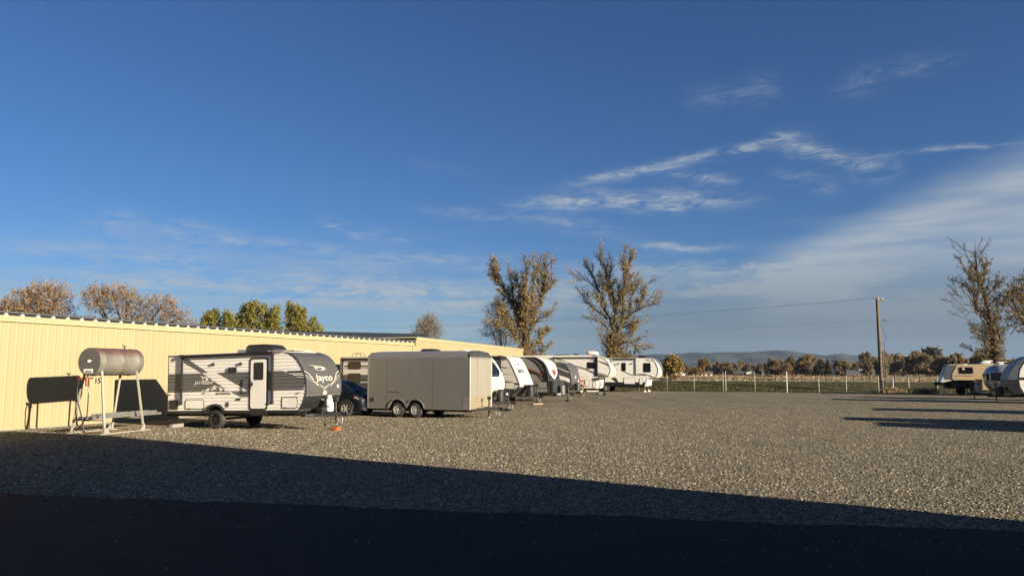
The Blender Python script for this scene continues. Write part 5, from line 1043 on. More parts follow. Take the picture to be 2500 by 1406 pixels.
    MB().box(3.735, 3.74, -0.42, -0.41, 1.0, H - 0.05).build('seam', m_dkg, t.o)
    for x in (0.0, 0.94): t.arch(x, 0.345, 0.475, 0.51, m_cargot, 0.05, 12 if x > 0 else 22, 158 if x > 0 else 168, 'fender')
    MB().prism([(0.32, 0.60), (0.62, 0.60), (0.5, 0.47), (0.44, 0.47)], t.Y(0.004), t.Y(0.03)).build('fender_web', m_cargot, t.o)
    MB().box(-0.55, 1.5, -0.95, 0.95, 0.40, 0.85).build('wheel_well', m_dark, t.o)
    t.wheel(0.0, 0.345, 0.22, m_chrome, 0.10, 8); t.wheel(0.94, 0.345, 0.22, m_chrome, 0.10, 8); t.axle(0, 0.345); t.axle(0.94, 0.345)
    t.chassis(-1.6, 3.7, 0.28, 0.13); MB().box(-1.6, 3.7, -1.15, 1.15, 0.39, 0.415).build('floor', m_dark, t.o)
    f = MB().lathe([(0.001, t.s * 0.012), (0.085, t.s * 0.014), (0.105, t.s * 0.02), (0.11, 0)], (-1.37, t.Y(0.006), 0.80), 'y', 20).build('vent', m_dkg, t.o)
    t.marker(-0.2, 1.17, m_dkg, 0.30, 0.006)
    t.tongue(3.4, 4.75, 0.40, 0.62, 4.15, m_chrome, None, 0.03, 0.85); MB().box(4.02, 4.10, -0.06, 0.06, 0.36, 0.46).build('plate', m_white, t.o); MB().box(3.76, 4.2, 0.3, 0.5, 0.36, 0.48).build('marker_bar', m_blackm, t.o)
    t.vent(2.9, H + 0.31, m_ac, 0.45, 0.06)
    return t
cargo()

# ---- dark blue suv behind the cargo trailer
def suv():
    b = empty('suv', UV(-21.31, 31.85), -PHI, 'dark blue SUV parked nose out between the nearest trailer and the silver cargo trailer', 'car')
    # stations: x, half width, z low, z hood/belt, z roof, half roof width
    S = [(-3.95, 0.78, 0.45, 0.95, 0.97, 0.60), (-3.85, 0.88, 0.30, 1.08, 1.35, 0.62), (-3.5, 0.93, 0.26, 1.10, 1.66, 0.66), (-2.6, 0.95, 0.24, 1.10, 1.74, 0.69), (-1.5, 0.95, 0.24, 1.09, 1.73, 0.69), (-0.75, 0.95, 0.24, 1.08, 1.62, 0.67), (-0.25, 0.94, 0.24, 1.08, 1.38, 0.68), (0.12, 0.94, 0.24, 1.06, 1.13, 0.72), (0.35, 0.93, 0.24, 1.01, 1.045, 0.70), (0.62, 0.90, 0.28, 0.94, 0.97, 0.66), (0.80, 0.82, 0.34, 0.84, 0.86, 0.58), (0.88, 0.70, 0.42, 0.70, 0.72, 0.5)]
    mb = MB(); K = 14
    for x, hw, zl, zb_, zr, rw in S:
        ring = [(-hw * 0.94, zl), (-hw, (zl + zb_) * 0.5), (-hw * 0.985, zb_ - 0.04), (-hw * 0.96, zb_), (-rw * 1.02, zr - 0.06), (-rw * 0.9, zr - 0.01), (-rw * 0.4, zr + 0.015), (rw * 0.4, zr + 0.015), (rw * 0.9, zr - 0.01), (rw * 1.02, zr - 0.06), (hw * 0.96, zb_), (hw * 0.985, zb_ - 0.04), (hw, (zl + zb_) * 0.5), (hw * 0.94, zl)]
        mb.v += [(x, y, z) for y, z in ring]
    for i in range(len(S) - 1):
        for j in range(K): a = i * K + j; c = i * K + (j + 1) % K; mb.f.append([a, c, c + K, a + K])
    mb.f.append(list(range(K))[::-1]); mb.f.append([(len(S) - 1) * K + j for j in range(K)])
    mb.build('body', m_blue, b, smooth=35)
    g = MB(); g.add([(-0.68, -0.60, 1.575), (-0.68, 0.60, 1.575), (0.14, 0.66, 1.125), (0.14, -0.66, 1.125)], [(0, 1, 2, 3)]); g.v = [(x + 0.02, y, z + 0.035) for x, y, z in g.v]; g.build('windscreen', m_carglass, b)
    for s in (-1, 1): 
        MB().add([(-2.9, s * 0.90, 1.14), (-0.15, s * 0.90, 1.13), (-0.75, s * 0.765, 1.58), (-2.6, s * 0.765, 1.64)], [(0, 1, 2, 3)]).build('side_window', m_carglass, b)
        MB().add([(0.40, s * 0.945, 0.86), (0.66, s * 0.90, 0.80), (0.79, s * 0.80, 0.76), (0.85, s * 0.60, 0.74), (0.83, s * 0.60, 0.80), (0.70, s * 0.82, 0.90), (0.48, s * 0.935, 0.96)], [(0, 1, 2, 3, 4, 5, 6)]).build('headlight', m_lens, b)
        MB().add([(0.41, s * 0.952, 0.86), (0.52, s * 0.938, 0.84), (0.54, s * 0.930, 0.93), (0.45, s * 0.948, 0.945)], [(0, 1, 2, 3)]).build('indicator', m_amber, b)
        MB().box(-0.35, -0.12, s * 0.96, s * 1.14, 1.10, 1.25).build('mirror', m_blue, b, bevel=0.03)
    MB().box(0.84, 0.91, -0.55, 0.55, 0.55, 0.72).build('grille', m_black, b); MB().box(0.70, 0.90, -0.80, 0.80, 0.28, 0.42).build('bumper', m_dkg, b, bevel=0.03)
    for s in (-1, 1):
        mb = MB(); n = 14
        for i in range(n): a, c = R(180 * i / n), R(180 * (i + 1) / n); mb.prism([(0.43 * math.cos(a), 0.36 + 0.43 * math.sin(a)), (0.43 * math.cos(c), 0.36 + 0.43 * math.sin(c)), (0.37 * math.cos(c), 0.36 + 0.37 * math.sin(c)), (0.37 * math.cos(a), 0.36 + 0.37 * math.sin(a))], s * 0.90, s * 0.965)
        mb.build('wheel_arch', m_dkg, b)
        for x in (0.0, -2.75):
            w = MB().lathe([(0.22, -0.11), (0.33, -0.11), (0.36, -0.07), (0.36, 0.07), (0.33, 0.11), (0.22, 0.11)], (0, 0, 0), 'y', 28, close=True).build('wheel', m_tyre, b, smooth=40); w.location = (x, s * 0.86, 0.36)
            rm = MB().lathe([(0.22, s * 0.11), (0.205, s * 0.05)], (0, 0, 0), 'y', 24).lathe([(0.001, s * 0.10), (0.05, s * 0.095)], (0, 0, 0), 'y', 12)
            for k in range(6): a = k * math.pi / 3; rm.beam((0.03 * math.cos(a), s * 0.09, 0.03 * math.sin(a)), (0.21 * math.cos(a), s * 0.10, 0.21 * math.sin(a)), 0.05, 0.02, up=(0, 1, 0))
            rm.build('rim', m_chrome, w)
suv()
# ---- travel trailer with bunk windows behind the cargo trailer
def trailer_bunk():
    t = Tr('travel_trailer', 'grey travel trailer with two small bunk windows, half hidden behind the silver cargo trailer', -16.01, 37.09, 2.44)
    NP = [(0.62, -1.15), (0.85, -0.92), (1.1, -0.78), (1.24, -0.73), (1.6, -0.74), (2.0, -0.86), (2.45, -1.15), (2.7, -1.33), (2.85, -1.48), (2.92, -1.75)]
    out = [(-10.0, 0.62)] + [(x, z) for z, x in NP] + [(-10.0, 2.92)]
    t.body(out, m_lgrey); t.side('lower_panel', [(-9.98, 0.64), (-1.35, 0.64), (-1.1, 1.0), (-1.1, 1.93), (-9.98, 1.93)], m_midg, 0.0, 0.005); t.side('lower_panel', [(-9.98, 0.64), (-1.4, 0.64), (-1.2, 1.0), (-1.3, 1.30), (-9.98, 1.30)], m_dkg, 0.004, 0.009)
    t.side('stripe', [(-9.7, 2.38), (-1.4, 2.38), (-1.45, 2.45), (-9.7, 2.45)], m_black, 0.0, 0.006); t.side('stripe', [(-9.7, 2.30), (-1.4, 2.30), (-1.4, 2.33), (-9.7, 2.33)], m_black, 0.0, 0.006)
    for k in range(3): t.side('stripe', [(-9.2 + k * 0.2, 1.38 + k * 0.12), (-2, 1.30 + k * 0.12), (-2, 1.34 + k * 0.12), (-9.0 + k * 0.2, 1.42 + k * 0.12)], m_black if k != 1 else m_lgrey, 0.008, 0.012)
    t.nose('nose_cap', [(0, 0.95), (1, 0.95), (1, 2.91), (0, 2.91)], m_capw, NP, 0.006); t.nose('front_window', [(0.16, 2.75), (0.84, 2.75), (0.90, 2.15), (0.74, 1.83), (0.26, 1.83), (0.10, 2.15)], m_glass, NP, 0.018); t.nose('front_guard', [(0, 0.63), (1, 0.63), (1, 0.94), (0, 0.94)], m_dkg, NP, 0.008)
    t.nose('emblem', [[(0.34, 1.58), (0.5, 1.55), (0.66, 1.58), (0.66, 1.60), (0.5, 1.575), (0.34, 1.60)]], m_midg, NP, 0.016, nseg=3)
    t.edge([(x, z) for z, x in NP], m_black, 0.02); t.window(-9.44, 2.24, -8.60, 2.66, 0.09, m_curtain); t.window(-9.44, 1.46, -8.60, 2.01, 0.09, m_curtain); t.window(-6.5, 1.6, -5.3, 2.2); t.window(-3.2, 1.6, -2.4, 2.3)
    t.awning(-9.85, -2.2, 2.82, True, 1.0); MB().box(-10.03, -9.98, -1.2, 1.2, 0.62, 2.9).build('rear_wall', m_dkg, t.o)
    for sg in (0, 1): MB().tube([(-9.7 + 0.1 * sg, -0.5 + 0.25 * sg, 2.9), (-9.68 + 0.1 * sg, -0.5 + 0.25 * sg, 3.10), (-9.5 + 0.1 * sg, -0.5 + 0.25 * sg, 3.17), (-9.2 + 0.1 * sg, -0.5 + 0.25 * sg, 3.16), (-9.10 + 0.1 * sg, -0.5 + 0.25 * sg, 3.08), (-9.08 + 0.1 * sg, -0.5 + 0.25 * sg, 2.9)], 0.016, 6).build('ladder_rail', m_black, t.o, smooth=60)
    MB().box(-8.75, -8.62, -0.3, -0.15, 2.9, 3.03).build('plumbing_vent', m_black, t.o); t.ac(-4.7, 2.96, m_black, 1.05, 0.72, 0.42); t.vent(-2.25, 2.93, m_ac, 0.6, 0.34)
    MB().box(-10.0, -1.5, -1.2, 1.2, 2.90, 2.945).build('roof', m_greige, t.o)
    t.skirt(-10.0, -1.3, 0.50, 0.64, m_black); t.floor(-10, -1.2, 0.56); t.chassis(-9.9, -1.0, 0.38); t.wheel(-6.0, 0.36, 0.22, m_chrome, 0.12); t.wheel(-5.1, 0.36, 0.22, m_chrome, 0.12)
    t.cover(-0.42, 0.5, 1.15); t.tongue(-1.3, 0.32, 0.44, 0.7, 0.0, m_chrome, (0, 0.16), 0.03, 1.0); MB().box(-0.10, -0.02, -0.08, 0.02, 0.85, 0.98).build('jack_head', m_white, t.o)
    b = MB().box(-0.17, 0.17, -0.15, 0.15, 0, 0.15).build('wood_block', m_dkg, bevel=0.01); b.location = UV(-16.01, 37.09 + 1.22); b.rotation_euler.z = -PHI; tag(b, 'black block under the chrome jack right of the cargo trailer nose', 'block')
trailer_bunk()
# ---- white nosed, beige corrugated
def trailer_white_nose():
    t = Tr('travel_trailer', 'beige corrugated travel trailer with plain white nose and small black Jayco lettering', -17.40, 45.23, 2.44)
    NP = [(0.58, -1.30), (0.80, -1.08), (1.0, -0.88), (1.15, -0.75), (1.28, -0.72), (1.6, -0.84), (2.15, -1.10), (2.6, -1.33), (2.9, -1.53), (3.03, -1.68), (3.10, -1.95), (3.12, -2.2)]
    out = [(-8.6, 0.6)] + [(x, z) for z, x in NP] + [(-8.6, 3.12)]
    t.body(out, m_lgrey, inset=0.014); up = [(-8.59, 1.08)] + [(x, z) for z, x in NP if z > 1.08][:] + [(-8.59, 3.11)]; up[1:1] = [(-0.81, 1.08)]
    t.sheet('siding', up, m_lgrey, 0.0, 0.17, 0.016); t.skirt(-8.6, -1.08, 0.62, 1.075, m_dkg, 0.006)
    t.nose('nose_cap', [(0, 1.13), (1, 1.13), (1, 3.10), (0, 3.10)], m_capw, NP, 0.006); t.nose('front_guard', [(0, 0.59), (1, 0.59), (1, 1.12), (0, 1.12)], m_shadowcloth, NP, 0.008)
    t.nosetext('lettering', 'Jayco', 0.46, 2.16, 0.38, m_black, NP, 0.014, 0.014, 1.25); t.nose('emblem', bird(lambda x, z: (x, z), 0.42, 2.56, 0.14), m_midg, NP, 0.014, nseg=5)
    t.nose('emblem', [[(0.30, 1.86), (0.5, 1.74), (0.72, 1.86), (0.5, 1.78)]], m_midg, NP, 0.014, nseg=4)
    t.edge([(x, z) for z, x in NP], m_black, 0.022)
    for x0, z0, x1, z1 in ((-2.3, 2.47, -0.92 - 0.45, 2.27), (-2.2, 1.98, -1.15, 1.93)): t.sheet('stripe', [[(x0 - 1.5, z0 + 0.02), (x0 + 0.2, z0), (x1, z1), (x0 + 0.2, z0 - 0.10), (x0 - 1.5, z0 - 0.08)]], m_black, 0.012, 0)
    t.sheet('stripe', [[(-2.0, 1.55), (-1.25, 1.45), (-0.83, 1.36), (-0.78, 1.25), (-1.3, 1.36)]], m_black, 0.02, 0); t.side('side_lamp', rr(-2.05, 2.0, -1.92, 2.25, 0.03), m_black, 0.0, 0.08)
    t.bag(-1.72, 0.98, -1.06, 1.43, m_lgrey); t.bag(-4.0, 0.98, -3.0, 1.43, m_lgrey); t.window(-4.6, 1.75, -3.4, 2.4); t.window(-7.6, 1.75, -6.6, 2.4)
    t.awning(-8.0, -2.0, 3.0, True, 1.2, 0.09); t.side('awning_box', [(-8, 2.86), (-1.62, 2.86), (-1.62, 2.96), (-1.8, 3.06), (-8, 3.06)], m_midg, 0.0, 0.05); MB().box(-8.55, -2.2, -1.2, 1.2, 3.10, 3.14).build('roof', m_greige, t.o)
    t.floor(-8.6, -1.3, 0.6); t.chassis(-8.5, -1.2, 0.42); t.wheel(-5.6, 0.36, 0.22, m_chrome, 0.12); t.wheel(-4.7, 0.36, 0.22, m_chrome, 0.12); t.cover(-0.40, 0.52, 1.22, None, 0.75, 0.40)
    MB().box(-0.72, -0.12, -0.5, 0.4, 1.215, 1.25).build('bike_rack', m_black, t.o); MB().box(-0.55, -0.45, -0.42, -0.32, 0.50, 1.21).build('rack_post', m_black, t.o); MB().tube([(-1.2, -0.2, 0.34), (-0.8, -0.3, 0.28), (-0.4, -0.2, 0.34), (-0.2, -0.1, 0.42)], 0.03, 6).build('sewer_hose', m_blackm, t.o)
    MB().box(-0.1, 0.12, -0.1, 0.1, 0.45, 0.62).build('jack_box', m_shadowcloth, t.o); t.tongue(-1.2, 0.30, 0.46, 0.7, 0.0, m_blackm, (0, 0.07), 0.03, 1.2)
    b = MB().box(-0.12, 0.12, -0.42, 0.42, 0, 0.065).build('timber_pad', m_woodl, bevel=0.008); b.location = UV(-17.40, 45.23 + 1.22); b.rotation_euler.z = -PHI - 0.5; tag(b, 'pale timber pad under the jack of the plain white nosed trailer', 'timber')
trailer_white_nose()
# ---- greige with black bands and red shield
def trailer_shield():
    t = Tr('travel_trailer', 'greige travel trailer with black edge bands and a red shield on its silver nose', -16.99, 50.38, 2.44)
    NP = [(0.59, -1.0), (1.2, -1.02), (1.58, -1.06), (2.0, -1.12), (2.3, -1.20), (2.58, -1.31), (2.8, -1.50), (2.95, -1.74), (3.08, -2.02), (3.13, -2.3)]
    out = [(-8.8, 0.6)] + [(x, z) for z, x in NP] + [(-8.8, 3.13)]; t.body(out, m_greige)
    band = [(x - 0.01, z) for z, x in NP if z > 0.9]; t.side('edge_band', band + [(-2.9, 3.12), (-2.55, 2.98), (-2.1, 2.72), (-1.75, 2.35), (-1.5, 1.85), (-1.32, 1.3), (-1.25, 0.95)], m_black, 0.0, 0.006); t.side('edge_band', [(-2.5, 3.02), (-2.1, 2.85), (-1.75, 2.55), (-1.5, 2.1), (-1.36, 2.1), (-1.55, 2.55), (-1.85, 2.85), (-2.3, 3.08)], m_midg, 0.005, 0.009)
    t.side('stripe', [(-4.5, 2.55), (-2.4, 2.28), (-1.5, 1.95), (-1.45, 1.80), (-2.3, 2.15), (-4.5, 2.45)], m_brick, 0.0, 0.007); t.side('stripe', [(-4.5, 2.44), (-2.3, 2.13), (-1.5, 1.78), (-1.4, 1.62), (-2.2, 2.02), (-4.5, 2.36)], m_black, 0.0, 0.007); t.side('stripe', [(-3.0, 2.1), (-2.0, 1.9), (-1.35, 1.3), (-1.4, 1.5), (-2.1, 1.98), (-3.0, 2.16)], m_black, 0.0, 0.008)
    t.nose('nose_cap', [(0, 1.5), (1, 1.5), (1, 3.12), (0, 3.12)], m_black, NP, 0.005); t.nose('nose_panel', [(0.10, 3.11), (0.93, 3.11), (0.95, 2.6), (0.88, 1.95), (0.62, 1.58), (0.48, 1.58), (0.20, 1.95), (0.10, 2.6)], m_capw, NP, 0.012)
    t.nose('shield', [(0.34, 2.42), (0.52, 2.30), (0.82, 2.42), (0.80, 2.0), (0.70, 1.75), (0.58, 1.66), (0.44, 1.80), (0.36, 2.05)], m_white, NP, 0.018); t.nose('shield_fill', [(0.39, 2.34), (0.50, 2.22), (0.56, 2.26), (0.62, 2.20), (0.77, 2.34), (0.75, 2.0), (0.66, 1.80), (0.58, 1.74), (0.48, 1.86), (0.42, 2.06)], m_brick, NP, 0.023)
    t.nose('front_guard', [(0, 0.6), (1, 0.6), (1, 1.49), (0, 1.49)], m_dkg, NP, 0.008); MB().prism([(-1.0, 0.62), (-0.72, 0.62), (-0.68, 1.42), (-1.0, 1.5)], -1.15, 1.15).build('storage_box', m_shadowcloth, t.o, bevel=0.03)
    t.bag(-2.1, 0.92, -1.12, 1.40, m_greige); t.edge([(x, z) for z, x in NP], m_black, 0.02); t.skirt(-8.8, -1.05, 0.5, 0.68, m_black); t.floor(-8.8, -1.1, 0.6); t.chassis(-8.7, -1.0, 0.42); t.wheel(-5.6, 0.36, 0.22, m_chrome, 0.12); t.wheel(-4.7, 0.36, 0.22, m_chrome, 0.12)
    t.awning(-8.2, -3.0, 3.02, True, 1.2); t.window(-4.8, 1.75, -3.6, 2.4); t.side('grab_bar', [(-2.2, 1.12), (-1.7, 1.06), (-1.7, 1.12), (-2.2, 1.18)], m_black, 0.02, 0.05)
    c = t.cover(-0.42, 0.5, 1.15, mat('grey_bottle_cover', (0.1232, 0.1204, 0.112), 0.6), 0.55, 0.36)
    MB().lathe([(0.19, 0.70), (0.20, 0.71), (0.19, 0.72)], (-0.42, 0, 0), 'z', 16).build('cover_rib', m_dkg, c); MB().box(-0.55, -0.35, -0.9, -0.6, 0.50, 0.58).build('plate', m_white, t.o)
    t.tongue(-1.1, 0.3, 0.46, 0.75, 0.0, m_woodl, (0, 0.12), 0.045, 1.0); b = MB().box(-0.18, 0.14, -0.16, 0.16, 0, 0.11).build('wood_block', m_blackm, bevel=0.01); b.location = UV(-16.99, 50.38 + 1.22); b.rotation_euler.z = -PHI; tag(b, 'dark block under the jack of the trailer with the red shield', 'block')
trailer_shield()
# ---- small grey trailer
def trailer_grey():
    t = Tr('travel_trailer', 'smaller all grey travel trailer with a white diagonal band, right of the red shield trailer', -19.48, 61.59, 2.4)
    NP = [(0.62, -0.95), (0.85, -0.66), (1.05, -0.54), (1.29, -0.50), (1.7, -0.56), (2.15, -0.69), (2.5, -0.90), (2.68, -1.08), (2.80, -1.30), (2.84, -1.6)]
    out = [(-7.0, 0.6)] + [(x, z) for z, x in NP] + [(-7.0, 2.84)]; t.body(out, m_midg, inset=0.012); t.sheet('siding', out, m_midg, 0.0, 0.16, 0.014)
    t.sheet('stripe', [[(-3.2, 2.1), (-3.2, 2.3), (-0.66, 1.50), (-0.60, 1.15)]], m_white, 0.016, 0); t.sheet('stripe', [[(-2.6, 2.75), (-2.5, 2.75), (-0.72, 2.05), (-0.70, 1.98)]], m_white, 0.016, 0); t.sheet('stripe', [[(-3.2, 1.9), (-0.80, 1.0), (-0.80, 0.8), (-3.2, 0.8)]], m_dkg, 0.016, 0); t.sheet('stripe', [[(-3, 1.75), (-1.6, 1.55), (-0.9, 1.35), (-1.4, 1.28), (-3, 1.3)]], m_lgrey, 0.020, 0)
    t.nose('nose_siding', [(0, 1.05), (1, 1.05), (1, 2.83), (0, 2.83)], m_noseg, NP, 0.006, 0.16); t.nose('emblem', [[(0.42, 1.75), (0.5, 1.45), (0.58, 1.75), (0.5, 1.62)], [(0.72, 1.2), (0.86, 1.2), (0.84, 1.4)]], m_white, NP, 0.024, nseg=3); t.nose('front_guard', [(0, 0.63), (1, 0.63), (1, 1.04), (0, 1.04)], m_dkg, NP, 0.008)
    t.edge([(x, z) for z, x in NP], m_black, 0.02); t.skirt(-7, -1, 0.5, 0.66); t.floor(-7, -1, 0.6); t.chassis(-7, -0.9, 0.42); t.wheel(-4.3, 0.345, 0.22, m_rimb, 0.12); t.awning(-6.4, -1.9, 2.76, True, 1.1)
    t.cover(-0.32, 0.5, 1.14, mat('grey_cabinet_cover', (0.0476, 0.0487, 0.0476), 0.55), 0.5, 0.38); t.tongue(-0.9, 0.3, 0.46, 0.7, 0.0, m_woodl, (0, 0.14), 0.035, 0.9); t.window(-4.2, 1.7, -3.2, 2.3)
    b = MB().box(-0.2, 0.2, -0.2, 0.2, 0, 0.13).build('wood_block', m_wood, bevel=0.01); b.location = UV(-19.48, 61.59 + 1.2); b.rotation_euler.z = -PHI; tag(b, 'brown timber block under the jack of the small grey trailer', 'block')
    lp = mat('pale_lamp', (0.705, 0.6956, 0.517), 0.3)
    for y in (-0.5, -0.2): MB().lathe([(0.001, 0.06), (0.07, 0.05), (0.08, 0)], (0.1, y, 0.42), 'x', 10).build('lamp', lp, t.o)
trailer_grey()
# ---- fifth wheels
def fifth_common(t, x_rear, lowx, zb=0.5): pass
def fifth_big():
    t = Tr('fifth_wheel_trailer', 'large cream fifth wheel trailer with grey sweeps and a white roof air conditioner', -19.84, 70.5, 2.5, group='fifth wheel trailers')
    NP = [(1.56, 0.56), (1.85, 0.74), (2.05, 0.83), (2.27, 0.86), (2.56, 0.79), (2.80, 0.67), (2.95, 0.58), (3.15, 0.42), (3.29, 0.27), (3.42, 0.0), (3.50, -0.4), (3.56, -0.9)]
    out = [(-8.4, 0.5), (-0.62, 0.5), (-0.48, 1.50), (0.50, 1.53)] + [(x, z) for z, x in NP] + [(-8.4, 3.56)]; t.body(out, m_white)
    MB().prism([(-8.4, 3.55), (-0.9, 3.55), (-0.3, 3.50), (-0.9, 3.62), (-2.5, 3.65), (-8.4, 3.64)], -1.22, 1.22).build('roof', m_ac, t.o)
    t.nose('nose_cap', [(0, 1.56), (1, 1.56), (1, 3.55), (0, 3.55)], m_capw, NP, 0.006); t.nose('front_window', [(0.30, 3.40), (0.86, 3.40), (0.93, 2.85), (0.94, 2.45), (0.70, 2.55), (0.42, 2.85)], m_midg, NP, 0.014); t.nose('window_patch', [[(0.36, 3.28), (0.48, 3.28), (0.52, 3.12), (0.42, 3.12)], [(0.55, 2.98), (0.72, 2.98), (0.74, 2.82), (0.58, 2.82)]], m_white, NP, 0.018, nseg=4); t.nose('stripe', [(0.60, 2.46), (0.95, 2.40), (0.97, 1.95), (0.86, 2.20)], m_midg, NP, 0.014)
    t.edge([(x, z) for z, x in NP], m_black, 0.018); sw = lambda p, m, d=0.0: t.side('stripe', p, m, d, d + 0.006)
    sw([(-4.4, 2.72), (-3.4, 2.70), (-2.6, 2.58), (-1.6, 2.28), (-0.9, 1.98), (-0.42, 1.66), (-0.42, 1.78), (-0.85, 2.10), (-1.6, 2.42), (-2.6, 2.68), (-3.4, 2.80), (-4.4, 2.80)], m_greige); sw([(-4.4, 2.68), (-3.4, 2.66), (-2.6, 2.53), (-1.6, 2.23), (-0.9, 1.90), (-0.42, 1.60), (-0.42, 1.66), (-0.9, 1.98), (-1.6, 2.28), (-2.6, 2.58), (-3.4, 2.70), (-4.4, 2.72)], m_midg)
    sw([(-1.55, 3.21), (-0.6, 3.16), (0.2, 2.95), (0.70, 2.72), (0.72, 2.62), (0.2, 2.86), (-0.6, 3.09)], m_black); sw([(-0.4, 3.06), (0.2, 2.84), (0.71, 2.60), (0.73, 2.54), (0.2, 2.78)], m_greige); sw([(-0.42, 1.98), (0.0, 1.92), (0.5, 1.76), (0.62, 1.62), (0.50, 1.56), (-0.42, 1.56)], m_greige); sw([(-0.42, 1.76), (0.2, 1.66), (0.55, 1.60), (0.50, 1.55), (-0.35, 1.55)], m_midg, 0.004)
    sw([(-3.2, 1.58), (-1.2, 1.60), (-2.2, 1.54), (-3.2, 1.52)], m_greige); sw([(-4.9, 3.3), (-4.2, 3.28), (-3.3, 3.0), (-4.2, 3.18)], m_black); sw([(-4.8, 3.12), (-4.2, 3.10), (-3.5, 2.98), (-4.8, 2.98)], m_greige)
    t.text('lettering', 'REFLECTION', -2.98, 2.31, 0.20, m_black, 0.008, 0.0, 0.006, 1.18); t.text('lettering', '150 SERIES', -2.65, 2.10, 0.10, m_greige, 0.008, 0.0, 0.0, 1.4)
    t.window(-1.45, 2.36, -0.59, 2.98, 0.10, None, 0.03); t.side('awning_arm_shade', [(-0.70, 1.60), (-0.44, 1.60), (-0.44, 3.38), (-0.70, 3.38)], m_slate, 0.0, 0.006); t.awning(-4.85, -0.40, 3.42, True, 1.72, 0.05)  # slate strip beside the front awning arm is shade put into the colour
    for a, b in ((-2.65, -1.80), (-1.68, -1.20)): t.bag(a, 0.66, b, 1.32, m_white)
    t.side('front_door', [(-0.98, 0.55), (-0.60, 0.58), (-0.50, 1.48), (-0.80, 1.48)], m_black, 0.0, 0.010); t.side('front_door_panel', [(-0.93, 0.60), (-0.66, 0.62), (-0.56, 1.44), (-0.78, 1.44)], m_white, 0.009, 0.015); t.side('junction_box', rr(-0.76, 1.22, -0.36, 1.5, 0.04), m_midg, 0.01, 0.06)
    MB().prism([(0.62, 1.50), (1.02, 1.50), (1.25, 1.10), (1.12, 1.04), (0.70, 1.30)], -0.16, 0.16).build('pin_box', m_blackm, t.o); MB().tube([(0.5, 0, 1.5), (0.75, -0.2, 1.15), (1.0, -0.1, 1.08)], 0.015, 5).build('cable', m_white, t.o)
    for y in (-0.95, 0.95): MB().box(-0.42, -0.32, y - 0.05, y + 0.05, 0.35, 1.5).box(-0.40, -0.34, y - 0.03, y + 0.03, 0.05, 0.4).box(-0.5, -0.24, y - 0.1, y + 0.1, 0.0, 0.05).build('landing_leg', m_blackm, t.o)
    t.wheel(-5.2, 0.38, 0.24, m_chrome, 0.12); t.wheel(-4.2, 0.38, 0.24, m_chrome, 0.12); t.chassis(-8.3, -0.7, 0.36); t.floor(-8.4, -0.7, 0.5); t.ac(-1.23, 3.66, m_ac, 1.02, 0.75, 0.38); MB().box(-5.0, -3.6, -0.6, 0.4, 3.66, 3.74).build('solar_panel', m_black, t.o); t.vent(-2.9, 3.66, m_black, 0.5, 0.16)
    m = MB().lathe([(0.001, 0.07), (0.10, 0.06), (0.11, 0.0)], (0, 0, 0), 'y', 12)
fifth_big()
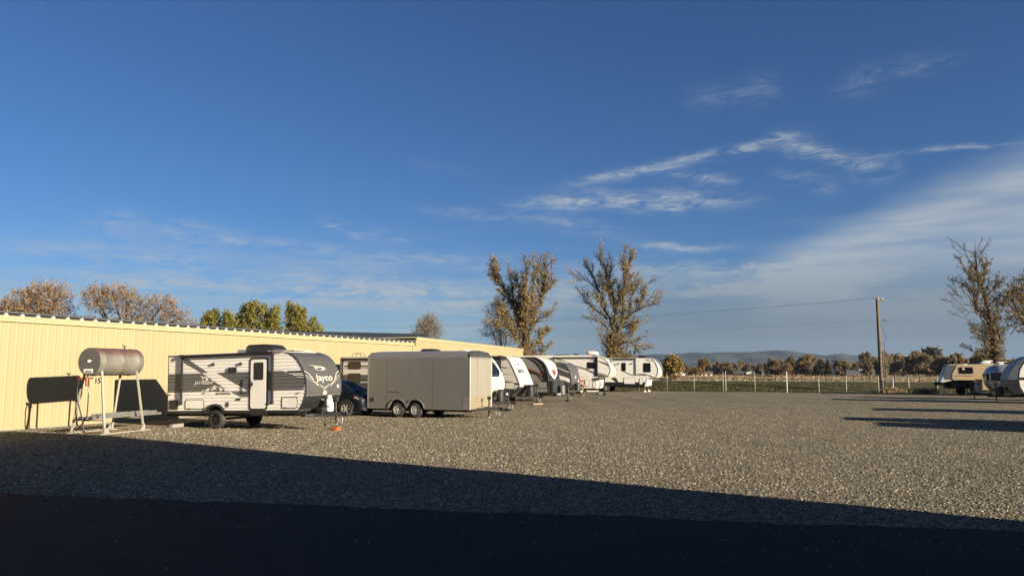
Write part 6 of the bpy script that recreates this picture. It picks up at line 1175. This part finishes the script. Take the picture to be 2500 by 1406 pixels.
def fifth_last():
    t = Tr('fifth_wheel_trailer', 'cream fifth wheel farthest along the left row with dark front window', -17.41, 77.5, 2.5, group='fifth wheel trailers')
    NP = [(1.47, 1.22), (1.70, 1.38), (1.97, 1.47), (2.39, 1.48), (2.65, 1.40), (2.92, 1.28), (3.12, 1.13), (3.30, 0.96), (3.38, 0.75), (3.43, 0.4)]
    out = [(-8.2, 0.62), (0.24, 0.62), (0.36, 1.44), (1.15, 1.45)] + [(x, z) for z, x in NP] + [(-8.2, 3.44)]; t.body(out, m_white); MB().box(-8.2, 0.4, -1.22, 1.22, 3.43, 3.47).build('roof', m_greige, t.o)
    t.nose('nose_cap', [(0, 1.48), (1, 1.48), (1, 3.42), (0, 3.42)], m_capw, NP, 0.006); t.nose('front_window', [(0.22, 3.34), (0.97, 3.34), (0.99, 2.6), (0.98, 1.85), (0.80, 2.0), (0.50, 2.65)], m_slate, NP, 0.014); t.edge([(x, z) for z, x in NP], m_black, 0.022)
    t.window(-0.02, 2.0, 0.74, 2.95, 0.09, None, 0.02); t.window(-2.29, 2.13, -1.84, 2.97, 0.08, None, 0.02); t.lamp(-2.6, 2.88); t.lamp(-1.2, 2.88); t.side('skirt', [(-8.2, 0.60), (0.22, 0.60), (0.28, 0.99), (-8.2, 0.99)], m_black, 0.0, 0.006)
    t.bag(-2.06, 0.80, -0.88, 1.46, m_white, 0.08, 0.03, m_midg); t.bag(-0.44, 0.76, -0.10, 1.44, m_white, 0.08, 0.03, m_midg); t.bag(-5.2, 0.8, -4.2, 1.4, m_white); t.side('pillar', [(-0.98, 1.75), (-0.78, 1.75), (-0.78, 3.35), (-0.98, 3.35)], m_slate, 0.0, 0.02); t.awning(-6.5, -0.8, 3.36, False)
    sw = lambda p, m: t.side('stripe', p, m, 0.006, 0.011); sw([(-2.32, 2.17), (-2.1, 2.14), (-1.15, 1.74), (0.35, 1.74), (0.60, 1.72), (1.30, 1.40), (1.22, 1.36), (0.45, 1.67), (-1.20, 1.67)], m_midg); sw([(-0.7, 1.86), (0.2, 1.84), (0.35, 1.76), (-0.5, 1.78)], m_black); sw([(0.1, 3.36), (0.5, 3.22), (1.0, 3.10), (0.45, 3.14)], m_midg)
    MB().prism([(0.36, 1.44), (0.50, 1.44), (0.32, 0.58), (0.08, 0.58), (0.1, 0.66)], t.Y(-0.12), t.Y(0.02)).build('front_corner', m_white, t.o); MB().prism([(1.2, 1.43), (1.55, 1.42), (2.6, 1.22), (2.62, 1.14), (1.6, 1.26), (1.25, 1.34)], -0.13, 0.13).build('pin_box', m_blackm, t.o)
    for y in (-0.95, 0.95):
        MB().box(-0.04, 0.06, y - 0.05, y + 0.05, 0.3, 1.3).box(-0.02, 0.04, y - 0.03, y + 0.03, 0.1, 0.35).build('landing_leg', m_post, t.o); MB().lathe([(0.16, 0), (0.15, 0.12), (0.08, 0.16), (0.001, 0.16)], (0.01, y, 0), 'z', 12).build('foot_pad', m_white, t.o)
    t.ac(-0.32, 3.46, m_shadowcloth, 0.8, 0.7, 0.28); t.wheel(-5.0, 0.38, 0.24, m_chrome, 0.12); t.wheel(-4.0, 0.38, 0.24, m_chrome, 0.12); t.chassis(-8, 0.2, 0.46); t.floor(-8.2, 0.2, 0.6)
fifth_last()
def utility():
    t = Tr('utility_trailer', 'small white tubular utility trailer with a red tilted bed beside the fifth wheels', -21.2, 68.4, 1.3, group=None)
    mb = MB()
    for y in (-0.6, 0.6): mb.beam((-1.3, y, 0.28), (0.5, y, 0.28), 0.07, 0.09)
    mb.beam((0.5, -0.6, 0.28), (1.4, 0, 0.28), 0.07, 0.09).beam((0.5, 0.6, 0.28), (1.4, 0, 0.28), 0.07, 0.09).beam((-1.3, -0.6, 0.28), (-1.3, 0.6, 0.28), 0.07, 0.09); mb.build('frame', m_postw, t.o)
    MB().beam((-0.9, -0.5, 0.3), (-0.55, -0.5, 1.02), 0.06).beam((-0.2, -0.5, 0.3), (-0.5, -0.5, 1.02), 0.06).beam((-0.9, 0.5, 0.3), (-0.55, 0.5, 1.02), 0.06).beam((-0.2, 0.5, 0.3), (-0.5, 0.5, 1.02), 0.06).build('stand', m_postw, t.o)
    MB().prism([(-1.3, 1.02), (-0.25, 1.06), (-0.15, 1.28), (-1.35, 1.22)], -0.55, 0.55).build('bed', m_red, t.o, bevel=0.02)
    t.wheel(-0.35, 0.24, 0.15, m_rimb, 0.02); MB().lathe([(0.001, -0.12), (0.13, -0.1), (0.15, 0), (0.13, 0.1), (0.001, 0.12)], (0.05, -0.2, 0.72), 'z', 12).build('winch', m_brick, t.o); MB().tube([(1.25, 0, 0.0), (1.25, 0, 0.7)], 0.03, 8).build('jack', m_blackm, t.o)
utility()
def wood_blocks():
    for i, (u, v, a, lab) in enumerate(((-19.3, 67.6, 0.3, 'dark block lying in front of the big cream fifth wheel, left one'), (-18.5, 66.9, 0.8, 'small dark block lying in front of the big cream fifth wheel, right one'))):
        b = MB().box(-0.2, 0.2, -0.14, 0.14, 0, 0.22 - 0.07 * i).build('wood_block', m_blackm, bevel=0.02); b.location = UV(u, v); b.rotation_euler.z = a; tag(b, lab, 'block')
wood_blocks()

# ---- right row, noses towards the yard
def fifth_tan():
    t = Tr('fifth_wheel_trailer', 'old cream corrugated fifth wheel trailer with slate blue nose, at far right', 11.5, 77.0, 2.3, facing=-1, group='fifth wheel trailers')
    nose = [(1.41, 1.36), (1.96, 1.39), (2.07, 1.73), (1.85, 2.52), (1.69, 2.63)]
    out = [(-5.5, 0.5), (-0.35, 0.5), (-0.2, 1.34)] + nose + [(-5.5, 2.68)]; t.body(out, m_slate, inset=0.012)
    t.sheet('siding', [(-5.5, 0.52), (-0.36, 0.52), (-0.21, 1.345), (1.38, 1.37), (1.47, 1.73), (1.06, 2.56), (0.98, 2.665), (-5.5, 2.68)], m_tan, 0.0, 0.16, 0.014); t.side('stripe', [(-0.2, 1.70), (1.46, 1.71), (1.46, 1.745), (-0.2, 1.735)], m_wood, 0.012, 0.02); t.side('stripe', [(-5.4, 1.20), (-0.25, 1.20), (-0.24, 1.27), (-5.4, 1.27)], m_wood, 0.012, 0.02)
    MB().prism([(1.96, 1.39), (2.07, 1.73), (2.34, 1.16), (2.2, 1.12), (1.45, 1.30)], -1.12, 1.12).build('nose_tip', m_lgrey, t.o); w = t.window(-0.19, 1.90, 0.87, 2.47, 0.10, None, 0.045, 0.03); t.side('blind', [(0.45, 2.22), (0.62, 2.22), (0.62, 2.4), (0.45, 2.4)], m_lgrey, 0.03, 0.036, w); t.side('mullion', [(0.38, 1.93), (0.42, 1.93), (0.42, 2.44), (0.38, 2.44)], m_black, 0.03, 0.04, w)
    MB().box(-5.5, 1.7, -1.1, 1.1, 2.665, 2.70).build('roof', m_ac, t.o); t.ac(-1.44, 2.70, m_ac, 0.9, 0.7, 0.36, -1 * -1); t.vent(0.25, 2.69, m_ac, 0.4, 0.07); d = t.side('door', [(-0.82, 0.56), (-0.50, 0.56), (-0.50, 1.42), (-0.82, 1.42)], m_black, 0.01, 0.03); t.side('step_guard', [(-0.5, 0.55), (-0.44, 0.55), (-0.44, 1.45), (-0.5, 1.45)], m_red, 0.01, 0.05)
    MB().prism([(1.85, 0.92), (2.7, 0.82), (2.74, 1.14), (2.2, 1.16), (1.7, 1.28)], -0.35, 0.35).build('pin_box', m_blackm, t.o)
    for x, y in ((2.62, -0.3), (2.62, 0.3), (2.0, 0.3)): MB().tube([(x, y, 0), (x, y, 0.95)], 0.025, 6).build('support_leg', m_blackm, t.o)
    for y in (-0.9, 0.9): MB().box(0.02, 0.1, y - 0.04, y + 0.04, 0, 1.3).build('landing_leg', m_blackm, t.o)
    t.wheel(-3.6, 0.35, 0.2, m_chrome, 0.12); t.wheel(-2.8, 0.35, 0.2, m_chrome, 0.12); t.chassis(-5.4, -0.4, 0.38); MB().box(-1.6, -1.2, -0.1, 0.1, 2.7, 2.75).build('antenna', m_white, t.o)
fifth_tan()
def low_trailer():
    t = Tr('utility_trailer', 'low black utility trailer with white side panels under the nose of the cream fifth wheel', 11.7, 79.6, 1.2, facing=-1, group=None)
    t.body([(-1.2, 0.55), (1.75, 0.55), (1.95, 0.8), (1.6, 1.30), (-1.2, 1.30)], m_blackm, smooth=30); t.side('side_panel', rr(0.72, 0.66, 1.45, 1.22, 0.16), m_slate, 0.0, 0.012); t.side('side_panel', rr(-0.3, 0.66, 0.64, 1.22, 0.05), m_slate, 0.0, 0.012); t.side('side_panel', [(-1.1, 0.6), (-0.36, 0.6), (-0.36, 1.26), (-1.1, 1.26)], m_taupe, 0.0, 0.012); t.wheel(-0.6, 0.32, 0.18, m_rimb, 0.05); t.wheel(0.6, 0.32, 0.18, m_rimb, 0.05)
low_trailer()
def airstream():
    t = Tr('travel_trailer', 'rounded bare aluminium travel trailer between the cream fifth wheel and the dark trailer', 10.28, 65.8, 2.4, facing=-1)
    mb = MB(); n = 32; xs = [-0.62, -0.66, -0.74, -0.86, -1.02, -1.24, -1.5, -1.8, -2.4, -4.5, -6.4, -7.0, -7.3, -7.5, -7.6]; zc, hh, hw = 1.58, 1.04, 1.2
    def sc(x):
        d = max(0, (x + 1.8) / 1.2) if x > -4 else max(0, (-6.4 - x) / 1.22); return max(0.05, (1 - min(0.9995, d) ** 2.5)) ** (1 / 2.2)
    for x in xs:
        k = sc(x)
        for j in range(n):
            a = 2 * math.pi * j / n; ca, sa = math.cos(a), math.sin(a); e = 2 / 3.0
            mb.v.append((x, hw * (0.55 + 0.45 * k) * k ** 0.5 * math.copysign(abs(ca) ** e, ca), zc + (hh if sa > 0 else hh) * (0.25 + 0.75 * k) * math.copysign(abs(sa) ** e, sa)))
    for i in range(len(xs) - 1):
        for j in range(n): a = i * n + j; b = i * n + (j + 1) % n; mb.f.append([a, b, b + n, a + n])
    mb.f.append(list(range(n))); mb.f.append([(len(xs) - 1) * n + j for j in range(n)][::-1])
    mb.build('shell', mat('polished_aluminium', (0.42, 0.42, 0.42), 0.33, 0.6, var=0.06, scale=2, bump=0.05, bscale=2.5), t.o, smooth=60)
    t.window(-1.62, 1.42, -0.80, 2.02, 0.12, None, 0.03, 0.03); t.side('belt_trim', [(-6.5, 1.27), (-1.25, 1.27), (-1.25, 1.31), (-6.5, 1.31)], m_chrome, -0.004, 0.02); t.window(-4.0, 1.45, -3.0, 2.0, 0.1); t.window(-6.3, 1.45, -5.4, 2.0, 0.1)
    MB().tube([(-0.60, t.s * y, z) for y, z in ((0.30, 1.42), (0.78, 1.42), (0.80, 1.95), (0.30, 1.98))], 0.02, 6).build('front_trim', m_chrome, t.o); MB().box(-0.70, -0.60, -0.75, 0.75, 1.44, 1.95).build('front_window', m_glass, t.o)
    MB().box(-0.30, 0.04, -0.35, 0.35, 0.55, 1.16).build('bottle_cover', m_alu, t.o, bevel=0.03); MB().box(-0.32, 0.06, -0.37, 0.37, 1.16, 1.22).build('cover_lid', m_black, t.o); t.chassis(-7.4, -0.9, 0.36); t.tongue(-0.9, 0.45, 0.44, 0.65, 0.12, m_blackm, (0, 0.1)); t.wheel(-4.6, 0.36, 0.2, m_chrome, 0.1); t.wheel(-3.7, 0.36, 0.2, m_chrome, 0.1)
    MB().box(-1.0 - 0.9, -1.6, -0.1, 0.1, 2.60, 2.78).box(-2.1, -1.45, -0.06, 0.06, 2.78, 2.82).build('antenna', m_white, t.o); t.vent(-2.4, 2.58, m_ac, 0.5, 0.1); t.ac(-4.4, 2.58, m_ac)
airstream()
def row_trailer(u, v, label, w=2.44, H=3.1, L=7.5, sidem=None, capm=None, lowm=None, full=True):
    t = Tr('travel_trailer', label, u, v, w, facing=-1)
    NP = [(0.62, -0.75), (0.85, -0.42), (1.05, -0.34), (1.57, -0.37), (1.9, -0.46), (2.29, -0.66), (2.6, -0.92), (2.85, -1.2), (H - 0.1, -1.5), (H - 0.02, -1.8), (H, -2.2)]
    out = [(-L, 0.6)] + [(x, z) for z, x in NP] + [(-L, H)]; t.body(out, sidem or m_white)
    cap = [(x - 0.004, z) for z, x in NP]; t.side('side_cap', cap + [(-1.75, H - 0.02), (-1.35, 2.7), (-1.08, 2.2), (-0.98, 1.6), (-1.02, 1.1), (-1.25, 0.62)], capm or m_slate, 0.0, 0.006); t.side('side_cap_lower', [(x - 0.003, z) for z, x in NP if z < 1.6] + [(-0.98, 1.57), (-1.02, 1.1), (-1.25, 0.62)], lowm or m_black, 0.005, 0.010)
    t.nose('nose_cap', [(0, 1.57), (1, 1.57), (1, H - 0.01), (0, H - 0.01)], capm or m_slate, NP, 0.006); t.nose('front_guard', [(0, 0.63), (1, 0.63), (1, 1.56), (0, 1.56)], lowm or m_black, NP, 0.008); t.nose('chevron', [[(0.2, 2.75), (0.5, 2.45), (0.8, 2.75), (0.8, 2.68), (0.5, 2.36), (0.2, 2.68)]], m_lgrey, NP, 0.014, nseg=6)
    t.side('chevron', [(-0.92, 2.78), (-1.10, 2.52), (-1.42, 2.62), (-1.50, 2.78)], m_midg, 0.005, 0.010); t.side('cap_trim', [(-1.77, H - 0.02), (-1.37, 2.7), (-1.10, 2.2), (-1.00, 1.6), (-1.04, 1.1), (-1.27, 0.62), (-1.22, 0.62), (-0.98, 1.1), (-0.94, 1.6), (-1.04, 2.2), (-1.31, 2.7), (-1.71, H - 0.02)], m_black, 0.009, 0.014)
    t.side('stripe', [(-L + 0.1, 1.55), (-1.0, 1.55), (-1.0, 1.72), (-L + 0.1, 1.72)], m_black, 0.0, 0.006); t.window(-3.2, 1.8, -2.2, 2.5); t.window(-6, 1.8, -4.8, 2.5); t.skirt(-L, -1.25, 0.5, 0.7); t.floor(-L, -1, 0.6); t.chassis(-L, -0.8, 0.4); t.wheel(-4.6, 0.36, 0.22, m_chrome, 0.1); t.wheel(-3.7, 0.36, 0.22, m_chrome, 0.1)
    t.cover(-0.08, 0.5, 1.1); t.tongue(-0.8, 0.55, 0.44, 0.7, 0.15, m_chrome, (0, 0.12)); t.ac(-4.0, H, m_ac); MB().box(-L, -2.2, -w / 2 + 0.03, w / 2 - 0.03, H - 0.01, H + 0.03).build('roof', m_ac, t.o)
    return t
row_trailer(10.65, 59.6, 'trailer with slate blue curved nose and black lower front at the right edge', 2.44, 3.15)
row_trailer(12.2, 44.5, 'white travel trailer outside the right edge, third in the row', 2.44, 2.95, lowm=m_dkg)
row_trailer(10.5, 34.5, 'white travel trailer outside the right edge, second in the row', 2.44, 3.0, lowm=m_dkg); row_trailer(11.6, 30.9, 'white travel trailer outside the right edge, nearest in the row', 2.44, 2.95, lowm=m_dkg)

# ------------------------------------------------------------------ fuel tank on its stand, ladder, wheel stop
def tank():
    b = empty('fuel_tank', (-14.26, 27.3, 0), R(75), 'grey horizontal fuel tank with faded red top on a white angle iron stand', 'fuel tank')
    m = mat('tank_paint', (0.168, 0.1596, 0.14), 0.45, 0.25, var=0.12, scale=4, dirt=(0.224, 0.2072, 0.168), dscale=2, damt=0.6); nt = m.node_tree; bs = nt.nodes['Principled BSDF']; src = bs.inputs['Base Color'].links[0].from_socket
    tcn = nt.nodes.new('ShaderNodeTexCoord'); sp = nt.nodes.new('ShaderNodeSeparateXYZ'); nt.links.new(tcn.outputs['Object'], sp.inputs[0]); no = nt.nodes.new('ShaderNodeTexNoise'); no.inputs['Scale'].default_value = 3.0; no.inputs['Detail'].default_value = 6; nt.links.new(tcn.outputs['Object'], no.inputs['Vector'])
    a = nt.nodes.new('ShaderNodeMath'); a.operation = 'MULTIPLY_ADD'; a.inputs[1].default_value = 0.35; nt.links.new(no.outputs[0], a.inputs[0]); nt.links.new(sp.outputs[2], a.inputs[2])
    r = nt.nodes.new('ShaderNodeMapRange'); r.inputs[1].default_value = 0.34; r.inputs[2].default_value = 0.52; r.inputs[4].default_value = 0.7; nt.links.new(a.outputs[0], r.inputs[0]); mx = nt.nodes.new('ShaderNodeMix'); mx.data_type = 'RGBA'; nt.links.new(r.outputs[0], mx.inputs[0]); nt.links.new(src, mx.inputs[6]); mx.inputs[7].default_value = (0.115, 0.034, 0.030, 1); nt.links.new(mx.outputs[2], bs.inputs['Base Color'])
    rr_ = 0.48; s = MB().lathe([(rr_, -1.02), (rr_, -0.80), (rr_ + 0.006, -0.79), (rr_ + 0.006, -0.77), (rr_, -0.76), (rr_, 0.0), (rr_ + 0.006, 0.01), (rr_ + 0.006, 0.03), (rr_, 0.04), (rr_, 0.78), (rr_ + 0.006, 0.79), (rr_ + 0.006, 0.81), (rr_, 0.82), (rr_, 1.02), (rr_ * 0.97, 1.05), (0.001, 1.07)], (0, 0, 0), 'x', 40).build('shell', m, b, smooth=35); s.location.z = 2.46
    e = MB().lathe([(rr_ - 0.002, -1.015), (rr_ * 0.97, -1.03), (0.001, -1.035)], (0, 0, 0), 'x', 40).build('end_cap', mat('tank_end', (0.0896, 0.0868, 0.0812), 0.6, 0.1, var=0.08), b, smooth=35); e.location.z = 2.46
    MB().box(-1.06, -1.03, -0.03, 0.05, 2.44, 2.52).lathe([(0.001, -1.07), (0.03, -1.06), (0.03, -1.03)], (0, -0.05, 2.49), 'x', 10).build('gauge', m_white, b); MB().box(-1.045, -1.035, -0.17, 0.20, 2.08, 2.21).build('placard', m_white, b); MB().box(-1.048, -1.044, -0.13, 0.16, 2.10, 2.15).build('placard_print', m_dkg, b)
    MB().tube([(0.55, 0, 2.92), (0.55, 0, 3.02)], 0.025, 8).box(0.45, 0.65, -0.02, 0.02, 3.02, 3.05).tube([(0.47, 0, 3.03), (0.47, 0, 3.08)], 0.02, 6).build('top_valve', m_blackm, b)
    mw = mat('stand_paint', (0.25, 0.235, 0.205), 0.6, var=0.1, dirt=(0.196, 0.1456, 0.1008), dscale=6, damt=0.4)
    for sx in (-1, 1):
        for sy in (-1, 1): MB().beam((sx * 0.82, sy * 0.34, 2.16), (sx * 0.92, sy * 0.70, 0.0), 0.068, 0.055).build('leg', mw, b)
        MB().beam((sx * 0.82, -0.36, 2.13), (sx * 0.82, 0.36, 2.13), 0.05, 0.06).build('saddle', mw, b); MB().beam((sx * 0.90, -0.62, 0.47), (sx * 0.90, 0.62, 0.47), 0.05, 0.06).build('crossbar', mw, b)
        mb = MB(); n = 8
        for i in range(n): a0, a1 = R(220 + 100 * i / n), R(220 + 100 * (i + 1) / n); mb.beam((sx * 0.82, 0.49 * math.cos(a0), 2.46 + 0.49 * math.sin(a0)), (sx * 0.82, 0.49 * math.cos(a1), 2.46 + 0.49 * math.sin(a1)), 0.08, 0.012, up=(0, math.cos(a0), math.sin(a0)))
        mb.build('cradle', mw, b)
    for sy in (-1, 1):
        MB().beam((-1.15, sy * 0.72, 0.025), (1.2, sy * 0.72, 0.02), 0.06, 0.035).build('skid', mw, b)
        for sx in (-1, 1): MB().prism([(sx * 0.95, 0.05), (sx * 0.72, 0.05), (sx * 0.93, 0.26)], sy * 0.72 - 0.01, sy * 0.72 + 0.01).build('gusset', mw, b)
    mo = mat('filter_orange', (0.2352, 0.056, 0.0168), 0.5); MB().lathe([(0.001, 1.62), (0.05, 1.62), (0.055, 1.80), (0.05, 1.82), (0.07, 1.83), (0.07, 1.93), (0.001, 1.93)], (-0.98, 0.10, 0), 'z', 14).build('fuel_filter', mo, b, smooth=40); MB().tube([(-0.98, 0.36, 1.88), (-0.98, -0.16, 1.90)], 0.022, 8).box(-1.02, -0.94, 0.30, 0.46, 1.84, 1.92).build('valve', m_brick, b); MB().tube([(-0.98, 0.10, 1.93), (-0.95, 0.08, 2.05)], 0.025, 8).build('outlet_pipe', m_blackm, b)
    MB().tube([(-0.98, 0.40, 1.86), (-1.0, 0.47, 1.6), (-1.0, 0.44, 1.2), (-1.0, 0.30, 0.8), (-1.02, 0.12, 0.4), (-1.05, 0.04, 0.15), (-1.0, 0.02, 0.03), (-0.7, 0.05, 0.03)], 0.022, 8).build('hose', m_black, b, smooth=60); MB().tube([(-0.98, 0.02, 1.86), (-0.99, 0.0, 1.5), (-0.98, 0.0, 1.0), (-0.98, 0.02, 0.6), (-0.95, 0.3, 0.25), (-0.9, 0.5, 0.15)], 0.02, 8).build('hose', m_black, b, smooth=60); MB().lathe([(0.028, 1.40), (0.028, 1.60)], (-0.99, 0.005, 0), 'z', 8).build('hose_fitting', m_woodl, b)
tank()
def ladder():
    b = empty('ladder', (-14.26, 27.3, 0.505), R(75), 'aluminium extension ladder lying across the bars of the fuel tank stand', 'ladder')
    for y in (-0.22, 0.20):
        MB().box(-1.1, 2.35, y - 0.015, y + 0.015, 0.0, 0.085).build('rail', m_alu, b); MB().box(-0.6, 2.15, y * 0.86 - 0.012, y * 0.86 + 0.012, 0.087, 0.16).build('fly_rail', m_alu, b)
    for k in range(11): MB().tube([(-0.95 + k * 0.31, -0.21, 0.05), (-0.95 + k * 0.31, 0.19, 0.05)], 0.016, 6).build('rung', m_alu, b)
    for k in range(9): MB().tube([(-0.45 + k * 0.31, -0.18, 0.125), (-0.45 + k * 0.31, 0.16, 0.125)], 0.016, 6).build('rung', m_alu, b)
    for y in (-0.22, 0.20): MB().prism([(-1.16, -0.02), (-1.0, -0.01), (-1.0, 0.095), (-1.12, 0.09)], y - 0.022, y + 0.022).build('foot', m_black, b)
ladder()
ws = MB().prism([(-0.09, 0), (0.09, 0), (0.07, 0.13), (-0.07, 0.13)], -0.95, 0.95).build('wheel_stop', m_conc, bevel=0.012); ws.location = (-12.72, 30.25, 0); ws.rotation_euler.z = R(-14); tag(ws, 'concrete wheel stop on the gravel behind the nearest trailer wheel', 'wheel stop')
# ------------------------------------------------------------------ haze
def haze():
    m = bpy.data.materials.new('haze'); m.use_nodes = True; nt = m.node_tree; nt.nodes.remove(nt.nodes['Principled BSDF'])
    pv = nt.nodes.new('ShaderNodeVolumePrincipled'); pv.inputs['Color'].default_value = (0.45, 0.66, 1.0, 1); pv.inputs['Density'].default_value = 0.00003; pv.inputs['Anisotropy'].default_value = 0.0
    nt.links.new(pv.outputs[0], nt.nodes['Material Output'].inputs['Volume'])
    o = MB().box(-6600, 6600, -6600, 6600, -3.5, 240).build('haze', m); o['kind'] = 'stuff'; o['label'] = 'thin blue air haze over the valley'
haze()
